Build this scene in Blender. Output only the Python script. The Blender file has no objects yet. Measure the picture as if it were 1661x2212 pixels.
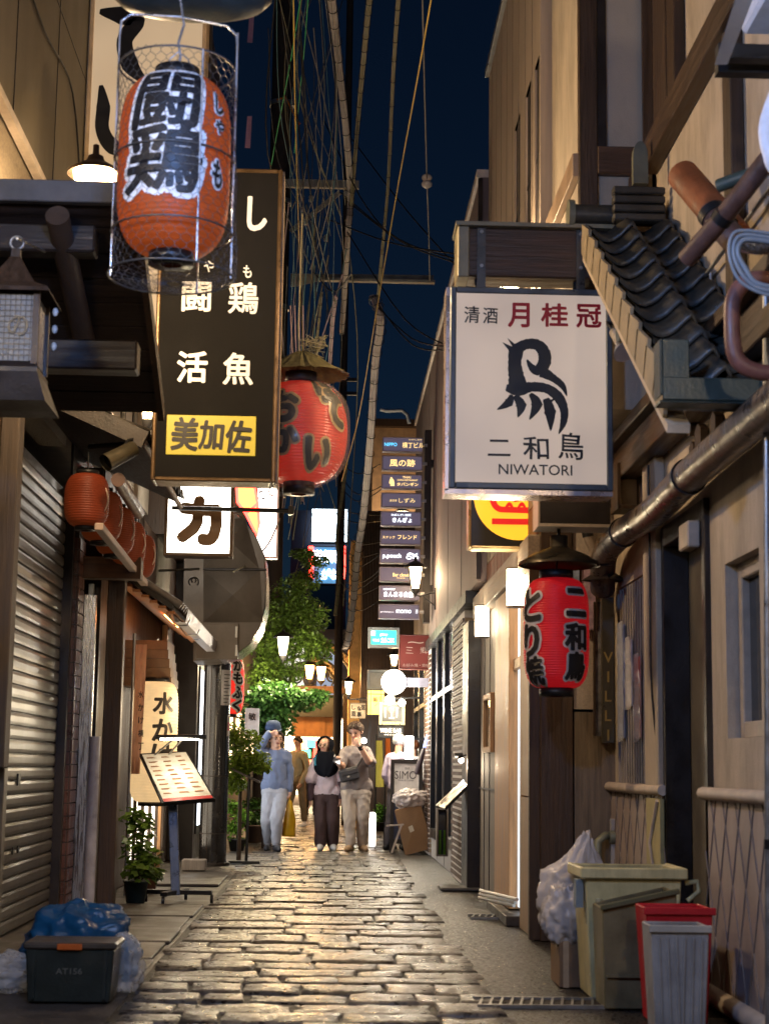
import bpy, bmesh, math, random
import numpy as np
from mathutils import Vector, Matrix
random.seed(7)
SC = bpy.context.scene
COL = SC.collection
V = Vector
# ------------------------------------------------------------------ camera
CAM_H, PITCH, YAW, ROLL, FPX = 1.14, 8.69614, 1.77442, 0.8, 3600.0
rotm = Matrix.Rotation(-math.radians(YAW), 3, 'Z') @ Matrix.Rotation(math.radians(90 + PITCH), 3, 'X') @ Matrix.Rotation(math.radians(ROLL), 3, 'Z')
cd = bpy.data.cameras.new('camera')
cam = bpy.data.objects.new('camera', cd); COL.objects.link(cam)
cam.matrix_world = Matrix.Translation((0, 0, CAM_H)) @ rotm.to_4x4()
cd.sensor_fit = 'VERTICAL'; cd.sensor_height = 36.0; cd.sensor_width = 27.0
cd.lens = FPX / 2212 * 36
cd.clip_end = 600
cd.dof.use_dof = True; cd.dof.focus_distance = 19.0; cd.dof.aperture_fstop = 4.5
SC.camera = cam
# ------------------------------------------------------------------ night sky
w = bpy.data.worlds.new('World'); SC.world = w; w.use_nodes = True
nt = w.node_tree; bg = nt.nodes['Background']
sky = nt.nodes.new('ShaderNodeTexSky'); sky.sky_type = 'NISHITA'; sky.sun_disc = False
sky.sun_elevation = math.radians(22); sky.sun_rotation = math.radians(180); sky.ozone_density = 10; sky.dust_density = 0   # deep blue, dimmed to night
nt.links.new(sky.outputs[0], bg.inputs[0]); bg.inputs[1].default_value = 0.0018
# ------------------------------------------------------------------ colour management and sampling
SC.view_settings.view_transform = 'Standard'; SC.view_settings.look = 'None'
SC.view_settings.exposure = 0.92; SC.view_settings.gamma = 1.0; SC.view_settings.use_curve_mapping = False
cy = SC.cycles
cy.use_denoising = True; cy.max_bounces = 6; cy.diffuse_bounces = 3; cy.glossy_bounces = 3
cy.transmission_bounces = 4; cy.transparent_max_bounces = 8
cy.sample_clamp_indirect = 4.0; cy.caustics_reflective = False; cy.caustics_refractive = False

# ------------------------------------------------------------------ helpers
def P(px, py, Y=None, X=None, Z=None):
    """point of the place seen at (px, py) of the 1661x2212 picture, on a plane of known depth, side or height"""
    d = rotm @ V(((px - 830.5) / FPX, (1106 - py) / FPX, -1.0))
    if Y is not None: t = Y / d.y
    elif X is not None: t = X / d.x
    else: t = (Z - CAM_H) / d.z
    return V((0, 0, CAM_H)) + d * t
def mpp(Y): return Y / FPX          # metres for one picture unit at that depth

def tag(o, label=None, cat=None, group=None, kind=None):
    if label: o['label'] = label
    if cat: o['category'] = cat
    if group: o['group'] = group
    if kind: o['kind'] = kind
    return o
def thing(name, label, cat, loc=(0, 0, 0), group=None, kind=None):
    o = bpy.data.objects.new(name, None); COL.objects.link(o); o.location = loc
    o.empty_display_size = .1
    return tag(o, label, cat, group, kind)
def origin(o):
    t = V((0, 0, 0))
    while o is not None:
        t += V(o.location); o = o.parent
    return t
def link(name, me, mat=None, parent=None):
    o = bpy.data.objects.new(name, me); COL.objects.link(o)
    if mat is not None and not me.materials:
        for m in (mat if isinstance(mat, (list, tuple)) else [mat]): me.materials.append(m)
    o.parent = parent
    return o
def frame(d):
    d = V(d).normalized()
    a = V((0, 0, 1)) if abs(d.z) < .9 else V((1, 0, 0))
    u = d.cross(a).normalized(); return d, u, u.cross(d).normalized()

class MB:
    def __init__(s): s.v = []; s.f = []; s.s = []; s.m = []; s.mi = 0
    def add(s, vs, fs, smooth=False):
        n = len(s.v); s.v += [tuple(p) for p in vs]
        for f in fs: s.f.append([i + n for i in f]); s.s.append(smooth); s.m.append(s.mi)
        return s
    def box(s, x0, x1, y0, y1, z0, z1):
        return s.add([(x, y, z) for z in (z0, z1) for y in (y0, y1) for x in (x0, x1)],
                     [(0, 2, 3, 1), (4, 5, 7, 6), (0, 1, 5, 4), (2, 6, 7, 3), (0, 4, 6, 2), (1, 3, 7, 5)])
    def obox(s, c, a, b, d):
        c, a, b, d = V(c), V(a), V(b), V(d)
        return s.add([c + a * i + b * j + d * k for k in (-1, 1) for j in (-1, 1) for i in (-1, 1)],
                     [(0, 2, 3, 1), (4, 5, 7, 6), (0, 1, 5, 4), (2, 6, 7, 3), (0, 4, 6, 2), (1, 3, 7, 5)])
    def bar(s, p0, p1, w, h, up=(0, 0, 1)):
        p0, p1 = V(p0), V(p1); d = p1 - p0
        u = d.cross(V(up))
        if u.length < 1e-6: u = V((1, 0, 0))
        u.normalize(); n = u.cross(d).normalized()
        return s.obox((p0 + p1) / 2, d / 2, u * w / 2, n * h / 2)
    def cyl(s, p0, p1, r0, r1=None, n=12, caps=True, smooth=True):
        r1 = r0 if r1 is None else r1
        p0, p1 = V(p0), V(p1); d, u, w_ = frame(p1 - p0)
        vs = []
        for p, r in ((p0, r0), (p1, r1)):
            for i in range(n):
                a = 2 * math.pi * i / n; vs.append(p + (u * math.cos(a) + w_ * math.sin(a)) * r)
        s.add(vs, [(i, (i + 1) % n, n + (i + 1) % n, n + i) for i in range(n)], smooth)
        if caps: s.add(vs, [tuple(range(n - 1, -1, -1)), tuple(range(n, 2 * n))])
        return s
    def tube(s, pts, r, n=6, caps=True):
        pts = [V(p) for p in pts]; k = len(pts); rs = r if isinstance(r, (list, tuple)) else [r] * k
        d, u, w_ = frame(pts[1] - pts[0]); vs = []
        for j in range(k):
            t = (pts[min(j + 1, k - 1)] - pts[max(j - 1, 0)]).normalized()
            u = (u - t * u.dot(t)).normalized(); w_ = t.cross(u)
            for i in range(n):
                a = 2 * math.pi * i / n; vs.append(pts[j] + (u * math.cos(a) + w_ * math.sin(a)) * rs[j])
        s.add(vs, [(j * n + i, j * n + (i + 1) % n, (j + 1) * n + (i + 1) % n, (j + 1) * n + i) for j in range(k - 1) for i in range(n)], True)
        if caps: s.add(vs, [tuple(range(n - 1, -1, -1)), tuple(range((k - 1) * n, k * n))])
        return s
    def lathe(s, c, prof, n=24, smooth=True, a0=0, a1=2 * math.pi, sx=1, sy=1):
        c = V(c); full = abs(a1 - a0 - 2 * math.pi) < 1e-6; m = n if full else n + 1; vs = []
        for r, z in prof:
            for i in range(m):
                a = a0 + (a1 - a0) * i / n; vs.append((c.x + r * math.cos(a) * sx, c.y + r * math.sin(a) * sy, c.z + z))
        fs = []
        for j in range(len(prof) - 1):
            for i in range(n):
                i2 = (i + 1) % m
                fs.append((j * m + i, j * m + i2, (j + 1) * m + i2, (j + 1) * m + i))
        return s.add(vs, fs, smooth)
    def prism(s, poly, vec, smooth=False):
        poly = [V(p) for p in poly]; vec = V(vec); n = len(poly)
        vs = poly + [p + vec for p in poly]
        s.add(vs, [tuple(range(n - 1, -1, -1)), tuple(range(n, 2 * n))])
        return s.add(vs, [(i, (i + 1) % n, n + (i + 1) % n, n + i) for i in range(n)], smooth)
    def quad(s, a, b, c, d): return s.add([a, b, c, d], [(0, 1, 2, 3)])
    def ell(s, c, r, nu=12, nv=8):
        c = V(c); r = (r, r, r) if isinstance(r, (int, float)) else r
        vs = []
        for j in range(nv + 1):
            t = math.pi * j / nv
            for i in range(nu):
                a = 2 * math.pi * i / nu
                vs.append((c.x + r[0] * math.sin(t) * math.cos(a), c.y + r[1] * math.sin(t) * math.sin(a), c.z + r[2] * math.cos(t)))
        return s.add(vs, [(j * nu + i, (j + 1) * nu + i, (j + 1) * nu + (i + 1) % nu, j * nu + (i + 1) % nu) for j in range(nv) for i in range(nu)], True)
    def build(s, name, mat, parent=None, bevel=0, seg=1, world=True):
        o = origin(parent) if (parent is not None and world) else V((0, 0, 0))
        me = bpy.data.meshes.new(name)
        me.from_pydata([(p[0] - o.x, p[1] - o.y, p[2] - o.z) for p in s.v], [], s.f)
        me.polygons.foreach_set('use_smooth', s.s)
        if any(s.m): me.polygons.foreach_set('material_index', s.m)
        me.validate(); me.update()
        ob = link(name, me, mat, parent)
        if bevel:
            b = ob.modifiers.new('bevel', 'BEVEL'); b.width = bevel; b.segments = seg; b.limit_method = 'ANGLE'; b.angle_limit = .6
        return ob

def copy_tree(o, parent=None, loc=None):
    c = o.copy(); COL.objects.link(c); c.parent = parent
    if loc is not None: c.location = loc
    for ch in list(o.children): copy_tree(ch, c)
    return c

# ------------------------------------------------------------------ procedural materials
MATS = {}
def M(name, col, rough=.6, metal=0., var=.25, scale=6., stretch=(1, 1, 1), bump=.15, bscale=60., detail=5, spec=.5, col2=None, dirt=0., trans=0., coat=0., rvar=.15, objvar=0.):
    if name in MATS: return MATS[name]
    m = bpy.data.materials.new(name); m.use_nodes = True; nt = m.node_tree; N = nt.nodes; L = nt.links
    b = N['Principled BSDF']
    tc = N.new('ShaderNodeTexCoord'); mp = N.new('ShaderNodeMapping'); mp.inputs['Scale'].default_value = stretch
    L.new(tc.outputs['Object'], mp.inputs[0])
    n1 = N.new('ShaderNodeTexNoise'); n1.inputs['Scale'].default_value = scale; n1.inputs['Detail'].default_value = detail; n1.inputs['Roughness'].default_value = .62
    L.new(mp.outputs[0], n1.inputs['Vector'])
    r = N.new('ShaderNodeValToRGB'); L.new(n1.outputs[0], r.inputs[0])
    c = np.array(col[:3]); lo = c * (1 - var); hi = np.clip(c * (1 + var), 0, 1) if col2 is None else np.array(col2)
    r.color_ramp.elements[0].position = .3; r.color_ramp.elements[1].position = .72
    r.color_ramp.elements[0].color = (*lo, 1); r.color_ramp.elements[1].color = (*hi, 1)
    out = r.outputs[0]
    if dirt > 0:
        n3 = N.new('ShaderNodeTexNoise'); n3.inputs['Scale'].default_value = 1.7; n3.inputs['Detail'].default_value = 8; n3.inputs['Roughness'].default_value = .7
        mp2 = N.new('ShaderNodeMapping'); mp2.inputs['Scale'].default_value = (1.6, 1.6, .5); L.new(tc.outputs['Object'], mp2.inputs[0]); L.new(mp2.outputs[0], n3.inputs['Vector'])
        r3 = N.new('ShaderNodeValToRGB'); r3.color_ramp.elements[0].position = .44; r3.color_ramp.elements[1].position = .74
        r3.color_ramp.elements[0].color = (0, 0, 0, 1); r3.color_ramp.elements[1].color = (dirt,) * 3 + (1,)
        L.new(n3.outputs[0], r3.inputs[0])
        mx = N.new('ShaderNodeMix'); mx.data_type = 'RGBA'; L.new(r3.outputs[0], mx.inputs[0]); L.new(out, mx.inputs[6])
        mx.inputs[7].default_value = (*(c * .3), 1); out = mx.outputs[2]
    if objvar:
        oi = N.new('ShaderNodeObjectInfo'); m2 = N.new('ShaderNodeMapRange'); L.new(oi.outputs['Random'], m2.inputs[0]); m2.inputs[3].default_value = 1 - objvar; m2.inputs[4].default_value = 1 + objvar
        vm = N.new('ShaderNodeVectorMath'); vm.operation = 'SCALE'; L.new(out, vm.inputs[0]); L.new(m2.outputs[0], vm.inputs['Scale']); out = vm.outputs[0]
    L.new(out, b.inputs['Base Color'])
    mr = N.new('ShaderNodeMapRange'); L.new(n1.outputs[0], mr.inputs[0]); mr.inputs[1].default_value = .3; mr.inputs[2].default_value = .7
    mr.inputs[3].default_value = max(.02, rough - rvar); mr.inputs[4].default_value = min(1, rough + rvar); L.new(mr.outputs[0], b.inputs['Roughness'])
    b.inputs['Metallic'].default_value = metal; b.inputs['Specular IOR Level'].default_value = spec
    if trans: b.inputs['Transmission Weight'].default_value = trans
    if coat: b.inputs['Coat Weight'].default_value = coat; b.inputs['Coat Roughness'].default_value = .12
    if bump:
        n2 = N.new('ShaderNodeTexNoise'); n2.inputs['Scale'].default_value = bscale; n2.inputs['Detail'].default_value = 4; L.new(mp.outputs[0], n2.inputs['Vector'])
        bp = N.new('ShaderNodeBump'); bp.inputs['Strength'].default_value = bump; bp.inputs['Distance'].default_value = .01
        L.new(n2.outputs[0], bp.inputs['Height']); L.new(bp.outputs[0], b.inputs['Normal'])
    MATS[name] = m; return m
def WOOD(name, col, rough=.6, axis=2, **k):
    st = [14., 14., 14.]; st[axis] = .9
    k.setdefault('var', .45)
    return M(name, col, rough, scale=2.2, stretch=tuple(st), bump=.35, bscale=5., **k)
def E(name, col, strength, base=None, var=0., scale=4.):
    """a surface that gives off light (lamp glass, lit sign face)"""
    if name in MATS: return MATS[name]
    m = bpy.data.materials.new(name); m.use_nodes = True; b = m.node_tree.nodes['Principled BSDF']
    b.inputs['Base Color'].default_value = (*(base or col), 1); b.inputs['Roughness'].default_value = .35
    b.inputs['Emission Color'].default_value = (*col, 1); b.inputs['Emission Strength'].default_value = strength
    if var:
        N = m.node_tree.nodes; L = m.node_tree.links
        tc = N.new('ShaderNodeTexCoord'); n = N.new('ShaderNodeTexNoise'); n.inputs['Scale'].default_value = scale; L.new(tc.outputs['Object'], n.inputs['Vector'])
        mr = N.new('ShaderNodeMapRange'); L.new(n.outputs[0], mr.inputs[0]); mr.inputs[1].default_value = .3; mr.inputs[2].default_value = .7
        mr.inputs[3].default_value = strength * (1 - var); mr.inputs[4].default_value = strength * (1 + var); L.new(mr.outputs[0], b.inputs['Emission Strength'])
    MATS[name] = m; return m
def PAPER(name, col, emit=0., transl=.35, rough=.5, spec=.4, ecol=None):
    """lantern paper: lets light through, glows a little when its bulb is on"""
    if name in MATS: return MATS[name]
    m = bpy.data.materials.new(name); m.use_nodes = True; N = m.node_tree.nodes; L = m.node_tree.links; b = N['Principled BSDF']
    tc = N.new('ShaderNodeTexCoord'); n = N.new('ShaderNodeTexNoise'); n.inputs['Scale'].default_value = 5; n.inputs['Detail'].default_value = 6; L.new(tc.outputs['Object'], n.inputs['Vector'])
    r = N.new('ShaderNodeValToRGB'); c = np.array(col); r.color_ramp.elements[0].position = .3; r.color_ramp.elements[1].position = .7
    r.color_ramp.elements[0].color = (*(c * .72), 1); r.color_ramp.elements[1].color = (*np.clip(c * 1.15, 0, 1), 1)
    L.new(n.outputs[0], r.inputs[0]); L.new(r.outputs[0], b.inputs['Base Color'])
    b.inputs['Roughness'].default_value = rough; b.inputs['Specular IOR Level'].default_value = spec
    if emit:
        b.inputs['Emission Color'].default_value = (*(ecol or col), 1); b.inputs['Emission Strength'].default_value = emit
    t = N.new('ShaderNodeBsdfTranslucent'); L.new(r.outputs[0], t.inputs[0])
    mx = N.new('ShaderNodeMixShader'); mx.inputs[0].default_value = transl
    L.new(b.outputs[0], mx.inputs[1]); L.new(t.outputs[0], mx.inputs[2]); L.new(mx.outputs[0], N['Material Output'].inputs[0])
    MATS[name] = m; return m
def GLASS(name, col=(1, 1, 1), rough=.08, alpha=.25):
    if name in MATS: return MATS[name]
    m = bpy.data.materials.new(name); m.use_nodes = True; N = m.node_tree.nodes; L = m.node_tree.links
    b = N['Principled BSDF']; b.inputs['Base Color'].default_value = (*col, 1); b.inputs['Roughness'].default_value = rough
    b.inputs['Alpha'].default_value = alpha
    MATS[name] = m; return m

def lamp(name, loc, power, col=(1, .62, .3), r=.06, parent=None, kind='POINT', rot=None, size=None):
    l = bpy.data.lights.new(name, kind); l.energy = power; l.color = col
    l.shadow_soft_size = r
    o = bpy.data.objects.new(name, l); COL.objects.link(o)
    o.location = V(loc) - (origin(parent) if parent else V((0, 0, 0))); o.parent = parent
    if kind == 'SPOT':
        l.spot_size = size or 1.6; l.spot_blend = .6
        o.rotation_euler = V(rot).to_track_quat('-Z', 'Y').to_euler()
    return o

# ------------------------------------------------------------------ lettering
_G = {}
def glyph(text, bold=0., shear=0.):
    k = (text, bold, shear)
    if k in _G: return _G[k]
    c = bpy.data.curves.new('t', 'FONT'); c.body = text; c.size = 1; c.shear = shear; c.resolution_u = 3
    o = bpy.data.objects.new('t', c); COL.objects.link(o)
    me = bpy.data.meshes.new_from_object(o.evaluated_get(bpy.context.evaluated_depsgraph_get()))
    vs = np.array([v.co[:2] for v in me.vertices]); fs = [tuple(p.vertices) for p in me.polygons]
    bpy.data.objects.remove(o); bpy.data.curves.remove(c); bpy.data.meshes.remove(me)
    if not len(vs): vs = np.zeros((0, 2))
    else:
        lo, hi = vs.min(0), vs.max(0); vs = vs - (lo + hi) / 2
    _G[k] = (vs, fs); return _G[k]
def brush(vs, amt, seed=0):
    """hand-lettered wobble"""
    if not amt: return vs
    q = vs * 5.3 + seed
    return vs + amt * np.stack([np.sin(q[:, 1] * 1.3 + .7) + .5 * np.sin(q[:, 0] * 2.1), np.cos(q[:, 0] * 1.1) + .5 * np.sin(q[:, 1] * 2.7)], 1)
def ring(r):
    """offsets that thicken a stroke by r"""
    if r <= 0: return [(0., 0.)]
    out = [(0., 0.)] + [(r * math.cos(a), r * math.sin(a)) for a in np.arange(0, 6.28, math.pi / (4 if r < .05 else 7))]
    return out + ([(r * .5 * math.cos(a), r * .5 * math.sin(a)) for a in np.arange(.3, 6.28, math.pi / 3)] if r > .05 else [])
def fit(text, w, h, bold, shear=0., wob=0.):
    vs, fs = glyph(text, 0, shear)
    if not len(vs): return vs, fs
    vs = brush(vs, wob, len(text) * 1.7 + ord(text[0]) % 7)
    d = vs.max(0) - vs.min(0)
    sx = w / d[0] if w else None; sy = h / d[1] if h else None
    sx = sx or sy; sy = sy or sx
    return vs * np.array([sx, sy]), fs
def letters(items, mat, parent, name='lettering', off=.003):
    """items: (text, centre, right, up, width, height, bold[, shear, wobble]) laid as print on a surface; right and up are unit vectors"""
    for it in items:
        mb = MB(); text, c, R, U, w_, h_, bold = it[:7]; sh = it[7] if len(it) > 7 else 0.; wob = it[8] if len(it) > 8 else 0.
        vs, fs = fit(text, w_, h_, bold, sh, wob); R, U = V(R), V(U); n = R.cross(U)
        em = (vs[:, 1].max() - vs[:, 1].min()) if len(vs) else 1
        for k, (ox, oy) in enumerate([(a * em, b * em) for a, b in ring(bold)]):
            mb.add([V(c) + R * float(x + ox) + U * float(y + oy) + n * (off + k * .00012) for x, y in vs], fs)
        mb.build(name, mat, parent)
RX, UZ = V((1, 0, 0)), V((0, 0, 1))
def flet(items, mat, parent, Y, name='lettering', off=.004):
    """print on a face turned to the camera; items: (text, px, py, wpx, hpx, bold[, shear, wobble])"""
    k = mpp(Y)
    return letters([(t, P(px, py, Y=Y), RX, UZ, (a * k if a else None), (b * k if b else None), *r) for t, px, py, a, b, *r in items], mat, parent, name, off)
def rect(x0, y0, x1, y1, Y):
    """world extents of a frontal rectangle given by picture corners"""
    a = P(x0, (y0 + y1) / 2, Y=Y); b = P(x1, (y0 + y1) / 2, Y=Y); t = P((x0 + x1) / 2, y0, Y=Y); u = P((x0 + x1) / 2, y1, Y=Y)
    return a.x, b.x, u.z, t.z
def wrap(mb2, fn, nx, ny):
    """cut flat glyphs on a grid and bend them onto a curved surface"""
    bm = bmesh.new()
    vv = [bm.verts.new((x, y, 0)) for x, y in mb2[0]]
    for f in mb2[1]:
        try: bm.faces.new([vv[i] for i in f])
        except ValueError: pass
    for axis, cuts in ((0, nx), (1, ny)):
        for c in cuts:
            co = [0, 0, 0]; no = [0, 0, 0]; co[axis] = c; no[axis] = 1
            bmesh.ops.bisect_plane(bm, geom=bm.verts[:] + bm.edges[:] + bm.faces[:], plane_co=co, plane_no=no)
    bm.verts.index_update()
    vs = [fn(v.co.x, v.co.y) for v in bm.verts]; fs = [[v.index for v in f.verts] for f in bm.faces]
    bm.free(); return vs, fs
# ================================================================== THE SETTING
m_stone = M('wet_granite', (.062, .055, .049), .36, var=.8, scale=16, bump=.9, bscale=45, col2=(.17, .148, .125), dirt=.85, rvar=.25, detail=9, objvar=.6)
m_mortar = M('dark_joint_grit', (.022, .018, .013), .6, var=.4, scale=20, bump=.8, bscale=90)
m_pebble = M('washed_pebble_concrete', (.020, .017, .014), .40, var=.9, scale=42, bump=1., bscale=70, detail=3, rvar=.25, dirt=.6)
m_conc = M('worn_concrete', (.065, .056, .047), .5, var=.35, scale=4, bump=.4, bscale=60, dirt=.7)
m_plaster = M('beige_plaster', (.50, .42, .32), .85, var=.14, scale=2.5, bump=.3, bscale=110, dirt=.7)
m_plaster2 = M('cream_render', (.50, .42, .31), .85, var=.08, scale=1.8, bump=.2, bscale=120, dirt=.6)
m_clad = M('mauve_grey_cladding', (.215, .165, .155), .7, var=.10, scale=3, stretch=(30, 30, .6), bump=.12, bscale=6, dirt=.3)
m_clad2 = M('taupe_cladding', (.33, .265, .205), .75, var=.10, scale=3, stretch=(30, 30, .6), bump=.1, bscale=6, dirt=.3)
m_dark = M('black_lacquered_timber', (.018, .012, .009), .45, var=.5, scale=5, bump=.2)
m_dkwood = WOOD('dark_brown_timber', (.045, .024, .012), .55)
m_dkwoodY = WOOD('dark_brown_beam', (.055, .03, .015), .5, axis=1)
m_dkwoodX = WOOD('brown_plank_beam', (.07, .036, .018), .5, axis=0)
m_porch = WOOD('sooty_porch_plank', (.022, .013, .009), .55, axis=0)  # timber darkened so the shade under the porch sits in its colour
m_cedar = WOOD('cedar_planks', (.42, .23, .10), .5)
m_cedarY = WOOD('cedar_lintel', (.40, .24, .12), .5, axis=1)
m_grey = WOOD('weathered_grey_boards', (.19, .165, .15), .7)
m_black = M('matt_black_metal', (.012, .012, .013), .4, metal=.3, var=.3, bump=.05)
m_steel = M('galvanised_steel', (.36, .36, .35), .4, metal=.85, var=.25, scale=9, bump=.08, dirt=.4)
m_stainless = M('brushed_stainless', (.55, .53, .5), .28, metal=1, var=.12, scale=4, stretch=(20, 20, 1), bump=.05)
m_white = M('white_enamel', (.72, .71, .68), .4, var=.08, bump=.05, dirt=.3)
m_interior = M('dark_interior', (.02, .014, .010), .8, var=.3, bump=.0)
m_tile = M('dark_glazed_roof_tile', (.045, .040, .030), .42, var=.45, scale=7, bump=.2, bscale=50, dirt=.5)
m_glassdark = M('dark_window_glass', (.02, .022, .025), .06, var=.1, bump=0, spec=.8, rvar=.03)

# --- ground sheet, strips and setts
g = MB().box(-90, 90, -30, 200, -.30, -.06).build('ground', m_mortar); tag(g, kind='structure')
bed = MB().box(-1.12, 1.0, -4, 60, -.055, -.012).build('pavement', m_mortar); tag(bed, kind='structure')
rng = random.Random(11)
def stone(x0, x1, y0, y1):
    from mathutils import noise as mn
    nx = max(2, int((x1 - x0) / .09)); ny = 3 if y1 - y0 < .4 else 4
    ins = .009
    xs = [x0] + [x0 + ins + (x1 - x0 - 2 * ins) * i / nx for i in range(nx + 1)] + [x1]
    ys = [y0] + [y0 + ins + (y1 - y0 - 2 * ins) * i / ny for i in range(ny + 1)] + [y1]
    top = rng.uniform(-.005, .006); tx = rng.uniform(-.004, .004); ty = rng.uniform(-.004, .004); sd = rng.uniform(0, 90)
    vs = []
    for j, y in enumerate(ys):
        for i, x in enumerate(xs):
            edge = i in (0, len(xs) - 1) or j in (0, len(ys) - 1)
            corner = i in (0, len(xs) - 1) and j in (0, len(ys) - 1)
            q = V((x * 7, y * 7, sd)); jx, jy = mn.noise(q) * .030, mn.noise(q + V((9, 9, 0))) * .034
            if corner: jx += .014 * (1 if i == 0 else -1); jy += .010 * (1 if j == 0 else -1)
            z = -.016 if edge else top + tx * (x - x0) / .5 + ty * (y - y0) / .3 + mn.noise(V((x * 11, y * 11, sd))) * .007 + mn.noise(V((x * 4, y * 4, sd))) * .006
            vs.append((x + jx, y + jy, z))
    n = len(xs)
    return MB().add(vs, [(j * n + i, j * n + i + 1, (j + 1) * n + i + 1, (j + 1) * n + i) for j in range(len(ys) - 1) for i in range(n - 1)], True)
yy = 6.2; far = MB(); nst = 0
while yy < 58:
    d = rng.choice((.26, .32, .38, .46, .54)); wide = .06 if yy > 18 else 0
    xa, xb = -.95 - wide + rng.uniform(-.05, .03), .84 + wide + rng.uniform(-.03, .06)
    x = xa
    while x < xb - .05:
        L = rng.choice((.2, .28, .36, .45, .55, .7)) * rng.uniform(.9, 1.1)
        if x + L > xb - .16: L = xb - x
        s_ = stone(x + .004, x + L - .004, yy + .004, yy + d - .004)
        if nst < 299 and yy < 44: s_.build('stone', m_stone, bed); nst += 1
        else: far.add(s_.v, s_.f, True)
        x += L
    yy += d
tag(far.build('far_stones', m_stone, bed), kind='stuff')
rs = MB().box(.80, 2.2, -4, 60, -.06, -.006).build('side_strip_right', m_pebble); tag(rs, kind='structure')
ls = MB().box(-2.2, -.98, -4, 60, -.06, -.008).build('side_strip_left', m_conc); tag(ls, kind='structure')
for k, (x0, x1, y0, y1) in enumerate(((-2.05, -1.0, 9.2, 10.1), (-1.98, -1.02, 10.14, 11.0), (-1.9, -1.0, 11.04, 11.9), (-1.6, -1.02, 11.94, 12.9), (-1.75, -1.0, 12.94, 14.0), (-1.7, -1.02, 16.2, 17.6))):
    MB().box(x0, x1, y0, y1, -.007, .006 + .006 * (k % 3)).build('slab', m_conc, ls, bevel=.006)
# drain grates set in the right-hand strip
def grate(px, py, label):
    c = P(px, py, Z=0); t = thing('drain_grate', label, 'drain', (c.x, c.y, 0), 'drain grates in the pebble strip')
    MB().box(c.x - .32, c.x + .32, c.y - .13, c.y + .13, -.004, .002).build('pit', m_interior, t)
    f = MB()
    for dy in (-.14, .14): f.box(c.x - .33, c.x + .33, c.y + dy - .012, c.y + dy + .012, -.004, .014)
    f.build('frame', m_steel, t)
    for i in range(13):
        x = c.x - .30 + i * .05; MB().bar((x - .02, c.y - .127, .006), (x + .02, c.y + .127, .006), .012, .012).build('bar', m_steel, t)
grate(1105, 1982, 'steel drain grate beside the white rubbish bag')
grate(1170, 2168, 'steel drain grate in front of the bins')

def wall_boxes(mb, X0, X1, Y0, Y1, z0, z1, holes=()):
    ys = sorted({Y0, Y1, *[h[0] for h in holes], *[h[1] for h in holes]}); zs = sorted({z0, z1, *[h[2] for h in holes], *[h[3] for h in holes]})
    for a, b in zip(ys, ys[1:]):
        run = None
        for c, d in zip(zs, zs[1:]):
            my, mz = (a + b) / 2, (c + d) / 2
            hole = any(h[0] < my < h[1] and h[2] < mz < h[3] for h in holes)
            if hole:
                if run: mb.box(X0, X1, a, b, *run); run = None
            else: run = (run[0], d) if run else (c, d)
        if run: mb.box(X0, X1, a, b, *run)
    return mb

# ================================================================== RIGHT: plaster eatery with the tiled porch
R0 = thing('plaster_eatery', 'beige plaster eatery with dark timber posts, diamond wainscot and lattice window', 'building', (2.0, 9, 0))
HX = 1.95
DOOR, WIN, LAT = (8.56, 9.58, 0, 2.45), (7.52, 8.18, 1.30, 2.16), (10.06, 11.30, 1.04, 2.36)
wall_boxes(MB(), HX, HX + .2, -4, 11.5, 0, 3.02, (DOOR, WIN, LAT)).build('wall', m_plaster, R0)
MB().box(HX + .02, HX + .2, -4, 9.9, 3.02, 9.0).build('upper_wall', m_plaster, R0)
MB().box(HX + .55, HX + .6, 7, 11.5, 0, 3.0).build('interior_wall', m_interior, R0)
# diamond wainscot
def wains(y0, y1, label=None):
    p = MB().box(HX - .03, HX - .001, y0, y1, .06, 1.0).build('wainscot', M('pinkish_grey_tile', (.36, .29, .25), .6, var=.12, scale=4, bump=.1, dirt=.5), R0)
    MB().tube([(HX - .045, y0, 1.03), (HX - .05, (y0 + y1) / 2, 1.028), (HX - .045, y1, 1.03)], .032, 8).build('cap_moulding', M('pale_moulding', (.5, .42, .34), .6), R0)
    l = MB(); w_, h_ = .25, .55
    n = int((y1 - y0) / w_) + 2
    for s in (-1, 1):
        for i in range(-4, n + 4):
            a = V((HX - .032, y0 + i * w_, .06)); b = a + V((0, s * w_ * 1.709, .94))
            ya, yb = sorted((a.y, b.y))
            t0, t1 = 0., 1.
            dy = b.y - a.y
            for lim, sg in ((y0, 1), (y1, -1)):
                ta = (lim - a.y) / dy
                if (dy > 0) == (sg > 0): t0 = max(t0, ta)
                else: t1 = min(t1, ta)
            if t1 - t0 > .02: l.tube([a + (b - a) * t0, a + (b - a) * t1], .0045, 5)
    l.build('diamond_moulding', M('dark_grout', (.20, .165, .145), .7), p)
wains(-2, 8.56); wains(9.58, 11.5)
MB().tube([(HX - .04, -2, .05), (HX - .05, 7.6, .05), (HX - .04, 8.56, .05)], .05, 8).build('base_moulding', M('pale_moulding', (.5, .42, .34), .6), R0)
# little recessed window in the near wall
f = MB()
for a in ((7.52, 7.60, 1.30, 2.16), (8.10, 8.18, 1.30, 2.16), (7.60, 8.10, 1.30, 1.38), (7.60, 8.10, 2.08, 2.16)): f.box(HX + .06, HX + .13, *a)
wf = f.build('window', M('putty_frame', (.42, .35, .27), .6), R0, bevel=.006)
MB().box(HX + .10, HX + .105, 7.6, 8.1, 1.38, 2.08).build('pane', m_glassdark, wf)
MB().box(HX + .09, HX + .10, 7.83, 7.86, 1.38, 2.08).build('mullion', M('putty_frame', (.42, .35, .27), .6), wf)
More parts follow.
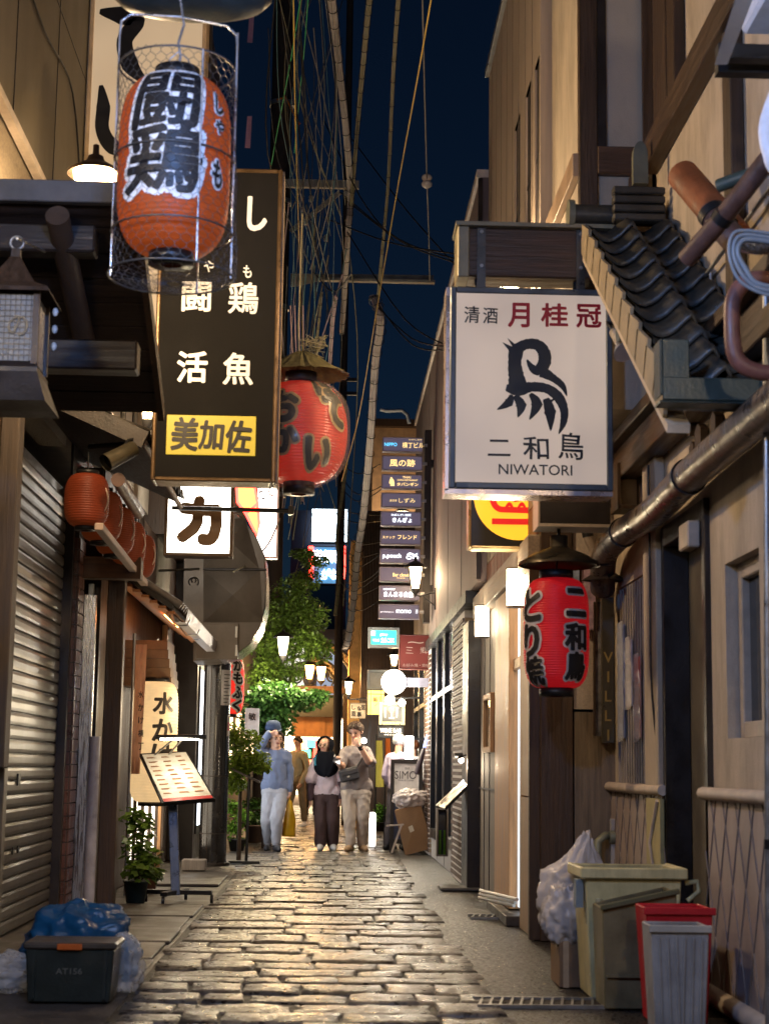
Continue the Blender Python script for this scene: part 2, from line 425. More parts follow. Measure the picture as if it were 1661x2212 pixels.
# doorway with dark frame, pipes and a meter
dr = MB()
dr.box(HX - .03, HX + .12, 8.50, 8.57, 0, 2.55).box(HX - .03, HX + .12, 9.57, 9.64, 0, 2.55).box(HX - .03, HX + .12, 8.57, 9.57, 2.43, 2.55)
dr = dr.build('door', m_dark, R0, bevel=.005)
MB().box(HX + .12, HX + .16, 9.05, 9.57, 0, 2.43).build('leaf', M('olive_door_leaf', (.10, .085, .06), .6), dr)
MB().box(HX + .13, HX + .17, 8.57, 9.0, 0, 2.43).build('leaf', m_dark, dr)
MB().cyl((HX + .04, 8.66, 0), (HX + .04, 8.66, 2.4), .018).build('pipe', m_steel, R0)
MB().cyl((HX + .03, 8.72, 0), (HX + .03, 8.72, 2.4), .012).build('pipe', m_dkwood, R0)
MB().box(HX - .10, HX - .031, 8.58, 8.80, 2.30, 2.44).build('meter_box', M('putty_box', (.45, .38, .3), .6), R0, bevel=.008)
# lattice window
lt = MB()
lt.box(HX + .05, HX + .1, 10.06, 10.12, 1.04, 2.36).box(HX + .05, HX + .1, 11.24, 11.30, 1.04, 2.36).box(HX + .05, HX + .1, 10.12, 11.24, 2.30, 2.36).box(HX + .05, HX + .1, 10.12, 11.24, 1.04, 1.10)
lt = lt.build('lattice_window', m_dark, R0)
MB().box(HX + .13, HX + .14, 10.1, 11.26, 1.08, 2.34).build('pane', m_glassdark, lt)
for i in range(13):
    y = 10.15 + i * .089; MB().box(HX + .004, HX + .011, y - .014, y + .014, 1.05, 2.35).build('slat', M('grey_bar', (.38, .33, .26), .45), lt)
# pilaster and end return
MB().box(HX - .06, HX - .001, 9.64, 10.04, 1.05, 3.0).build('pilaster', m_plaster, R0, bevel=.006)
MB().box(HX - .055, HX - .031, 9.62, 10.04, .05, .98).build('pilaster_panel', M('olive_panel', (.36, .31, .14), .6), R0)
zz = MB()
zz.tube([(HX - .062, 9.66, .97), (HX - .062, 9.9, .72), (HX - .062, 9.66, .42), (HX - .062, 10.02, .06)], .012, 5).build('zigzag_moulding', M('pale_moulding', (.5, .42, .34), .6), R0)
# long dark beams under the upper floor
MB().box(HX - .14, HX - .002, -4, 11.46, 2.98, 3.10).box(HX - .10, HX - .002, -4, 11.46, 3.104, 3.22).box(HX - .16, HX - .002, -4, 11.46, 3.224, 3.30).build('eave_beam', m_dkwoodY, R0, bevel=.006)
MB().box(HX - .08, HX + .018, -4, 9.86, 4.80, 4.98).build('waist_beam', m_dkwoodY, R0, bevel=.006)
for a, b, z0, z1 in ((7.70, 7.86, 3.31, 4.79), (9.00, 9.2, 4.99, 9), (9.24, 9.62, 4.99, 9), (6.2, 6.36, 3.31, 4.79), (6.4, 6.56, 4.99, 9)):
    MB().box(HX - .05, HX + .018, a, b, z0, z1).build('post', m_dkwood, R0, bevel=.006)
# hexagonal relief panels on the wall
for px, py, r in ((1522, 945, .075), (1503, 922, .055), (1508, 975, .055), (1555, 915, .06)):
    c = P(px, py, X=HX - .01); pts = [c + V((0, math.cos(a) * r * 1.1, math.sin(a) * r)) for a in [math.pi / 6 + i * math.pi / 3 for i in range(6)]]
    MB().prism(pts, (-.04, 0, 0)).build('relief_block', m_dkwood, R0, bevel=.004)
# projecting bay
by0, by1, bx = 9.92, 11.25, 1.50
MB().box(bx, HX + .0, by0, by1, 3.32, 9).build('bay_wall', m_plaster2, R0)
MB().box(bx - .012, bx + .10, by0 - .05, by0 - .002, 3.35, 9).box(bx - .013, bx - .001, by0 - .05, by0 + .03, 3.35, 9).build('post', m_dkwood, R0, bevel=.004)
MB().box(bx + .104, bx + .16, by0 - .03, by0 - .002, 4.99, 9).build('post', m_dark, R0)
MB().box(HX - .06, HX + .0, by0 - .04, by0 - .002, 4.99, 9).build('post', m_dkwood, R0)
MB().box(bx + .1, HX - .085, by0 - .06, by0 - .003, 4.80, 4.98).build('bay_beam', m_dkwoodX, R0, bevel=.005)
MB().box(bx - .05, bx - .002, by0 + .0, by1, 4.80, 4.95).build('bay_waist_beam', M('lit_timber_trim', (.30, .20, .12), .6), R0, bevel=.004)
MB().box(bx + .30, bx + .42, by0 - .05, by0 - .002, 4.3, 4.79).build('post', m_dkwood, R0)
# return wall beside the wood-fronted restaurant
MB().box(1.44, 1.66, 11.42, 11.5, 0, 2.95).build('return_panel', m_dkwood, R0, bevel=.004)
MB().box(1.67, HX, 11.44, 11.5, 1.55, 2.95).build('return_panel', M('pebbled_panel', (.45, .39, .33), .8, var=.15, scale=60, bump=.5, bscale=120), R0)
MB().box(1.67, HX, 11.43, 11.5, 0, 1.53).build('return_panel', WOOD('grey_brown_boards', (.15, .115, .08), .7), R0)

# ================================================================== RIGHT: tall taupe building over the wood-fronted restaurant
R1 = thing('taupe_building', 'tall taupe building with narrow slot windows above a cedar-fronted restaurant', 'building', (1.5, 13, 0))
X1 = 1.42
SL = [(12.55, 12.92, 3.4, 6.28), (11.84, 12.16, 3.4, 6.25), (11.34, 11.58, 3.4, 6.22)]
wall_boxes(MB(), X1, X1 + .2, 11.27, 15.2, 3.0, 7.72, SL).build('upper_wall', m_clad2, R1)
MB().box(X1 + .2, 4, 11.27, 15.2, 3.0, 7.7).build('core', m_interior, R1)
MB().box(X1 - .04, X1 + .25, 11.27, 15.22, 7.725, 7.79).build('coping', m_steel, R1)
for s in SL:
    wv = MB().box(X1 + .014, X1 + .03, s[0], s[1], s[2], s[3]).build('window', m_interior, R1)
    for z in (4.1, 4.8, 5.5): MB().box(X1 + .008, X1 + .0135, s[0], s[1], z, z + .03).build('mullion', m_black, wv)
    MB().prism([(X1 + .0, s[0], s[3]), (X1 + .0, s[1], s[3]), (X1 + .16, s[1], s[3] - .0), (X1 + .16, s[0], s[3])], (0, 0, .015)).build('lintel', m_clad2, wv)
for y in np.arange(11.75, 15.1, .45): MB().box(X1 - .004, X1 - .0005, y, y + .01, 3.02, 7.7).build('cladding_joint', M('joint_taupe', (.2, .16, .12), .8), R1)
# ground floor
MB().box(X1 + .02, X1 + .2, 14.12, 16.0, 0, 2.55).build('board_wall', m_grey, R1)
for y in (14.5, 15.05, 15.55): MB().box(X1 + .012, X1 + .019, y - .004, y + .004, 0, 2.55).build('board_joint', m_dark, R1)
MB().box(X1 + .005, X1 + .019, 14.12, 16.0, .95, .965).build('board_joint', m_dark, R1)
fw = MB(); fw.box(X1 - .02, X1 + .02, 14.62, 14.68, 1.28, 1.80).box(X1 - .02, X1 + .02, 15.28, 15.34, 1.28, 1.80).box(X1 - .02, X1 + .02, 14.68, 15.28, 1.75, 1.80).box(X1 - .02, X1 + .02, 14.68, 15.28, 1.28, 1.33)
fw = fw.build('window', m_cedar, R1, bevel=.004)
MB().box(X1 + .004, X1 + .011, 14.68, 15.28, 1.33, 1.75).build('pane', m_glassdark, fw)
MB().box(X1 - .03, X1 + .16, 13.0, 14.1, .08, 2.55).build('door_panel', m_cedar, R1, bevel=.004)
MB().box(X1 + .04, X1 + .06, 12.52, 13.0, .10, 2.5).build('glass_door', E('door_glow', (.75, .88, 1.0), .6, base=(.7, .75, .8)), R1)
MB().box(X1 + .0, X1 + .06, 12.42, 12.50, .02, 2.55).build('door_jamb', m_cedar, R1, bevel=.003)
MB().box(X1 + .0, X1 + .038, 12.50, 13.0, 1.90, 1.98).build('door_rail', m_cedar, R1)
MB().box(X1 - .01, X1 + .16, 11.56, 12.40, .95, 2.55).build('board_wall', WOOD('pale_cedar_boards', (.34, .235, .15), .6), R1)
MB().box(X1 - .012, X1 + .16, 11.56, 12.40, .0, .94).build('board_wall', WOOD('pale_cedar_boards', (.44, .32, .21), .6), R1)
MB().box(X1 - .05, X1 + .1, 11.50, 11.56, 0, 2.56).build('corner_post', m_dkwood, R1, bevel=.004)
MB().box(X1 - .06, X1 + .15, 11.5, 16.0, 2.56, 2.76).build('lintel', M('limed_lintel', (.27, .21, .16), .6, scale=2.2, stretch=(14, .9, 14), var=.4, bump=.3, bscale=5), R1, bevel=.005)
MB().box(X1 + .02, X1 + .2, 11.5, 16.0, 2.765, 2.998).build('panel', m_dkwood, R1)
for i in range(15):
    MB().box(X1 - .0, X1 + .019, 11.55 + i * .3, 11.83 + i * .3, 2.77, 2.995).build('plank', WOOD('red_brown_boards', (.20, .09, .055), .6), R1, bevel=.003)
MB().box(X1 - .10, X1 + .1, 12.5, 14.1, -.004, .07).build('step', m_conc, R1, bevel=.006)

# ================================================================== RIGHT: mauve building with brick piers
R2 = thing('mauve_building', 'mauve grey building with sloping roofline above brown brick piers and black windows', 'building', (1.4, 20, 0))
X2 = 1.34
MB().box(X2, X2 + 3, 15.22, 27, 2.84, 6.72).build('upper_wall', m_clad, R2)
MB().box(X2 - .03, X2 + .2, 15.22, 27, 6.722, 6.80).build('coping', M('pale_coping', (.6, .55, .5), .6), R2)
MB().box(X2 - .02, X2 + .02, 15.18, 15.218, 2.86, 6.7).build('corner_trim', m_dark, R2)
for y in (17.2, 19.2, 21.2, 23.2, 25.2): MB().box(X2 - .004, X2 - .0005, y - .01, y + .01, 2.86, 6.7).build('cladding_joint', M('joint_mauve', (.16, .12, .11), .8), R2)
MB().box(X2 + .12, X2 + 2.8, 16.02, 27, 0, 2.838).build('shop_wall', M('charcoal_render', (.055, .045, .05), .5), R2)
MB().box(X2 - .05, X2 + .12, 16.02, 27, 2.72, 2.838).build('fascia', m_black, R2)
m_brick = M('brown_brick', (.085, .045, .03), .65, var=.35, scale=9, bump=.4, dirt=.3)
m_brickY = M('yellow_brick', (.40, .29, .17), .7, var=.25, scale=30, bump=.6, bscale=140)
m_joint = M('pale_mortar', (.60, .56, .54), .7, var=.15, scale=30, bump=.3)
def pier(y0, y1, pieces):
    p = MB().box(X2 + .0, X2 + .119, y0, y1, 0, 2.715).build('brick_pier', m_joint, R2)
    bm_ = bpy.data.meshes.new('brick'); b = MB().box(-.014, 0, -.15, .15, -.018, .018); bm_.from_pydata(b.v, [], b.f); bm_.materials.append(m_brick)
    joined = MB()
    o = origin(p)
    z = .06; k = 0
    while z < 2.68:
        y = y0 + .16 - (.15 if k % 2 else 0)
        while y < y1 + .1:
            if pieces:
                ob = bpy.data.objects.new('brick', bm_); COL.objects.link(ob); ob.parent = p; ob.location = V((X2 - .0005 + rng.uniform(-.004, .0), min(max(y, y0 + .15), y1 - .15), z)) - o
            else: joined.box(X2 - .014, X2 - .0005, max(y0, y - .15), min(y1, y + .15), z - .021, z + .021)
            y += .312
        z += .064; k += 1
    if not pieces: tag(joined.build('brick', m_brick, p), kind='stuff')
    # the pier's end, yellow brick, faces the near side
    e = MB(); k = 0; z = .06
    while z < 2.68:
        xa = X2 + .0; xs = [xa, xa + .06, xa + .119] if k % 2 else [xa, xa + .119]
        for a, b_ in zip(xs, xs[1:]): e.box(a + .004, b_ - .004, y0 - .012, y0 - .0005, z - .021, z + .021)
        z += .064; k += 1
    tag(e.build('end_brick', m_brickY, p), kind='stuff')
pier(16.75, 18.2, True); pier(22.3, 23.6, False)
for y0, y1 in ((18.3, 19.7), (19.8, 21.0), (21.1, 22.2), (23.8, 25.2), (25.3, 26.8)):
    w_ = MB()
    w_.box(X2 + .0, X2 + .08, y0, y0 + .07, .25, 2.71).box(X2 + .0, X2 + .08, y1 - .07, y1, .25, 2.71).box(X2 + .0, X2 + .08, y0 + .07, y1 - .07, .25, .36).box(X2 + .0, X2 + .08, y0 + .07, y1 - .07, 2.0, 2.06)
    w_ = w_.build('window', m_black, R2)
    MB().box(X2 + .05, X2 + .06, y0 + .07, y1 - .07, .36, 2.0).build('pane', m_glassdark, w_)
    MB().box(X2 + .05, X2 + .06, y0 + .07, y1 - .07, 2.06, 2.71).build('pane', M('lavender_glass', (.25, .23, .30), .12, bump=0), w_)
    MB().box(X2 + .02, X2 + .12, y0, y1, 0, .25).build('sill', M('grey_sill', (.30, .29, .30), .6), w_)
MB().box(X2 - .02, X2 + .1, 16.02, 16.7, 0, 2.55).build('door', m_dark, R2)

# ================================================================== RIGHT, far: corrugated shed, ochre block
R3 = thing('corrugated_building', 'brown corrugated building with an orange lit flank behind the utility pole', 'building', (.8, 31, 0))
a, b = P(778, 1500, Y=31).x, P(850, 1500, Y=31).x
n = 22; prof = []
for i in range(n * 4 + 1): prof.append((a + (b - a) * i / (n * 4), 31 - .05 * (1 if (i % 4) in (1, 2) else 0)))
m_ = MB(); m_.add([(x, y, z) for z in (2.4, 5.9) for x, y in prof], [(i, i + 1, len(prof) + i + 1, len(prof) + i) for i in range(len(prof) - 1)])
m_.build('corrugated_sheet', M('brown_corrugated', (.10, .06, .04), .6, dirt=.4), R3)
MB().box(a, 4, 31.02, 34, 0, 5.9).build('wall', m_dkwood, R3)
MB().box(P(753, 1500, Y=31.5).x, a - .001, 31.5, 34, 0, 5.4).build('side_wall', M('orange_wall', (.62, .36, .13), .8), R3)
R4 = thing('ochre_building', 'ochre flat-roofed block showing above the tenant signs', 'building', (1.5, 39, 0))
a, b, z0, z1 = rect(800, 925, 960, 1700, 39)
MB().box(a, b + 2, 39, 44, 0, z1).build('wall', M('ochre_render', (.40, .26, .15), .85, dirt=.4), R4)
MB().box(a - .1, b + 2, 38.8, 44, z1 + .001, z1 + .18).build('parapet', m_dkwood, R4)
a2, b2, z2, _ = rect(838, 1150, 960, 1700, 38.7)
MB().box(a2, b2 + 1, 38.6, 38.78, 0, _).build('block_wall', M('dark_block', (.06, .045, .035), .8), R4)
# roof vent pipe
vp = MB().tube([P(x, y, Y=38.6) for x, y in ((822, 884), (835, 888), (868, 886), (880, 896), (884, 915))], .045, 8).build('vent_pipe', M('pale_blue_pipe', (.5, .6, .75), .5), R4)

# ================================================================== LEFT: near shop with porch roof
LX = -2.12
L0 = thing('porch_shop', 'dark near shopfront under a low porch roof with projecting beams', 'building', (-2.1, 7, 0))
MB().box(LX - .2, LX - .0, -4, 10.62, 0, 3.6).build('wall', m_dkwood, L0)
MB().box(LX - .2, LX - .0, -4, 13.0, 3.604, 5.15).build('stucco_wall', M('rough_stucco', (.24, .19, .12), .9, var=.3, scale=40, bump=1., bscale=90), L0)
MB().box(LX - .2, LX + .05, -4, 13.05, 5.16, 9.2).build('upper_wall', M('olive_beige_panel', (.15, .125, .08), .75, var=.12, scale=1.5, dirt=.3), L0)
MB().box(LX + .02, LX + .08, -4, 13.06, 5.10, 5.158).build('flashing', M('pale_flashing', (.6, .5, .38), .5), L0)
MB().box(LX + .055, LX + .12, 12.94, 13.06, 3.7, 9.2).build('corner_pipe', M('cream_pipe', (.6, .53, .42), .5), L0)
# porch roof: slopes down going away from the camera
pr0, pr1 = V((0, 7.95, 3.90)), V((0, 9.42, 3.15)); dv = (pr1 - pr0); nv = V((0, -dv.z, dv.y)).normalized()
pt = MB()
for i in range(9):
    a = pr0 + dv * (i / 9); b = pr0 + dv * ((i + .93) / 9)
    MB().prism([V((-2.12, a.y, a.z)), V((-1.02, a.y, a.z)), V((-1.02, b.y, b.z)), V((-2.12, b.y, b.z))], -nv * .03).build('plank', m_porch, L0)
MB().prism([V((-2.12, pr0.y - .02, pr0.z + .012)), V((-.99, pr0.y - .02, pr0.z + .012)), V((-.99, pr1.y + .03, pr1.z + .004)), V((-2.12, pr1.y + .03, pr1.z + .004))], nv * .07).build('roof', M('blue_grey_sheet_roof', (.10, .12, .13), .45, metal=.4), L0)
MB().box(-2.12, -.98, 7.87, 7.925, 3.85, 3.96).build('fascia', M('worn_fascia', (.14, .13, .12), .6), L0, bevel=.005)
MB().bar((-1.0, 7.94, 3.86), (-1.0, 9.45, 3.12), .035, .07).build('verge_batten', m_dkwood, L0)
MB().box(-2.12, -1.20, 7.97, 8.11, 3.63, 3.77).build('beam', m_porch, L0, bevel=.01)
MB().box(-2.12, -1.04, 8.52, 8.68, 3.17, 3.33).build('beam', m_porch, L0, bevel=.01)
MB().cyl((-1.36, 7.80, 3.755), (-1.36, 8.9, 3.36), .058, n=18).build('log_rafter', M('peeled_log', (.07,.042,.026), .6), L0)
MB().box(LX, -1.9, 8.3, 9.3, 2.9, 3.1).build('head_beam', m_dark, L0)
# dark framing at the picture's left edge: shutter guide and worn timber strip
sp = P(14, 1500, X=LX + .10)
MB().box(LX + .0, LX + .09, 10.66, 10.78, 0, 3.5).build('shutter_guide', M('cream_steel_guide', (.12, .105, .08), .45, metal=.3), L0, bevel=.006)
MB().box(LX + .0, LX + .12, 10.46, 10.63, 1.1, 3.5).build('worn_strip', WOOD('worn_strip', (.055,.04,.03), .7), L0, bevel=.008)

for y in (8.6, 10.1, 11.6): MB().box(LX + .051, LX + .056, y, y + .012, 5.17, 9.1).build('panel_joint', m_dark, L0)
for z_ in (6.6, 7.9): MB().box(LX + .051, LX + .055, -2, 13.04, z_, z_ + .012).build('panel_joint', m_dark, L0)
# ================================================================== LEFT: shuttered shop under the lantern roof
L1 = thing('shuttered_shop', 'shuttered shop with a tiled awning roof and brick pier', 'building', (-2.1, 12, 0))
m_sh = M('grey_shutter_steel', (.10, .088, .075), .38, metal=.35, var=.10, scale=2, bump=0, dirt=.15, rvar=.06)
shp = MB().box(LX - .06, LX - .03, 10.78, 13.22, 0, 3.3).build('roller_shutter', m_dark, L1)
so = origin(shp)
sm = bpy.data.meshes.new('slat'); q = MB(); pr = [(-.0, -.046), (.018, -.04), (.022, -.02), (.022, .018), (.016, .036), (.0, .042)]
q.add([(x, y, z) for y in (0, 2.44) for x, z in pr], [(i, i + 1, len(pr) + i + 1, len(pr) + i) for i in range(len(pr) - 1)], False)
sm.from_pydata(q.v, [], q.f); sm.materials.append(m_sh)
for i in range(35):
    ob = bpy.data.objects.new('slat', sm); COL.objects.link(ob); ob.parent = shp; ob.location = V((LX - .029, 10.78, .05 + i * .092)) - so
MB().box(LX - .006, LX + .004, 11.62, 11.70, .98, 1.06).build('lock', m_black, L1)
for y in (11.55, 11.75): MB().box(LX - .006, LX + .002, y, y + .05, .52, .57).build('finger_pull', m_black, L1)
MB().box(LX - .03, LX + .06, 13.22, 13.30, 0, 3.3).build('shutter_guide', m_dark, L1)
pb = MB().box(LX - .06, LX + .09, 13.31, 13.62, 0, 3.0).build('brick_pier', M('dark_mortar', (.05, .04, .035), .8), L1)
for k in range(29):
    for (y0, y1) in ((13.315, 13.50), (13.51, 13.615)) if k % 2 else ((13.315, 13.41), (13.42, 13.615)):
        MB().box(LX + .091, LX + .103, y0, y1, .03 + k * .1, .12 + k * .1).build('brick', M('red_brown_brick', (.11, .045, .03), .35, var=.4, bump=.3), pb)
    xs = ((LX - .05, LX + .01), (LX + .02, LX + .085)) if k % 2 else ((LX - .05, LX + .085),)
    for x0, x1 in xs: MB().box(x0, x1, 13.298, 13.309, .03 + k * .1, .12 + k * .1).build('brick', M('red_brown_brick', (.11, .045, .03), .35, var=.4, bump=.3), pb)
MB().box(LX + .10, LX + .20, 13.64, 13.70, 0, 2.5).build('glass_strip', m_stainless, L1, bevel=.004)
MB().box(LX + .12, LX + .16, 13.74, 13.80, 0, 2.6).build('glass_strip', m_steel, L1)
MB().cyl((LX + .24, 13.60, 0), (LX + .24, 13.60, 1.35), .045, n=14).build('post_pipe', M('lavender_pipe', (.38, .37, .42), .4), L1)
MB().box(-1.84, -1.70, 13.72, 13.86, 0, 2.9).build('corner_post', m_dkwood, L1, bevel=.008)
MB().box(LX, -1.55, 13.5, 13.66, 2.62, 2.80).build('lintel', m_dkwoodX, L1, bevel=.006)
# tiled awning roof
def slope(x, Y): return 3.72 - (x - LX) * .44
m_up = MB()
m_up.prism([(LX, 11.32, slope(LX, 0)), (-1.34, 11.32, slope(-1.34, 0)), (-1.34, 14.1, slope(-1.34, 0)), (LX, 14.1, slope(LX, 0))], (0, 0, -.03)).build('roof', m_dkwood, L1)
MB().bar((LX, 11.31, slope(LX, 0) - .02), (-1.30, 11.31, slope(-1.30, 0) - .02), .05, .12).build('barge_board', m_dark, L1)
for j in range(11):
    for i in range(3):
        y = 11.33 + j * .255; x0 = LX + i * .27; x1 = x0 + .31
        t = MB(); nseg = 6; rows = []
        for k in range(nseg + 1):
            yk = y + .25 * k / nseg; hz = .035 * math.cos(math.pi * (k / nseg * 2 - .4)) * (.9)
            rows.append((yk, hz))
        vs = [(x, yk, slope(x, 0) + .03 + hz + (.022 if x == x1 else 0)) for x in (x0, x1) for yk, hz in rows] + [(x1, yk, slope(x1, 0) + .005 + hz) for yk, hz in rows]
        m1 = nseg + 1
        t.add(vs, [(k, k + 1, m1 + k + 1, m1 + k) for k in range(nseg)] + [(m1 + k, m1 + k + 1, 2 * m1 + k + 1, 2 * m1 + k) for k in range(nseg)], True)
        t.build('roof_tile', m_tile, L1)
MB().tube([(-1.31, 11.35, 3.33), (-1.30, 14.05, 3.30)], .022, 8).build('gutter_pipe', M('pale_brown_pipe', (.28, .2, .15), .5), L1)
MB().box(LX, LX + .02, 13.3, 20, 2.6, 3.7).build('wall', m_dark, L1)

# ================================================================== LEFT: lantern eatery with small tiled canopy
L2 = thing('canopy_eatery', 'narrow eatery with a small ribbed canopy and orange lit eaves', 'building', (-1.9, 17, 0))
MB().box(-2.1, -1.92, 13.9, 20.5, 0, 3.6).build('wall', m_dkwood, L2)
MB().box(-1.915, -1.86, 14.6, 14.7, 0, 2.7).box(-1.915, -1.86, 19.0, 19.1, 0, 2.7).build('post', m_cedar, L2)
MB().box(-1.915, -1.905, 16.6, 19.6, .2, 2.3).build('glass_door', E('eatery_glow', (1, .86, .66), 1.8, var=.4, scale=2), L2)  # dark door glass given an assumed glow to light the walkers
for y in (16.6, 17.3, 18.0, 18.7, 19.4): MB().box(-1.90, -1.87, y, y + .05, .1, 2.25).build('mullion', m_dkwood, L2)
MB().box(-1.91, -1.6, 17.0, 17.35, .9, 1.9).build('corrugated_panel', m_stainless, L2)
def s2(x): return 2.80 - (x + 1.92) * .62
MB().prism([(-1.92, 14.5, s2(-1.92)), (-1.38, 14.5, s2(-1.38)), (-1.38, 19.9, s2(-1.38)), (-1.92, 19.9, s2(-1.92))], (0, 0, .05)).build('canopy', m_tile, L2)
for k in range(30):
    y = 14.56 + k * .18; MB().cyl((-1.92, y, s2(-1.92) + .085), (-1.31, y, s2(-1.31) + .085), .035, n=8).build('roof_rib', M('grey_rib_tile', (.22, .2, .18), .5), L2)
for k in range(7):
    x = -1.88 + k * .075; MB().box(x, x + .068, 14.5, 19.9, s2(x + .034) - .045, s2(x + .034) - .022).build('soffit_board', M('orange_soffit', (.42, .17, .06), .6), L2)
gt = MB(); gp = [(-1.39, .05), (-1.36, -.06), (-1.27, -.06), (-1.245, .05)]
gz = s2(-1.36) - .03
gt.add([(x, y, gz + z) for y in (14.55, 19.85) for x, z in gp] , [(i, i + 1, 5 + i, 4 + i) for i in range(3)]).build('gutter', M('lavender_gutter', (.42, .40, .42), .4, metal=.3), L2)
for y in (14.6, 15.7, 19.8): MB().tube([(-1.40, y, gz + .1), (-1.41, y, gz - .02), (-1.36, y, gz - .085), (-1.26, y, gz - .085), (-1.235, y, gz - .03)], .006, 5).build('gutter_bracket', m_steel, L2)
# under-canopy board hood
for k in range(5):
    z = 2.28 - k * .085; MB().box(-1.915, -1.52 + k * .012, 15.6, 16.3, z - .085, z - .003).build('hood_board', M('brown_hood_board', (.20, .12, .07), .6), L2)
# strip light under the eaves
sl = MB().cyl((-1.52, 15.3, s2(-1.52) - .06), (-1.52, 16.6, s2(-1.52) - .06), .012, n=8).build('strip_light', E('eave_strip', (1, .33, .08), 14), L2)
# upper storeys farther along
L3 = thing('dark_upper_building', 'dark upper building behind the eel-grey signs', 'building', (-1.6, 22, 0))
tag(L3, 'dark multi-storey building rising behind the tall brown sign')
MB().box(-3.5, -1.5, 18.0, 27, 3.61, 9.5).build('upper_wall', m_dkwood, L3)
MB().box(-3.5, -1.62, 20.51, 27, 0, 3.6).build('wall', m_dark, L3)
w_ = MB().box(-1.66, -1.60, 20.75, 22.7, .3, 2.4).build('shop_window', m_black, L3)  # assumed window, out of sight behind the black column
MB().box(-1.599, -1.592, 20.82, 22.63, .4, 2.3).build('pane', E('shop_daylight', (.82, .90, 1), 1.7), w_)  # unseen glowing pane, assumed, lights the walkers from the left
MB().box(-1.55, -1.48, 18.0, 18.1, 3.61, 9.5).build('corner_trim', m_grey, L3)
L4 = thing('pale_upper_building', 'pale upper wall with dark slit windows beside the street lamp', 'building', (-2.1, 14, 0))
MB().box(-3.4, -2.0, 13.1, 17.9, 3.8, 9.4).build('upper_wall', m_plaster2, L4)
for k, y in enumerate((13.5, 14.4, 15.3, 16.2, 17.1)):
    w_ = MB().box(-1.999, -1.985, y, y + .3, 4.2, 8.8).build('window', m_glassdark, L4)
    MB().box(-1.984, -1.97, y + .13, y + .16, 4.2, 8.8).build('mullion', m_steel, w_)
for k, x in enumerate((-2.45, -2.2)): MB().box(x, x + .1, 13.06, 13.098, 3.8, 9.4).build('fin', m_grey, L4)

# ================================================================== FAR END
F0 = thing('end_building', 'lit shop building closing the far end of the alley', 'building', (0, 50, 0))
MB().box(-9, 9, 50, 55, 0, 5.2).build('wall', M('end_wall', (.30, .26, .25), .8), F0)
for k in range(7):
    for r_ in range(2):
        x = -3.4 + k * 1.0; MB().box(x, x + .62, 49.9, 49.98, 3.1 + r_ * 1.0, 3.75 + r_ * 1.0).build('window', E('end_window%d' % (k % 2), ((.85, .82, .75), (.5, .6, .8))[k % 2], (.7, .35)[k % 2]), F0)
MB().box(-1.9, .9, 49.6, 49.95, 2.55, 2.9).build('fascia', m_dkwoodX, F0)
MB().box(-1.7, .6, 49.8, 49.97, .3, 2.5).build('shop_window', E('end_shop_glow', (1, .72, .42), 4.5), F0)
F1 = thing('left_far_building', 'dark far building behind the maple trees', 'building', (-3, 36, 0))
MB().box(-7, -1.75, 27.2, 49, 0, 6.0).build('wall', M('far_brown_wall', (.10, .075, .06), .8, dirt=.3), F1)
for k in range(6):
    MB().box(-1.745, -1.72, 28.5 + k * 3, 30.0 + k * 3, 1.0, 2.2).build('window', E('warm_window', (1, .66, .34), 2.5), F1)
# ================================================================== SIGNS AND LANTERNS
m_ink = M('black_ink', (.008, .008, .010), .5, var=.1, bump=0)
m_red_ink = M('red_ink', (.55, .015, .02), .5, var=.1, bump=0)
m_wpaint = M('white_paint', (.80, .79, .75), .5, var=.05, bump=0)
m_bulb = E('warm_bulb_glass', (1, .72, .40), 14)
m_bulbw = E('white_bulb_glass', (1, .90, .74), 12)

def stroke_poly(mb, pts, ws, fn, bumps=0.):
    """brush stroke of varying width in sign coordinates; fn maps (x, y, layer) to the place"""
    pts = [V((x, y, 0)) for x, y in pts]
    # resample with Catmull-Rom
    fine = []; fw = []
    for i in range(len(pts) - 1):
        p0, p1, p2, p3 = pts[max(i - 1, 0)], pts[i], pts[i + 1], pts[min(i + 2, len(pts) - 1)]
        for k in range(6):
            t = k / 6
            fine.append(.5 * ((2 * p1) + (p2 - p0) * t + (2 * p0 - 5 * p1 + 4 * p2 - p3) * t * t + (3 * p1 - p0 - 3 * p2 + p3) * t ** 3)); fw.append(ws[i] + (ws[i + 1] - ws[i]) * t)
    fine.append(pts[-1]); fw.append(ws[-1])
    L = []; R = []
    for i, p in enumerate(fine):
        t = (fine[min(i + 1, len(fine) - 1)] - fine[max(i - 1, 0)]).normalized(); n = V((-t.y, t.x, 0))
        w_ = fw[i] / 2 * (1 + (bumps * abs(math.sin(i * 1.3)) if bumps else 0))
        L.append(p + n * w_); R.append(p - n * w_)
    stroke_poly.k = getattr(stroke_poly, 'k', 0) + 1; lay = .00015 * (stroke_poly.k % 40)
    vs = [fn(p.x, p.y, lay) for p in L] + [fn(p.x, p.y, lay) for p in R]; m = len(L)
    mb.add(vs, [(i, m + i, m + i + 1, i + 1) for i in range(m - 1)])
    return mb

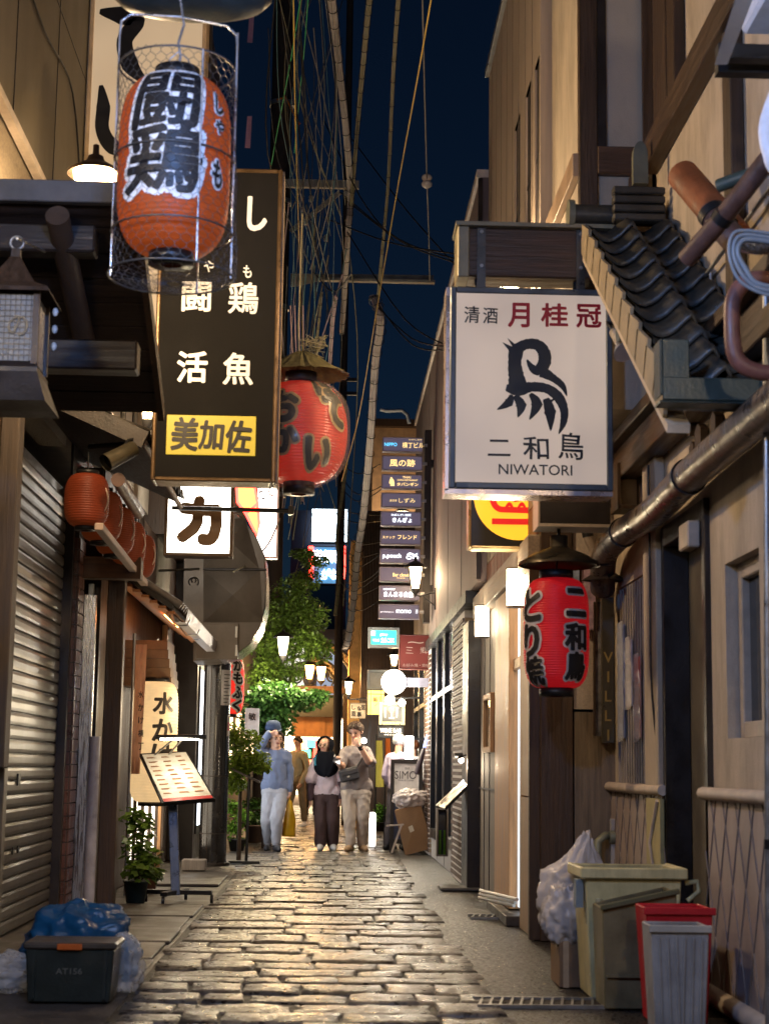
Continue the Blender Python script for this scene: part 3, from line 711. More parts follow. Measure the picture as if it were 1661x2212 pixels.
def signbox(name, label, cat, box, Y, depth, fmat, face, fw=8, group=None, inset=.012, bevel=.004):
    x0, x1, z0, z1 = rect(*box, Y); k = mpp(Y) * fw
    t = thing(name, label, cat, ((x0 + x1) / 2, Y, z0), group)
    f = MB()
    f.box(x0, x0 + k, Y, Y + depth, z0, z1).box(x1 - k, x1, Y, Y + depth, z0, z1).box(x0 + k, x1 - k, Y, Y + depth, z0, z0 + k).box(x0 + k, x1 - k, Y, Y + depth, z1 - k, z1)
    f.build('frame', fmat, t, bevel=bevel)
    MB().box(x0 + k * .9, x1 - k * .9, Y + inset, Y + depth - .01, z0 + k * .9, z1 - k * .9).build('face', face, t)
    return t, (x0, x1, z0, z1)

# --- hanging sign with the bird emblem
NY = 9.55
t, (x0, x1, z0, z1) = signbox('hanging_sign', 'white light-box sign with black bird emblem reading NIWATORI', 'sign', (971, 622, 1323, 1057), NY, .22, M('blue_grey_sign_frame', (.10, .115, .125), .4, metal=.3), E('cream_sign_face', (1, .76, .55), .19, base=(.62, .53, .44), var=.22, scale=1.3), fw=14, bevel=.006)  # face is unlit; its weak uneven glow stands in for lamplight on it
MB().box(x0 - .022, x0 - .001, NY + .02, NY + .24, z0 - .01, z1).build('side_trim', M('pale_pink_steel', (.62, .52, .48), .3, metal=.7), t)
MB().box(x0 - .022, x1, NY + .02, NY + .24, z0 - .03, z0 - .001).build('bottom_trim', M('pale_pink_steel', (.62, .52, .48), .3, metal=.7), t)
FY = NY + .012
flet([('清', 1019, 680, 34, 38, .012, 0, .012), ('酒', 1059, 682, 32, 36, .012, 0, .012), ('二', 1078, 967, 50, 36, .012, 0, .02), ('和', 1157, 968, 56, 50, .014, 0, .02), ('鳥', 1232, 964, 54, 60, .012, 0, .02), ('NIWATORI', 1156, 1015, 162, 23, .012)], m_ink, t, FY)
flet([('月', 1120, 681, 46, 54, .03), ('桂', 1197, 681, 58, 52, .03), ('冠', 1271, 683, 54, 52, .03)], m_red_ink, t, FY)
def zfn(zx, zy, lay): return P((1450 + zx / 1.582) / 1.505, (850 + zy / 1.582) / 1.505, Y=FY - .0035 - lay)
em = MB()
em.add([zfn(*p, .006) for p in ((335, 475), (288, 415), (340, 438), (313, 392), (372, 440))], [(0, 4, 2, 1), (4, 3, 2)])
for pts, ws in (([(362, 440), (352, 520), (360, 590), (372, 660)], (75, 62, 74, 100)),
                ([(360, 450), (415, 425), (470, 430), (503, 470), (503, 525), (465, 562), (428, 548)], (50, 48, 52, 60, 62, 45, 12)),
                ([(415, 505), (440, 545), (480, 570)], (6, 34, 40)),
                ([(490, 565), (550, 600), (598, 640), (620, 692)], (58, 36, 30, 4)),
                ([(308, 648), (370, 660), (440, 645), (520, 655), (578, 700), (606, 765), (602, 830), (578, 888)], (30, 62, 46, 44, 50, 40, 32, 3)),
                ([(335, 685), (322, 725), (262, 762)], (14, 44, 3)), ([(352, 690), (385, 740), (368, 802)], (20, 52, 3)),
                ([(432, 680), (465, 735), (428, 814)], (16, 56, 3)), ([(512, 705), (534, 775), (537, 872)], (30, 56, 3)), ([(560, 705), (520, 730)], (4, 22))):
    stroke_poly(em, pts, ws, zfn, bumps=.13)
em.build('bird_emblem', m_ink, t)
# timber beam the sign hangs from
bt = thing('sign_beam', 'thick brown timber beam with metal straps carrying the bird sign', 'beam', P(1150, 540, Y=NY + .1))
a0, a1, c0, c1 = rect(988, 482, 1345, 598, NY)
MB().box(a0 + .04, 2.0, NY + .02, NY + .24, c0, c1 - .03).build('timber', m_dkwoodX, bt, bevel=.01)
MB().box(a0, a0 + .07, NY - .005, NY + .26, c0 - .01, c1 - .03).build('end_cap', M('olive_tin', (.26, .23, .15), .5, metal=.4), bt, bevel=.006)
MB().box(a0 - .01, 1.72, NY - .02, NY + .28, c1 - .028, c1 - .004).build('flashing', M('olive_tin', (.26, .23, .15), .5, metal=.4), bt)
for px in (1040, 1254):
    c = P(px, 540, Y=NY)
    s_ = MB().box(c.x - .025, c.x + .025, NY + .008, NY + .019, c0 - .08, c1 - .035).build('strap', M('grey_strap', (.09, .09, .085), .4, metal=.5), bt)
    for dz in (.06, .27): MB().cyl((c.x, NY + .007, c0 + dz), (c.x, NY - .006, c0 + dz), .012, n=6).build('bolt', m_steel, s_)
    MB().cyl((c.x - .02, NY + .1, z1), (c.x - .02, NY + .1, c0), .014, n=8).build('hanger_rod', m_black, bt)

# --- tall brown board sign
BY = 11.35
m_bronze = M('bronze_frame', (.13, .08, .038), .38, metal=.55, var=.3, scale=10)
t, (x0, x1, z0, z1) = signbox('tall_sign', 'tall dark brown signboard with white characters and a yellow panel', 'sign', (337, 362, 603, 1040), BY, .26, m_bronze, M('dark_brown_board', (.011, .0105, .0105), .75, var=.3, scale=3, bump=.1, spec=.1), fw=9, bevel=.008)
MB().box(x1 - .001, x1 + .012, BY + .05, BY + .3, z0, z1).build('side_panel', M('pale_side', (.33, .26, .19), .5), t)
mw = E('sign_white_glow', (1, .88, .70), .22, base=(.7, .66, .58))
FY = BY + .012
flet([('し', 556, 462, 40, 76, .035), ('や', 452, 576, 22, 26, .02), ('も', 535, 587, 18, 28, .02), ('闘', 425, 641, 62, 66, .022), ('鶏', 526, 644, 64, 70, .018), ('活', 416, 793, 64, 68, .028), ('魚', 515, 797, 64, 70, .022)], mw, t, FY)
a0, a1, c0, c1 = rect(360, 898, 553, 984, FY)
MB().box(a0, a1, FY - .008, FY - .001, c0, c1).build('yellow_panel', E('yellow_panel', (.80, .62, .06), .14, base=(.5, .40, .05)), t, bevel=.02)
flet([('美', 399, 938, 56, 72, .03, .1, .015), ('加', 457, 940, 54, 62, .03, .1, .015), ('佐', 516, 944, 54, 70, .03, .1, .015)], m_ink, t, FY - .008)
MB().tube([(x0 + .1, BY + .15, z0 + .3), (x0 - .5, BY + .5, z0 + .32)], .02, 8).tube([(x0 + .1, BY + .15, z1 - .3), (x0 - .5, BY + .5, z1 - .3)], .02, 8).build('bracket', m_black, t)

# --- big pale board with brushed strokes above the porch
QY = 12.9
t, (x0, x1, z0, z1) = signbox('brush_sign', 'large cream signboard with bold brushed black strokes high on the wall', 'sign', (188, -420, 442, 846), QY, .3, M('cream_frame', (.55, .40, .24), .5), E('cream_board_lit', (1, .74, .46), .16, base=(.6, .5, .36), var=.3, scale=.8), fw=9)
bs = MB()
def qf(x, y, lay): return P(x, y, Y=QY + .008 - lay)
for pts, ws in (([(216, 25), (262, 33), (296, 44), (270, 88), (282, 140), (312, 175)], (10, 40, 36, 34, 38, 12)), ([(219, 184), (224, 230), (222, 280), (246, 318), (300, 335)], (8, 30, 30, 34, 8))):
    stroke_poly(bs, pts, ws, qf)
bs.build('brush_strokes', m_ink, t)

# --- lit square sign with one character
SY = 16.6
t, (x0, x1, z0, z1) = signbox('square_light_sign', 'glowing white square sign with one brushed character in a scalloped ring', 'sign', (356, 1043, 504, 1201), SY, .24, M('dark_brown_frame', (.10, .055, .03), .5), E('white_sign_lit', (1, .93, .82), 6), fw=7)
flet([('力', 432, 1122, 80, 92, .10, .05, .03)], M('brown_ink', (.16, .08, .03), .5, bump=0), t, SY + .012)
rg = MB(); c = V((430, 1128, 0)); n = 14
for i in range(n):
    a = 2 * math.pi * i / n; cx, cy_ = c.x + 50 * math.cos(a), c.y + 50 * math.sin(a)
    rg.tube([P(cx + 12 * math.cos(a + u), cy_ + 12 * math.sin(a + u), Y=SY + .005) for u in np.linspace(-1.5, 1.5, 8)], .0035, 4)
rg.build('scallop_ring', M('tan_line', (.45, .30, .14), .5), t)
p = thing('sign_pole', 'thin black horizontal pole crossing before the square sign', 'pole', P(500, 1103, Y=16.3))
MB().cyl(P(372, 1097, Y=16.3), P(634, 1104, Y=16.3), .022, n=8).build('bar', m_black, p)
MB().box(P(630, 1100, Y=16.3).x - .03, P(630, 1100, Y=16.3).x + .02, 16.26, 16.36, P(630, 1112, Y=16.3).z, P(630, 1094, Y=16.3).z).build('end_plate', m_black, p)

# --- red neon pennant and pale lit board beyond
t = thing('red_neon_sign', 'red and orange glowing pennant sign beside the square sign', 'sign', P(535, 1100, Y=20))
poly = [P(x, y, Y=20) for x, y in ((512, 1046), (549, 1046), (556, 1085), (560, 1130), (556, 1158), (532, 1110), (514, 1085))]
MB().prism(poly, (0, .1, 0)).build('face', E('neon_orange', (1, .13, .03), 6), t)
e = MB(); pp = [q_ - V((0, .01, 0)) for q_ in poly]
e.tube(pp + [pp[0]], .02, 6).tube([pp[5], P(556, 1088, Y=19.99)], .018, 6).build('tube', E('neon_red', (1, .03, .02), 9), t)
t, _ = signbox('white_board_sign', 'tall white lit board with black brushed marks behind the red neon', 'sign', (553, 1040, 601, 1205), 21, .2, m_white, E('white_board_lit', (1, .97, .88), 1.7), fw=3)
flet([('て', 583, 1060, 22, 26, .0), ('ん', 566, 1062, 18, 36, .0)], m_ink, t, 21.012)

# --- yellow disc sign
YY = 12.0
t, (x0, x1, z0, z1) = signbox('disc_sign', 'black rounded sign with a yellow disc and red fish bowl drawing', 'sign', (1012, 1000, 1238, 1186), YY, .2, M('gilt_frame', (.50, .38, .2), .35, metal=.5), M('black_sign_face', (.02, .018, .014), .4), fw=6, bevel=.02)
yd = MB(); c = V((1117, 1066)); pts = [P(1120 + 97 * math.cos(a), 1070 + 97 * math.sin(a), Y=YY + .006) for a in np.linspace(0, 2 * math.pi, 48, endpoint=False)]
yd.add(pts[::-1], [tuple(range(48))]); yd.build('yellow_disc', E('yellow_disc', (1, .50, .03), .55, base=(.8, .42, .02)), t)
rd = MB()
def yf(x, y, lay): return P(x, y, Y=YY + .003 - lay)
stroke_poly(rd, [(1063, 1030), (1063, 1075), (1074, 1097), (1100, 1101), (1180, 1101), (1192, 1085)], (13, 13, 13, 13, 13, 10), yf)
stroke_poly(rd, [(1062, 1126), (1120, 1127), (1190, 1127)], (13, 13, 13), yf)
stroke_poly(rd, [(1101, 1080), (1113, 1079), (1121, 1081), (1126, 1079)], (2, 12, 3, 8), yf)
for xx in (1100, 1127, 1150): stroke_poly(rd, [(xx - 9, 1097), (xx, 1089), (xx + 8, 1098)], (3, 9, 3), yf)
rd.build('fish_bowl_drawing', E('red_print', (.9, .02, .02), .25, base=(.7, .02, .02)), t)
# dark back of another sign
x0, x1, z0, z1 = rect(1166, 1062, 1318, 1131, 10.2)
t = thing('sign_back_box', 'plain black box sign end hanging under the bird sign', 'sign', ((x0 + x1) / 2, 10.2, z0))
MB().box(x0, x1, 10.2, 10.45, z0, z1).build('body', m_dark, t, bevel=.004)
MB().box(x0 - .012, x0 - .001, 10.2, 10.46, z0 - .02, z1).box(x0, x1, 10.2, 10.46, z0 - .02, z0 - .001).build('edge_trim', M('pale_edge', (.5, .42, .34), .4), t)

# ------------------------------------------------------------------ paper lanterns
def rad(tt, R, rc, p): return rc + (R - rc) * max(0, 1 - abs(tt) ** p) ** .5
def lantern_body(c, R, H, rc, p, ribs, amp, n=40):
    prof = []; k = ribs * 4
    for i in range(k + 1):
        tt = -1 + 2 * i / k; r = rad(tt, R, rc, p) + amp * (math.cos(2 * math.pi * i / 4) * .5)
        prof.append((r, tt * H / 2))
    return MB().lathe(c, prof, n)
def lantern_text(c, R, H, rc, p, items, off, ribs=0, turn=0):
    """items: (text, u centre (m, arc), v centre (m), w, h, bold)"""
    c = V(c); outs = []
    for text, u0, v0, w_, h_, bold, *r in items:
        out = MB()
        vs, fs = fit(text, w_, h_, bold, *(r or [0]))
        if not len(vs): continue
        ex = vs.max(0); en = vs.min(0)
        ws, gs = wrap((vs, fs), lambda x, y: (x, y), np.arange(en[0], ex[0], R * .16), np.arange(en[1], ex[1], H * .04))
        em = ex[1] - en[1]
        for k, (ox, oy) in enumerate(ring(bold)):
            pts = []
            for x, y in ws:
                a = (x + ox * em + u0) / R + turn; v = min(max(y + oy * em + v0, -H / 2), H / 2); r_ = rad(2 * v / H, R, rc, p) + off + k * .00015
                pts.append((c.x + r_ * math.sin(a), c.y - r_ * math.cos(a), c.z + v))
            out.add(pts, gs, True)
        outs.append(out)
    class Many:
        def build(s, name, mat, parent):
            for o_ in outs: o_.build(name, mat, parent)
    return Many()
def caps(c, H, rc, hc, mat, t, lip=.008):
    for s in (-1, 1):
        z = c[2] + s * (H / 2 + hc / 2 - .004)
        MB().lathe((c[0], c[1], z), [(rc * .5, hc / 2 * s), (rc + lip, hc / 2 * s), (rc + lip, -hc / 2 * s), (rc * .9, -hc / 2 * s)], 28).build('cap_ring', mat, t)

# caged lantern in the foreground
c = P(377, 360, Y=6.6); R, H, rc, pw = .229, .748, .085, 4.2
t = thing('caged_lantern', 'orange paper lantern with blue-lit outlined characters inside a wire cage', 'lantern', (c.x, c.y, c.z - .5))
lantern_body(c, R, H, rc, pw, 40, .003).build('paper_body', PAPER('orange_red_paper', (.46, .085, .02), emit=.11, ecol=(1, .2, .03)), t)
caps(c, H, rc, .05, m_black, t)
k = mpp(6.6)
def L1i(zx, zy, w_, h_, s, b): return (s, ((zx / 1.661) / 1.505 - 377) * k * 1.05, (360 - (zy / 1.661) / 1.505) * k, w_ / 2.5 * k, h_ / 2.5 * k, b, .12)
it = [(925, 620, 400, 330, '闘'), (905, 965, 430, 370, '鶏'), (1225, 600, 60, 120, 'し'), (1225, 735, 70, 80, 'ゃ'), (1215, 1010, 70, 150, 'も')]
lantern_text(c, R, H, rc, pw, [L1i(x, y, w_, h_, s, .115) for x, y, w_, h_, s in it], .006).build('white_outline', M('white_outline_paint', (.80, .82, .85), .5, bump=0), t)
lantern_text(c, R, H, rc, pw, [L1i(x, y, w_, h_, s, .03) for x, y, w_, h_, s in it], .010).build('lettering', m_ink, t)
cg = MB(); Rc = .240; zt, zb = c.z + .42, c.z - .47
cols, rows = 34, 30; hz = (zt - zb) / rows
def cp(i, z, wob=0):
    a = 2 * math.pi * i / cols; f = (z - zb) / (zt - zb); r_ = Rc * (1 + .05 * (1 - f)) + .004 * math.sin(a * 5 + z * 20)
    return V((c.x + .015 * (1 - f) + r_ * math.cos(a), c.y + r_ * math.sin(a), z + .012 * math.sin(a * 2)))
for j in range(rows):
    z = zb + j * hz
    for i in range(cols):
        o_ = .5 * (j % 2)
        cg.tube([cp(i + o_, z), cp(i + o_, z + hz * .45)], .0013, 3, caps=False)
        cg.tube([cp(i + o_, z + hz * .45), cp(i + o_ + .5, z + hz)], .0013, 3, caps=False)
        cg.tube([cp(i + o_, z + hz * .45), cp(i + o_ - .5, z + hz)], .0013, 3, caps=False)
# sagging floor of netting
for j in range(1, 6):
    r_ = Rc * 1.05 * j / 6
    cg.tube([V((c.x + .015 + r_ * math.cos(a), c.y + r_ * math.sin(a), zb - .03 + .03 * (j / 6) ** 2)) for a in np.linspace(0, 2 * math.pi, 26)], .0013, 3, caps=False)
for i in range(cols):
    a = 2 * math.pi * i / cols; cg.tube([V((c.x + .015 + r_ * math.cos(a + .15 * (r_ > .1)), c.y + r_ * math.sin(a), zb - .03 + .03 * (r_ / Rc) ** 2)) for r_ in (0.03, .1, .18, Rc * 1.05)], .0013, 3, caps=False)
m_wire = M('dark_galvanised_wire', (.10, .10, .10), .4, metal=.6, bump=0)
cg.build('wire_netting', m_wire, t)
for z, r_ in ((zt, Rc), (c.z + .02, Rc * 1.02), (c.z - .29, Rc * 1.03), (zb, Rc * 1.06)):
    MB().tube([V((c.x + r_ * math.cos(a), c.y + r_ * math.sin(a), z)) for a in np.linspace(0, 2 * math.pi, 33)], .0045, 5).build('cage_ring', m_wire, t)
m_wire2 = M('bright_steel_wire', (.55, .57, .6), .3, metal=.8, bump=0)
for a in (math.pi, -.0, -1.05, 1.2):
    MB().tube([V((c.x + Rc * 1.02 * math.cos(a), c.y + Rc * 1.02 * math.sin(a), z)) for z in (zb, c.z, zt + (.17 if abs(a) in (math.pi, 0.) else 0))], .0045, 5).build('cage_upright', m_wire2, t)
hy = c.y
MB().tube([V((c.x - Rc * 1.02, hy, zt + .15)), V((c.x - Rc, hy, zt + .21)), V((c.x - Rc + .04, hy, zt + .24)), V((c.x, hy, zt + .235)), V((c.x + Rc - .04, hy, zt + .20)), V((c.x + Rc, hy, zt + .16)), V((c.x + Rc * 1.02, hy, zt + .12))], .0055, 6).build('bail', m_wire2, t)
MB().tube([V((c.x, hy, c.z + H / 2 + .04)), V((c.x + .01, hy, zt + .06)), V((c.x, hy, zt + .12)), V((c.x + .02, hy, zt + .2)), V((c.x, hy, zt + .32))], .006, 6).tube([V((c.x - .06, hy, c.z + H / 2 + .04)), V((c.x - .03, hy, zt + .05)), V((c.x, hy, zt + .08)), V((c.x + .04, hy, zt + .05)), V((c.x + .07, hy, c.z + H / 2 + .04))], .003, 5).build('hook', m_wire2, t)
# dark bracket plate the cage hangs from
q = P(385, 20, Y=6.75)
bk = thing('hanging_bracket', 'dark rounded bracket plate above the caged lantern', 'bracket', (q.x, q.y, q.z))
MB().lathe((q.x + .06, q.y, q.z + .02), [(.0, -.03), (.2, -.035), (.30, -.01), (.34, .03), (.33, .07), (0, .09)], 32, sy=.5).build('plate', M('dark_teal_metal', (.03, .045, .05), .45, metal=.4), bk)
MB().cyl((q.x - 1.9, q.y, q.z + .08), (q.x + .1, q.y, q.z + .08), .03, n=10).build('arm', m_black, bk)
MB().tube([(q.x - .35, q.y - .1, q.z + .03), (q.x - .1, q.y - .18, q.z - .02), (q.x + .15, q.y - .18, q.z + .0), (q.x + .36, q.y - .1, q.z + .06)], .006, 5).build('cable', m_wire2, bk)

# wrapped red lantern with straw hat
c = P(648, 936, Y=12.2); R, H, rc, pw = .352, .75, .11, 2.3
t = thing('wrapped_lantern', 'round red lantern wrapped in clear plastic under a straw hat', 'lantern', (c.x, c.y, c.z - .5))
lantern_body(c, R, H, rc, pw, 34, .007).build('paper_body', PAPER('bright_red_paper', (.62, .035, .02), emit=.14, rough=.25, spec=.6, ecol=(1, .06, .02)), t)  # lantern is unlit; a weak glow imitates lamplight falling on the paper
caps(c, H, rc, .09, m_dark, t)
k = mpp(12.2)
it = [('て', 74, -36, 58, 66), ('ほ', 66, -92, 66, 44), ('い', 40, 60, 56, 62), ('お', -32, -40, 62, 66), ('か', -30, 30, 60, 56), ('り', 0, 84, 22, 40)]
lantern_text(c, R, H, rc, pw, [(s, u * k * 1.15, -v * k, w_ * k, h_ * k, .16) for s, u, v, w_, h_ in it[:5]], .009).build('gold_outline', M('tan_paint', (.45, .30, .12), .4, bump=0), t)
lantern_text(c, R, H, rc, pw, [(s, u * k * 1.15, -v * k, w_ * k, h_ * k, .07) for s, u, v, w_, h_ in it[:5]], .014).build('lettering', M('dark_green_ink', (.022, .02, .008), .4, bump=0), t)
pl = MB(); prof = []; nn = 64
vs = []
for j in range(22):
    tt = -1.08 + 2.16 * j / 21; r0 = rad(min(1, abs(tt)) * (1 if tt > 0 else -1), R, rc, 2.6) + .022
    if abs(tt) > 1: r0 = rc + .02
    for i in range(nn):
        a = 2 * math.pi * i / nn; pl_ = .004 + .022 * abs(tt) ** 2
        r_ = r0 + pl_ * (.6 * math.sin(a * 13 + tt * 1.5) + .4 * math.sin(a * 29 + tt * 3)); vs.append((c.x + r_ * math.cos(a), c.y + r_ * math.sin(a), c.z + tt * H / 2))
pl.add(vs, [(j * nn + i, j * nn + (i + 1) % nn, (j + 1) * nn + (i + 1) % nn, (j + 1) * nn + i) for j in range(21) for i in range(nn)], True)
pl.build('plastic_wrap', GLASS('clear_film', (.9, .88, .85), .12, .10), t)
ht = MB(); vs = []; nn = 60
for j, (r_, z) in enumerate(((.0, .16), (.05, .15), (.16, .09), (.25, .02), (.36, -.035))):
    for i in range(nn):
        a = 2 * math.pi * i / nn; q_ = r_ * (1 + .03 * math.sin(i * 2.3)); vs.append((c.x + q_ * math.cos(a), c.y + q_ * math.sin(a), c.z + H / 2 + .09 + z + .05 * math.cos(a - .4) * r_ + .006 * (i % 2)))
ht.add(vs, [(j * nn + i, j * nn + (i + 1) % nn, (j + 1) * nn + (i + 1) % nn, (j + 1) * nn + i) for j in range(4) for i in range(nn)])
ht.build('straw_hat', M('olive_straw', (.15, .13, .05), .8, var=.5, scale=3, stretch=(8, 8, 1), bump=.6, bscale=60), t)
ro = MB(); rr = random.Random(3)
for i in range(9):
    pts = [V((c.x + rr.uniform(-.02, .2), c.y + rr.uniform(-.08, .08), c.z + H / 2 + .24 + rr.uniform(-.03, .14))) for _ in range(6)]; ro.tube(pts, .004, 4)
ro.build('tangled_cord', M('pale_cord', (.45, .40, .22), .7), t)
MB().tube([V((c.x - .02, c.y, c.z + H / 2 + .22)), V((c.x - .03, c.y, c.z + H / 2 + .45)), V((c.x - .02, c.y, c.z + 1.7))], .006, 5).build('hanging_cord', M('pale_cord', (.45, .40, .22), .7), t)

# red lantern under a tin shade
c = P(1201, 1368, Y=10.3); R, H, rc, pw = .203, .68, .098, 4.6
t = thing('red_lantern', 'bright red ribbed lantern with black outlined characters under a tin shade', 'lantern', (c.x, c.y, c.z - .4))
lantern_body(c, R, H, rc, pw, 44, .0035).build('paper_body', PAPER('crimson_paper', (.50, .012, .022), emit=.13, rough=.4, ecol=(1, .02, .03)), t)
caps(c, H, rc, .055, m_black, t)
k = mpp(10.3)
it = [('二', 34, -62, 48, 56), ('和', 32, 12, 50, 54), ('鳥', 32, 74, 46, 56), ('と', -62, -56, 46, 66), ('り', -62, 20, 40, 66), ('焼', -58, 84, 48, 56)]
lantern_text(c, R, H, rc, pw, [(s, u * k * 1.1, -v * k, w_ * k, h_ * k, .13) for s, u, v, w_, h_ in it], .006).build('grey_outline', M('pale_grey_paint', (.46, .42, .40), .5, bump=0), t)
lantern_text(c, R, H, rc, pw, [(s, u * k * 1.1, -v * k, w_ * k, h_ * k, .05) for s, u, v, w_, h_ in it], .010).build('lettering', m_ink, t)
sd = P(1207, 1216, Y=10.3)
MB().lathe((sd.x, sd.y, sd.z), [(.255, -.02), (.25, .0), (.17, .05), (.07, .09), (.055, .10), (.055, .17), (.0, .17)], 36).build('tin_shade', M('dark_tin', (.05, .04, .025), .35, metal=.7, var=.4), t)
MB().cyl((c.x, c.y, c.z + H / 2 + .04), (sd.x, sd.y, sd.z + .12), .006, n=6).tube([(sd.x, sd.y, sd.z + .17), (sd.x, sd.y + .02, sd.z + .22), (sd.x - .01, sd.y + .03, sd.z + .30)], .012, 6).build('hook', m_black, t)
MB().tube([(sd.x + .24, sd.y, sd.z - .01), (sd.x + .30, sd.y + .05, sd.z - .0), (sd.x + .36, sd.y + .2, sd.z + .02)], .008, 6).build('wire', m_black, t)

# row of small lanterns beneath the awning roof
c0 = V((-1.72, 11.55, 2.95)); R, H = .155, .37
first = thing('small_lantern', 'orange lantern under the awning, first of the row', 'lantern', (c0.x, c0.y, c0.z - .2), 'row of orange lanterns under the awning')
lantern_body(c0, R, H, .07, 3.0, 22, .005, 28).build('paper_body', PAPER('dim_orange_paper', (.22, .034, .012), emit=.025, ecol=(1, .2, .04)), first)
caps(c0, H, .07, .03, m_black, first)
rg = MB(); rg.tube([(c0.x + R * 1.01 * math.cos(a) , c0.y - .06, c0.z + H * .42 * math.sin(a)) for a in np.linspace(-1.4, 1.4, 14)], .006, 5).build('pale_rim', M('pale_rim', (.65, .5, .4), .5), first)
MB().cyl((c0.x, c0.y, c0.z + H / 2 + .02), (c0.x, c0.y, c0.z + H / 2 + .16), .006, n=6).build('hook', m_black, first)
ords = ('first', 'second', 'third', 'fourth', 'fifth')
for i in range(1, 5):
    q = copy_tree(first, None, (c0.x + .012 * i, c0.y + i * .68, c0.z - .2 - .012 * i)); q['label'] = 'orange lantern under the awning, %s of the row' % ords[i]
t = thing('lantern_rail', 'pale wooden rail running beneath the row of orange lanterns', 'rail', (-1.6, 12.5, 2.75))
MB().bar((-1.60, 11.35, 2.74), (-1.62, 14.4, 2.68), .06, .05).build('batten', M('pinkish_batten', (.40, .30, .25), .6), t, bevel=.005)
for i in range(5): MB().bar((-1.72 + .012 * i, 11.55 + i * .68, 2.76), (-1.6, 11.55 + i * .68, 2.735), .02, .012).build('clip', m_steel, t)

# tall white paper lantern on the eatery front
c = P(333, 1602, Y=15.6); R, H, rc, pw = .215, 1.10, .12, 7
t = thing('white_lantern', 'tall glowing cream paper lantern with brushed black characters', 'lantern', (c.x, c.y, c.z - .6))
lantern_body(c, R, H, rc, pw, 40, .004, 36).build('paper_body', PAPER('cream_lit_paper', (.75, .60, .38), emit=.42, ecol=(1, .72, .38)), t)
caps(c, H, rc, .04, m_black, t)
k = mpp(15.6)
lantern_text(c, R, H, rc, pw, [(s, 24 * k, v * k, 44 * k, 44 * k, .04, .05) for s, v in (('水', 80), ('か', 24), ('け', -28))], .008).build('lettering', M('brown_black_ink', (.03, .02, .012), .5, bump=0), t)
MB().box(c.x - .1, c.x + .1, c.y + .1, c.y + .35, c.z + H / 2 + .02, c.z + H / 2 + .05).build('bracket', m_black, t)
lamp('white_lantern_light', (c.x + .45, c.y - .1, c.z + .3), 10, (1, .78, .48), .15, t)

# far red lantern by the column
c = P(497, 1482, Y=20.5); R, H = .175, .68
t = thing('far_red_lantern', 'long red lantern with white outlined kana beside the black column', 'lantern', (c.x, c.y, c.z - .4))
lantern_body(c, R, H, .09, 4, 26, .005, 28).build('paper_body', PAPER('lit_red_paper', (.62, .03, .02), emit=.5, ecol=(1, .05, .03)), t)
caps(c, H, .09, .04, m_black, t)
k = mpp(20.5); it = [('か', 20, 44), ('も', 20, 16), ('ふ', 20, -14), ('く', 20, -42)]
lantern_text(c, R, H, .09, 4, [(s, u * k, v * k, 22 * k, 24 * k, .20) for s, u, v in it], .006).build('white_outline', m_wpaint, t)
lantern_text(c, R, H, .09, 4, [(s, u * k, v * k, 22 * k, 24 * k, .05) for s, u, v in it], .012).build('lettering', m_ink, t)

# ------------------------------------------------------------------ tenant sign tower
TY = 22.0
tw = thing('sign_tower_post', 'dark steel post carrying the stack of tenant signs', 'post', P(918, 1340, Y=TY + .2))
a, b, z0, z1 = rect(916, 930, 930, 1345, TY + .1)
MB().box(a, b, TY + .05, TY + .25, z0, z1).build('post', m_dark, tw)
MB().box(b, 1.34, TY + .1, TY + .2, z1 - .5, z1 - .4).box(b, 1.34, TY + .1, TY + .2, z0 + .4, z0 + .5).build('arm', m_dark, tw)
m_slate = M('slate_sign_body', (.24, .22, .28), .35, metal=.2, var=.1, bump=0)
gold = E('gold_glow', (1, .74, .30), .7); whi = E('white_glow', (.85, .92, 1), 1.0); cyan = E('cyan_glow', (.1, .6, 1), 1.2)
tn = [('topmost', [('NIPPO', -26, 0, 30, 9, .0, cyan), ('横丁ビル', 22, 2, 52, 15, .01, gold), ('ひがしがわ', 28, -10, 34, 4, .0, gold)]),
      ('second', [('風の跡', 0, 0, 62, 19, .02, gold)]),
      ('third', [('THAI', 10, -9, 20, 6, .02, gold), ('CAFE & RESTAURANT', 12, -3, 50, 4, .02, gold), ('タバンギン', 12, 6, 52, 9, .03, gold), ('♞', -22, 0, 12, 22, .03, gold)]),
      ('fourth', [('しずみ', 12, 1, 40, 12, .0, gold), ('浪花亭', -18, 1, 18, 6, .0, gold)]),
      ('fifth', [('きんぎょ', 2, 3, 46, 12, .04, whi), ('おばんざい割烹', 0, -8, 48, 6, .02, whi)]),
      ('sixth', [('フレンド', 14, 0, 46, 11, .02, gold), ('スナック', -26, 0, 30, 7, .02, gold)]),
      ('seventh', [('p.pouch', -18, 1, 44, 14, .03, whi), ('oo', 26, 4, 30, 9, .05, whi), ('~', 26, -3, 24, 8, .05, whi)]),
      ('eighth', [('Bar cloud', 2, 1, 38, 9, .01, gold), ('-hozenji-', 2, 8, 22, 4, .0, gold)]),
      ('ninth', [('まんまる食堂', -2, 3, 70, 14, .03, whi), ('法善寺横丁', -22, -8, 30, 5, .02, whi)]),
      ('lowest', [('momo', 10, 0, 36, 9, .01, whi), ('gendaikappou', -26, 1, 32, 4, .0, whi), ('法善寺', 38, 0, 6, 12, .0, whi)])]
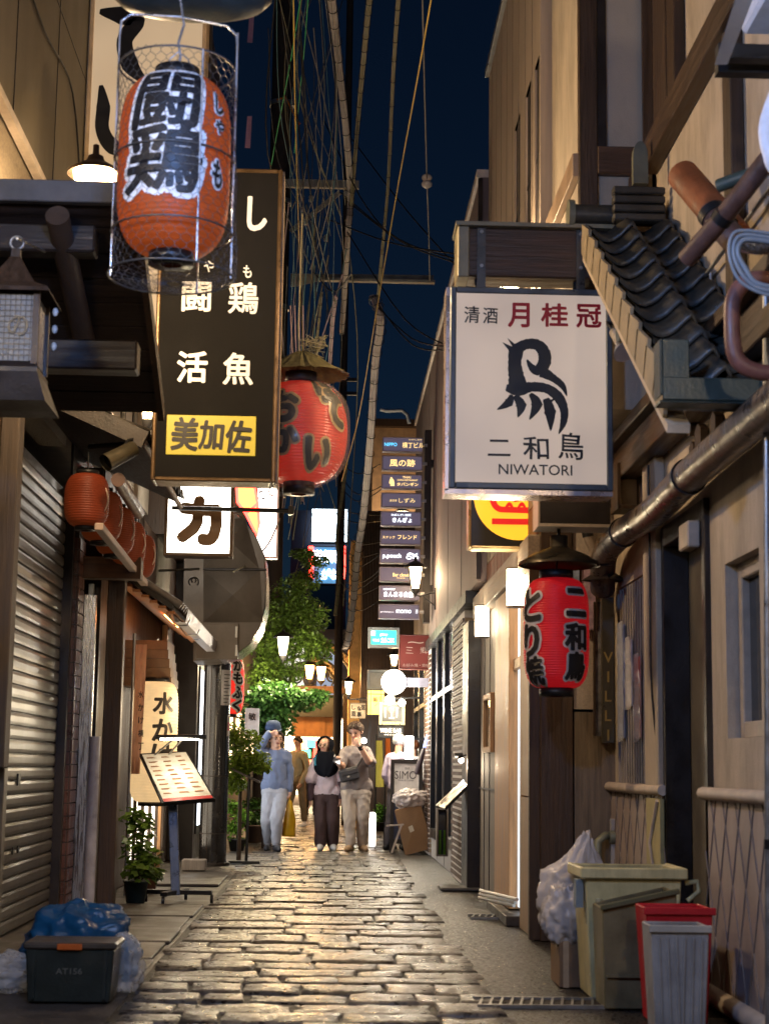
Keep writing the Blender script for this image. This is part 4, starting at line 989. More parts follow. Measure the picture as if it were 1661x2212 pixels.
for i, (nm, its) in enumerate(tn):
    y0 = 944 + i * 40.1; dx = -i * .9
    what = [q_[0] for q_ in its]
    t, r_ = signbox('tenant_sign', 'slate tenant sign, %s of the stacked tower' % nm, 'sign', (826 + dx, y0, 914 + dx, y0 + 32), TY, .12, m_slate, E('violet_face', (.30, .26, .42), .13, base=(.10, .09, .13)), fw=2.5, group='stacked tenant signs', bevel=.006)
    for mm in (gold, whi, cyan):
        sel = [(s, 870 + dx + x, y0 + 16 + y, w_ * .9, h_ * .85, b) for s, x, y, w_, h_, b, m_ in its if m_ is mm]
        if sel: flet(sel, mm, t, TY + .012)
    MB().box(r_[1], r_[1] + .06, TY + .03, TY + .06, (r_[2] + r_[3]) / 2 - .02, (r_[2] + r_[3]) / 2 + .02).build('clip', m_steel, t)

# ------------------------------------------------------------------ cluster of small signs farther on
t, _ = signbox('green_sign', 'small glowing green bar sign with white lettering', 'sign', (795, 1355, 863, 1399), 24, .15, M('grey_blue_frame', (.17, .19, .22), .4), E('green_face', (.03, .75, .48), 1.4), fw=7)
flet([('WINE', 812, 1383, 14, 5, .02), ('カルコス', 837, 1383, 28, 10, .03), ('galaxy', 829, 1371, 16, 6, .03), ('■', 806, 1368, 9, 10, 0)], E('white_print_glow', (.9, 1, .95), 1.8), t, 24.012)
t, _ = signbox('dark_red_sign', 'dark red square sign with fine pale brushed writing', 'sign', (862, 1371, 950, 1446), 22.8, .2, M('maroon_side', (.09, .015, .012), .5), M('maroon_face', (.18, .03, .022), .5, var=.1, bump=.05), fw=2)
flet([('三', 884, 1405, 16, 14, .0, 0, .03), ('郷', 916, 1405, 18, 14, .0, 0, .03), ('~', 898, 1388, 34, 4, .0), ('お好み焼・鉄板焼', 903, 1437, 66, 7, .0)], M('pale_pink_ink', (.55, .40, .33), .5, bump=0), t, 22.81)
t, _ = signbox('grey_sign', 'grey unlit box sign behind the round white lamp', 'sign', (793, 1447, 842, 1490), 25.5, .15, M('grey_blue_frame', (.17, .19, .22), .4), M('grey_face', (.2, .2, .2), .4), fw=6)
t, _ = signbox('yellow_shrine_sign', 'glowing yellow box sign with dark grid lines and small characters', 'sign', (793, 1490, 831, 1545), 25.2, .15, m_black, E('amber_face', (1, .55, .10), 2.2, var=.3, scale=6), fw=1.5)
g_ = MB(); x0, x1, z0, z1 = _
for f_ in (.2, .8): g_.box(x0 + (x1 - x0) * f_ - .004, x0 + (x1 - x0) * f_ + .004, 25.2, 25.21, z0, z1)
g_.box(x0, x1, 25.2, 25.208, z1 - .07, z1 - .06).build('grid_bar', m_black, t)
flet([('鮨', 811, 1511, 9, 10, .02), ('ノ', 812, 1522, 5, 6, .02), ('法善寺', 821, 1510, 4, 12, .0)], m_ink, t, 25.21)
t, _ = signbox('wine_glass_sign', 'framed sign picturing a red wine glass with knife and fork', 'sign', (819, 1516, 875, 1566), 23.5, .1, M('khaki_frame', (.35, .32, .20), .5), M('dark_picture', (.03, .028, .022), .4), fw=7)
w_ = MB()
def wf_(x, y, lay): return P(x, y, Y=23.505 - lay)
stroke_poly(w_, [(846, 1526), (846, 1533), (846, 1540)], (10, 14, 6), wf_); w_.build('wine', E('wine_red', (1, .22, .06), .8), t)
w_ = MB(); stroke_poly(w_, [(846, 1540), (846, 1550)], (2, 2), wf_); stroke_poly(w_, [(840, 1551), (852, 1551)], (3, 3), wf_); stroke_poly(w_, [(832, 1528), (832, 1550)], (3, 2), wf_); stroke_poly(w_, [(858, 1528), (857, 1550)], (4, 2), wf_); w_.build('cutlery_print', m_wpaint, t)
flet([('カルコス', 846, 1562, 26, 5, .02)], E('amber_print', (1, .6, .15), .8), t, 23.5)
t, _ = signbox('wine_bar_sign', 'small black hanging sign lettered WINE BAR', 'sign', (817, 1568, 872, 1594), 23.4, .05, m_black, M('black_board', (.015, .015, .015), .4, bump=0), fw=1)
flet([('WINE BAR', 844, 1578, 46, 9, .03), ('WINE and CHEESE', 845, 1587, 30, 3, .0)], E('cream_print', (1, .9, .7), .6, base=(.8, .7, .6)), t, 23.41)
MB().cyl(P(826, 1568, Y=23.42), P(826, 1562, Y=23.42), .006).cyl(P(864, 1568, Y=23.42), P(864, 1562, Y=23.42), .006).build('hook', m_black, t)
# round white globe sign
c = P(851, 1473, Y=22.6); t = thing('globe_sign', 'round white glowing disc sign on a wall arm', 'sign', c)
MB().cyl((c.x, c.y, c.z), (c.x, c.y + .14, c.z), .165, n=32).build('disc', E('globe_white', (1, .97, .9), 7), t, bevel=.01)
MB().cyl((c.x, c.y + .02, c.z), (c.x, c.y + .12, c.z), .172, n=32).build('rim', m_steel, t)
MB().box(c.x + .17, 1.34, c.y + .03, c.y + .11, c.z - .06, c.z + .06).build('arm', M('lilac_arm', (.4, .4, .5), .4), t)
lamp('globe_light', (c.x - .1, c.y - .2, c.z), 24, (1, .93, .8), .15, t)
# menu boards on the corrugated wall
t, _ = signbox('kana_board', 'pale board of rough brushed kana below the wall lamp', 'sign', (756, 1518, 790, 1552), 30.7, .06, M('board_edge', (.2, .16, .1), .6), M('pale_board', (.45, .38, .28), .7), fw=1)
flet([('し', 764, 1528, 8, 9, .03), ('な', 776, 1530, 9, 9, .03), ('区', 785, 1528, 8, 9, .03), ('双', 764, 1542, 9, 10, .03), ('事', 776, 1543, 9, 10, .03)], m_ink, t, 30.71)
# ================================================================== LAMPS
WARM = (1, .70, .40)
def street_lantern(name, label, p, wall, h=.34, w_=.13, power=40, col=WARM, group='wall lanterns', glass=None, side=-1):
    """tapering wall lantern: glass body with four ribs, cap, finial and curved arm to the wall at x = wall"""
    p = V(p); t = thing(name, label, 'lamp', (p.x, p.y, p.z - h * .6), group)
    g = glass or m_bulb
    MB().lathe(p, [(w_ * .55, -h / 2), (w_, h / 2)], 4, False, a0=math.pi / 4, a1=2 * math.pi + math.pi / 4).add([], []).build('glass', g, t)
    rb = MB()
    for i in range(4):
        a = math.pi / 4 + i * math.pi / 2; rb.tube([p + V((math.cos(a) * w_ * .57, math.sin(a) * w_ * .57, -h / 2)), p + V((math.cos(a) * w_ * 1.03, math.sin(a) * w_ * 1.03, h / 2))], .008, 5)
    rb.build('rib', m_black, t)
    MB().lathe((p.x, p.y, p.z + h / 2), [(w_ * 1.3, 0), (w_ * 1.25, .02), (w_ * .5, h * .28), (.02, h * .34), (.025, h * .42), (0, h * .55)], 12).build('cap', m_black, t)
    MB().lathe((p.x, p.y, p.z - h / 2), [(w_ * .6, 0), (w_ * .5, -.03), (.02, -.08), (0, -.12)], 10).build('base', m_black, t)
    if wall is not None:
        s = 1 if wall > p.x else -1; zz_ = p.z - h / 2 - .07
        MB().tube([(p.x, p.y, zz_), (p.x + s * .06, p.y, zz_ - .03), (wall - s * .06, p.y, zz_ + .02), (wall, p.y, zz_ + .02)], .013, 6).tube([(p.x + s * .1, p.y, zz_ - .02), (wall - s * .05, p.y, zz_ - .12), (wall, p.y, zz_ - .15)], .01, 6).build('arm', m_black, t)
        MB().box(min(wall, wall - s * .02), max(wall, wall - s * .02), p.y - .03, p.y + .03, zz_ - .2, zz_ + .08).build('wall_plate', m_black, t)
    lamp(name + '_light', (p.x, p.y + side * w_ * 1.7, p.z - h * .1), power, col, .09, t)
    return t
street_lantern('street_lamp', 'wall lantern glowing beside the tenant sign tower', P(897, 1249, Y=21.4), 1.34, .27, .12, 22)
street_lantern('street_lamp', 'wall lantern glowing just above the bird sign', P(1101, 607, Y=11.9), 1.42, .30, .125, 50)
street_lantern('street_lamp', 'wall lantern glowing at the lower corner of the tall brown sign', P(321, 874, Y=13.6), -2.0, .26, .10, 22)
street_lantern('street_lamp', 'distant wall lantern on the corrugated building', P(753, 1486, Y=30.6), .95, .22, .10, 30)
street_lantern('street_lamp', 'unlit-looking lantern arm below the green sign', P(851, 1427, Y=25.6), 1.34, .16, .09, 6)
# assumed lanterns just outside the view that light the near walls
street_lantern('street_lamp', 'wall lantern on the near left shopfront', (-1.75, 4.2, 3.55), LX, .3, .12, 58, (1, .84, .64), side=1)
street_lantern('street_lamp', 'wall lantern on the near plaster wall', (1.62, 1.6, 3.6), HX, .3, .12, 80, (1, .80, .58), side=1)
street_lantern('street_lamp', 'cool white wall lantern over the near doorway', (-.45, 3.9, 3.75), LX, .26, .12, 150, (.20, .42, 1.0), glass=E('cool_bulb_glass', (.6, .75, 1), 8), side=1)
# shaded lamp above the porch roof
p = P(206, 383, Y=9.6); t = thing('shade_lamp', 'round black-capped lamp with a glowing glass bowl above the porch roof', 'lamp', p)
MB().lathe(p, [(.0, -.05), (.09, -.045), (.125, -.01), (.13, .03)], 28).build('glass_bowl', E('lamp_bowl', (1, .74, .42), 16), t)
MB().lathe(p, [(.165, .015), (.165, .03), (.12, .06), (.055, .10), (.045, .13), (.02, .14), (.018, .20), (0, .21)], 28).build('cap', M('brown_lamp_metal', (.08, .05, .03), .4, metal=.6), t)
MB().tube([p + V((0, 0, .18)), p + V((-.05, .4, .30)), p + V((-.3, 1.2, .38)), V((LX, p.y + 1.5, p.z + .4))], .012, 6).build('arm', M('rusty_arm', (.25, .11, .05), .6), t)
lamp('shade_lamp_light', (p.x + .1, p.y - .05, p.z - .12), 150, WARM, .1, t)
lamp('shade_lamp_up', (p.x + .05, p.y + .25, p.z + .1), 8, WARM, .1, t)
# two cylinder wall lamps on the restaurant
for i, (px, py, Y, lab) in enumerate(((1055, 1343, 14.9, 'frosted cylinder wall lamp on the grey boards'), (1137, 1270, 12.2, 'frosted cylinder wall lamp on the pale cedar boards'))):
    c = P(px, py, Y=Y); c.x = X1 - .07; t = thing('cylinder_lamp', lab, 'lamp', (c.x, c.y, c.z - .15), 'cylinder wall lamps')
    MB().cyl(c - V((0, 0, .135)), c + V((0, 0, .135)), .063, .063, n=20).build('glass', E('frosted_tube', (1, .86, .62), 4.5), t)
    for s in (-1, 1): MB().cyl(c + V((0, 0, s * .135)), c + V((0, 0, s * .147)), .066, n=20).build('rim', m_dkwood, t)
    MB().box(c.x, X1 - .012, c.y - .03, c.y + .03, c.z - .05, c.z + .05).build('wall_plate', m_dkwood, t)
    lamp('cylinder_light', (c.x - .12, c.y - .03, c.z), 9, (1, .80, .52), .08, t)
# spot reflector bulb hanging at the right edge of the bird sign
c = P(1345, 745, Y=9.1); t = thing('reflector_bulb', 'unlit reflector flood bulb in a rusty holder beside the bird sign', 'lamp', c)
d = V((.25, -.35, -.55)).normalized()
MB().cyl(c - d * .02, c + d * .05, .035, .085, n=20, caps=False).build('reflector', m_stainless, t)
MB().cyl(c + d * .048, c + d * .052, .083, n=20).build('lens', M('pale_lens', (.5, .45, .4), .15, bump=0), t)
MB().cyl(c - d * .12, c - d * .02, .028, .036, n=14).build('holder', M('rusty_white', (.6, .45, .3), .6, var=.6, scale=12, col2=(.7, .65, .55)), t)
MB().tube([c - d * .12, c - d * .16 + V((-.02, 0, .02)), V((1.72, 9.2, c.z + .15))], .012, 6).build('arm', m_black, t)

# ================================================================== RIGHT PORCH ROOF, PIPES AND DUCTWORK
PR = thing('tiled_porch_roof', 'small tiled porch roof with stepped verge sloping toward the viewer', 'roof', (1.6, 8.5, 3.4))
ra, rb_ = V((0, 9.55, 4.30)), V((0, 7.15, 2.78)); dv = rb_ - ra; ln = dv.length; du = dv.normalized(); nv = V((0, -du.z, du.y)); nv = -nv if nv.z < 0 else nv
VX = 1.50
def rp(x, s, h): return V((x, 0, 0)) + ra + du * s + nv * h
MB().prism([rp(VX, 0, 0), rp(2.4, 0, 0), rp(2.4, ln, 0), rp(VX, ln, 0)], -nv * .05).build('deck', m_dkwood, PR)
nr = 11; st = ln / nr
for i in range(nr):
    for j, (xa, xb_) in enumerate(((VX - .03, VX + .23), (VX + .21, VX + .45), (VX + .43, VX + .68))):
        sN = 8; vs = []
        for (s_, h_) in ((i * st - .02, .035), ((i + 1) * st + .03, .085), ((i + 1) * st + .03, .055)):
            for k in range(sN + 1):
                u = k / sN; x = xa + (xb_ - xa) * u
                hh = -.055 * math.sin(math.pi * min(1, u / .72)) + (.05 * math.sin(math.pi * (u - .72) / .28) if u > .72 else 0)
                vs.append(rp(x, s_, h_ + hh + .03))
        m1 = sN + 1
        MB().add(vs, [(r_ * m1 + k, r_ * m1 + k + 1, (r_ + 1) * m1 + k + 1, (r_ + 1) * m1 + k) for r_ in (0, 1) for k in range(sN)], True).build('roof_tile', m_tile, PR)
    a = rp(VX - .035, i * st - .01, .06); b = rp(VX - .035, (i + 1) * st + .02, .10)
    MB().prism([a, b, rp(VX - .035, (i + 1) * st + .02, -.10), rp(VX - .035, i * st + .0, -.10)], (-.018, 0, 0)).build('verge_tile', M('beige_verge', (.34, .27, .17), .6, var=.2, dirt=.3), PR)
MB().prism([rp(VX - .045, 0, -.10), rp(VX - .045, ln + .1, -.10), rp(VX - .045, ln + .1, -.14), rp(VX - .045, 0, -.14)], (.10, 0, 0)).build('barge_trim', M('cream_trim', (.55, .45, .32), .5), PR)
MB().prism([rp(VX - .02, ln - .02, -.06), rp(2.4, ln - .02, -.06), rp(2.4, ln - .55, -.062), rp(VX - .02, ln - .55, -.062)], -nv * .02).build('soffit', M('pale_blue_soffit', (.40, .42, .45), .6), PR)
# ridge with round end tile and upright end ornaments
rz = ra + V((0, .02, .13))
MB().cyl((VX - .10, rz.y, rz.z), (1.95, rz.y, rz.z), .062, n=16).build('ridge_tile', m_tile, PR)
MB().cyl((VX - .13, rz.y, rz.z), (VX - .095, rz.y, rz.z), .088, n=20).build('ridge_end', M('green_grey_tile', (.16, .16, .11), .5), PR, bevel=.006)
for px, py, w_, h_ in ((1383, 350, 34, 100), (1500, 345, 26, 70)):
    c = P(px, py, Y=9.5); a = w_ * mpp(9.5) / 2; hgt = h_ * mpp(9.5) / 2
    pts = [c + V((-a, 0, -hgt)), c + V((a, 0, -hgt))] + [c + V((a * math.cos(u), 0, hgt * .3 + hgt * .7 * math.sin(u))) for u in np.linspace(0, math.pi, 10)]
    MB().prism(pts, (0, .05, 0)).build('ridge_ornament', M('green_grey_tile', (.16, .16, .11), .5), PR, bevel=.004)
for k in range(4): MB().box(1.62, 1.93, 9.42, 9.5, 4.52 - k * .055, 4.565 - k * .055).build('ridge_course', m_tile, PR, bevel=.008)
# gutters at the foot of the porch
gut = thing('porch_gutter', 'dark green box gutter along the foot of the porch roof', 'gutter', (1.6, 7.1, 2.6))
x0, x1, z0, z1 = rect(1418, 742, 1640, 872, 7.05)
MB().box(x0, x0 + .012, 6.98, 7.12, z0 + .02, z1).box(x0 + .012, x1 + .6, 6.98, 7.0, z0 + .0, z0 + .10).box(x0, x1 + .6, 6.99, 7.12, z0 - .01, z0 - .0005).box(x0 + .012, x0 + .13, 6.985, 6.998, z0 + .0, z1).build('channel', M('dark_green_gutter', (.03, .05, .045), .4), gut, bevel=.004)
x0, x1, z0, z1 = rect(1336, 602, 1408, 735, 9.0)
t = thing('box_gutter_end', 'dark green downpipe head hanging beside the reflector bulb', 'gutter', (x0, 9, z0))
MB().box(x0, x0 + .10, 9.0, 9.12, z0, z1).box(x0 + .10, x1, 9.02, 9.12, z0, z0 + .12).build('body', M('dark_green_gutter', (.03, .05, .045), .4), t, bevel=.006)

def pipe(name, label, pts, r, mat, cat='pipe', n=12, group=None, bands=()):
    pts = [P(*q_[:2], Y=q_[2]) if len(q_) == 3 else V(q_[:3]) for q_ in pts]
    t = thing(name, label, cat, pts[0], group)
    # round the corners a little
    if len(pts) > 2:
        fine = []
        for i in range(len(pts) - 1):
            p0, p1, p2, p3 = pts[max(i - 1, 0)], pts[i], pts[i + 1], pts[min(i + 2, len(pts) - 1)]
            for k in range(6):
                u = k / 6; fine.append(.5 * ((2 * p1) + (p2 - p0) * u + (2 * p0 - 5 * p1 + 4 * p2 - p3) * u * u + (3 * p1 - p0 - 3 * p2 + p3) * u ** 3))
        fine.append(pts[-1])
    else: fine = pts
    MB().tube(fine, r, n).build('run', mat, t)
    for f_ in bands:
        i = min(int(f_ * (len(fine) - 1)), len(fine) - 2); d = (fine[i + 1] - fine[i]).normalized()
        MB().cyl(fine[i] - d * .02, fine[i] + d * .02, r * 1.12, n=n).build('band', m_black, t)
    return t
m_brown_p = M('brown_pipe', (.12, .06, .045), .5, var=.4, scale=10, bump=.2, dirt=.6)
m_red_p = M('red_brown_pipe', (.20, .08, .06), .5, var=.3, scale=8, bump=.15, dirt=.6)
m_orange_p = M('orange_tile_pipe', (.30, .085, .022), .65, var=.35, scale=8, dirt=.6, bump=.3)
m_foil = M('crumpled_foil', (.6, .62, .65), .18, metal=1, var=.2, scale=12, bump=1., bscale=22)
pipe('drain_pipe', 'reddish brown downpipe with an elbow beside the blue lit soffit', [(2.0, 6.6, 3.08, 0), (1680, 608, 6.6), (1620, 605, 6.6), (1585, 640, 6.6), (1580, 700, 6.6), (1588, 770, 6.6), (1625, 800, 6.6), (1690, 812, 6.6), (2.0, 6.6, 2.68, 0)], .034, m_red_p, n=16)
pipe('vent_pipe', 'fat brown pipe slanting across the porch tiles', [(1482, 560, 6.9), (1560, 470, 6.7), (1700, 300, 6.4), (2.0, 6.3, 3.75, 0)], .042, m_brown_p, n=16, bands=(.35,))
pipe('tile_pipe', 'orange ceramic pipe lying on the porch roof', [(1474, 378, 7.6), (1540, 455, 7.35), (1590, 515, 7.2)], .075, m_orange_p, n=18)
pipe('tile_pipe', 'red banded pipe collar below the orange pipe', [(1532, 455, 7.05), (1560, 490, 7.0), (1595, 530, 6.95)], .06, m_brown_p, n=16, bands=(.2, .5))
pipe('grey_pipe', 'dark green pipe stub poking from the pipe cluster', [(1550, 402, 7.0), (1700, 350, 6.8), (2.0, 6.75, 3.72, 0)], .03, M('dark_green_pipe', (.05, .07, .055), .4))
pipe('foil_duct', 'silver foil wrapped hose at the right edge', [(1600, 520, 6.4), (1640, 528, 6.4), (1720, 520, 6.4), (2.0, 6.4, 3.2, 0)], .042, m_foil, n=18)
pipe('white_hose', 'white corrugated air hose at the upper right edge', [(1700, 150, 6.25), (1668, 230, 6.3), (1656, 280, 6.3), (1664, 330, 6.3), (1690, 372, 6.3), (2.0, 6.3, 3.4, 0)], .035, M('white_hose', (.7, .74, .8), .4), n=14, bands=(.8,))
rr = random.Random(5)
for i, lab in enumerate(('grey cable loop hanging at the right edge, outermost', 'grey cable loop hanging at the right edge, middle', 'blue grey cable loop hanging at the right edge, innermost')):
    o_ = i * 9
    pipe('cable_loop', lab, [(1668, 505 + o_, 6.35), (1590 + o_, 500 + o_, 6.35), (1574 + o_, 545, 6.35), (1592 + o_, 600 - o_, 6.35), (1630, 628 - o_, 6.35), (1672, 640 - o_, 6.35)], .0075 + .002 * i, M('grey_cable', (.20, .24, .28), .45, bump=0), 'cable', 8, 'cable loops at the right edge')
pipe('downpipe', 'grey steel standpipe running down the right edge', [(1653, 560, 6.9), (1655, 900, 6.9), (1660, 2215, 6.9)], .016, m_steel, n=12, bands=(.55, .9))
pipe('exhaust_duct', 'long brown lagged duct slung along the plaster wall', [(1.84, 11.25, 2.36, 0), (1.80, 10.9, 2.55, 0), (1.80, 10.2, 2.60, 0), (1.80, 9.2, 2.58, 0), (1.80, 8.3, 2.62, 0), (1.80, 6.8, 2.64, 0), (1.80, 5.2, 2.66, 0), (1.84, 4.8, 2.7, 0), (2.0, 4.7, 2.7, 0)], .085, M('brown_lagging', (.12, .085, .06), .35, metal=.35, var=.5, scale=9, bump=.5, bscale=16), 'duct', 18, None, (.25, .5, .78))
# small vertical pipes behind the lantern shade
pipe('soil_pipe', 'short grey drainpipe with a collar behind the tin shade', [(1268, 1130, 11.38), (1270, 1160, 11.38), (1285, 1200, 11.38), (1290, 1260, 11.38)], .035, M('grey_brown_pipe', (.28, .23, .19), .5), bands=(.3,))
# wall box and lamp box below the bird sign's right side
x0, x1, z0, z1 = rect(1330, 1010, 1388, 1095, 10.4)
t = thing('wall_frame_box', 'brown framed vent hood on the plaster wall', 'vent', (x1, 10.4, z0))
f = MB(); f.box(x0, x0 + .02, 10.35, 10.6, z0, z1).box(x1 - .03, x1, 10.35, 10.6, z0, z1).box(x0, x1, 10.35, 10.6, z1, z1 + .02).box(x0, x1, 10.33, 10.6, z0 - .02, z0); f.build('frame', m_dkwood, t)
MB().box(x0 + .02, x1 - .03, 10.45, 10.5, z0, z1).build('panel', m_plaster, t); MB().box(x1, HX, 10.4, 10.55, z0 + .05, z1 - .05).build('duct', m_dkwood, t)
# air-conditioner on a bracket, upper right corner
x0, x1, z0, z1 = rect(1545, -40, 1760, 130, 6.3)
t = thing('air_conditioner', 'air conditioner on a steel bracket at the upper right corner', 'air conditioner', (x0, 6.3, z0))
MB().prism([P(1545, 135, Y=6.3), P(1572, 135, Y=6.3), P(1640, -40, Y=5.6), P(1600, -40, Y=5.6)], (0, .02, 0)).build('bracket_side', m_white, t)
MB().box(x0, x1, 6.26, 6.32, z0 - .01, z0 + .05).box(x0 + .03, x1, 6.4, 6.46, z0 - .01, z0 + .05).build('bracket_rail', m_black, t)
MB().box(x0 + .09, x1, 5.8, 6.25, z0 + .08, z1 + .3).build('body', M('ac_body', (.55, .57, .6), .5), t, bevel=.015)
for k in range(9): MB().box(x0 + .11 + k * .03, x0 + .12 + k * .03, 6.252, 6.262, z0 + .12, z1 + .2).build('grille_bar', m_black, t)

# ================================================================== LEFT EDGE: hanging metal lantern, flood light
c = P(28, 720, Y=7.3); t = thing('hanging_lantern', 'dark metal hanging lantern with a pyramid roof and wire-glass panes, unlit', 'lantern', (c.x, c.y, c.z - .3))
k = mpp(7.3); hw = .125
gl = MB().box(c.x - hw, c.x + hw, c.y - hw, c.y + hw, c.z - .155, c.z + .145).build('glass', M('frosted_wire_glass', (.13, .15, .17), .35, var=.2, scale=40, bump=.4), t)
for s in (-1, 1):
    for r_ in (-1, 1): MB().box(c.x + s * hw - .014, c.x + s * hw + .014, c.y + r_ * hw - .014, c.y + r_ * hw + .014, c.z - .17, c.z + .16).build('corner_post', m_dkwood, t)
wr = MB()
for i in range(1, 12): wr.box(c.x - hw, c.x + hw, c.y - hw - .004, c.y - hw - .001, c.z - .155 + i * .025 - .002, c.z - .155 + i * .025 + .002)
for i in range(1, 11): wr.box(c.x - hw + i * .0227 - .0015, c.x - hw + i * .0227 + .0015, c.y - hw - .006, c.y - hw - .0045, c.z - .155, c.z + .145)
wr.build('wire_grid', m_black, t)
letters([('の', (c.x + .05, c.y - hw - .008, c.z), RX, UZ, .09, .09, -.01)], m_black, t, 'emblem')
MB().lathe((c.x, c.y, c.z + .15), [(.26, 0), (.25, .02), (.15, .06), (.07, .15), (.03, .20), (.025, .24)], 4, False, a0=math.pi / 4, a1=2.25 * math.pi).build('roof', m_dkwood, t)
MB().lathe((c.x, c.y, c.z - .155), [(.17, 0), (.20, -.03), (.20, -.05), (.27, -.19), (0, -.19)], 4, False, a0=math.pi / 4, a1=2.25 * math.pi).build('skirt', m_dark, t)
MB().tube([V((c.x + .03 * math.cos(a), c.y, c.z + .42 + .03 * math.sin(a))) for a in np.linspace(0, 2 * math.pi, 15)], .006, 5).cyl((c.x, c.y, c.z + .44), (c.x, c.y + .9, 3.68), .006).build('ring', m_steel, t)
for dz in (.12, .06, .0): MB().ell((c.x + .20, c.y - .08, c.z + .08 - dz * 1.3), (.014, .006, .02), 6, 4).build('charm', M('pale_charm', (.35, .42, .5), .4), t)
# open ring hooks under the porch roof
for px, py, Y, lab in ((232, 603, 9.0, 'pale screw-eye hook under the porch roof near the cage'), (276, 655, 9.3, 'small screw-eye hook at the porch roof edge')):
    q = P(px, py, Y=Y); tag(MB().tube([q + V((.03 * math.cos(a), 0, .03 * math.sin(a))) for a in np.linspace(.6, 2 * math.pi, 14)], .006, 5).tube([q + V((.03, 0, .02)), q + V((.04, .02, .12))], .006, 5).build('screw_eye', m_steel), lab, 'hook')
# flood light under the tiled awning
c = P(258, 985, Y=11.2); t = thing('flood_light', 'dark cylindrical spotlight aimed down beside the orange lanterns', 'lamp', c); d = V((-.55, -.45, -.42)).normalized()
MB().cyl(c - d * .13, c + d * .12, .055, .062, n=20, caps=False).cyl(c - d * .132, c - d * .13, .055, n=20).build('can', M('olive_can', (.06, .05, .03), .45, metal=.5), t)
MB().cyl(c + d * .08, c + d * .085, .055, n=20).build('lens', m_glassdark, t)
MB().tube([c, c + V((.05, .05, .12)), V((-1.35, 11.35, 3.36))], .012, 6).build('arm', m_black, t)
pipe('roof_pole', 'brown round pole slanting under the tiled awning', [(256, 1036, 11.6), (300, 1108, 13.4)], .05, M('brown_pole', (.12, .065, .05), .45), 'pole', 14)
# curled iron bracket
t = thing('iron_bracket', 'thin black wrought-iron bracket with a curled tip', 'bracket', P(350, 1232, Y=15.2))
br = MB().tube([P(343, 1233, Y=15.2), P(432, 1229, Y=15.2)], .012, 5); cxx, cyy = 419, 1255
for s in (-1, 1): br.tube([P(cxx + s * (3 + 9 * (1 - f_)) * math.cos(2.2 + f_ * 5) * 1, cyy + (3 + 9 * (1 - f_)) * math.sin(2.2 + f_ * 5), Y=15.2) for f_ in np.linspace(0, 1, 14)], .008, 5)
br.build('ironwork', m_black, t); 

# ================================================================== DUCT HOOD AND BLACK COLUMN
DY = 18.4
t = thing('duct_hood', 'big grey sheet-metal exhaust hood with rounded corner and creased panels', 'duct', P(480, 1430, Y=DY))
def dp(x, y): return P(x, y, Y=DY)
out = [(400, 1118), (512, 1112), (548, 1150), (570, 1200), (574, 1255), (572, 1310), (562, 1350), (540, 1390), (512, 1412), (472, 1424), (418, 1428), (418, 1345), (396, 1330)]
m_duct = M('duct_sheet_metal', (.095, .074, .055), .5, metal=.35, var=.25, scale=3, bump=.15, bscale=30, dirt=.4)
MB().prism([dp(x, y) for x, y in out], (0, .9, 0)).build('casing', m_duct, t)
rim = MB(); edge = [dp(x, y) for x, y in out[1:10]]
n_ = len(edge); vs = [p_ + V((0, -.006, 0)) for p_ in edge] + [p_ + V((0, .93, 0)) for p_ in edge]; vs = [q_ + V((.012, 0, -.004)) for q_ in vs]
rim.add(vs, [(i, i + 1, n_ + i + 1, n_ + i) for i in range(n_ - 1)], True).build('rim_band', m_stainless, t)
# cross-broken panels: shallow pyramids
for (xa, ya, xb_, yb) in ((440, 1232, 568, 1344), (440, 1120, 560, 1228)):
    q = MB(); cc = dp((xa + xb_) / 2, (ya + yb) / 2) - V((0, .13, 0))
    cs = [dp(xa, ya), dp(xb_ - (30 if ya < 1200 else 6), ya), dp(xb_, yb), dp(xa, yb)]; cs = [p_ - V((0, .004, 0)) for p_ in cs]
    q.add(cs + [cc], [(3, 4, 0), (0, 4, 1), (1, 4, 2), (2, 4, 3)][::1]).build('creased_panel', m_duct, t)
MB().cyl(dp(440, 1230) - V((0, .02, 0)), dp(576, 1231) - V((0, .02, 0)), .012).build('seam', m_dark, t)
a0, a1, c0, c1 = rect(424, 1346, 515, 1424, DY - .06)
pn = MB().box(a0, a1, DY - .06, DY - .002, c0, c1).build('access_panel', m_duct, t, bevel=.006)
for y in (1365, 1405): 
    q = P(511, y, Y=DY - .07); MB().box(q.x - .012, q.x + .012, DY - .075, DY - .0605, q.z - .06, q.z + .06).build('hinge', m_steel, pn)
b_ = P(459, 1868, Z=0); 
t = thing('black_column', 'thick black glossy pipe column with notices standing under the duct hood', 'column', (b_.x, b_.y, 0))
cx_, cy2 = b_.x, b_.y; zt = P(459, 1428, Y=cy2).z
MB().cyl((cx_, cy2, 0), (cx_, cy2, zt), .158, n=32).build('tube', M('gloss_black_steel', (.02, .018, .018), .22, metal=.4, var=.2, bump=.06, bscale=5, coat=.5), t)
for z in (.35, 1.0): MB().cyl((cx_, cy2, z), (cx_, cy2, z + .015), .161, n=32).build('seam_band', m_dark, t)
MB().cyl((cx_, cy2, 0), (cx_, cy2, .03), .2, n=24).build('base_plate', m_dark, t)
def onround(u0, u1, z0, z1, off=.003, n=6):
    m = MB(); vs = [(cx_ + (.158 + off) * math.sin(u), cy2 - (.158 + off) * math.cos(u), z) for z in (z0, z1) for u in np.linspace(u0, u1, n + 1)]
    return m.add(vs, [(i, i + 1, n + 2 + i, n + 1 + i) for i in range(n)], True)
zA, zB = P(459, 1524, Y=cy2).z, P(459, 1448, Y=cy2).z
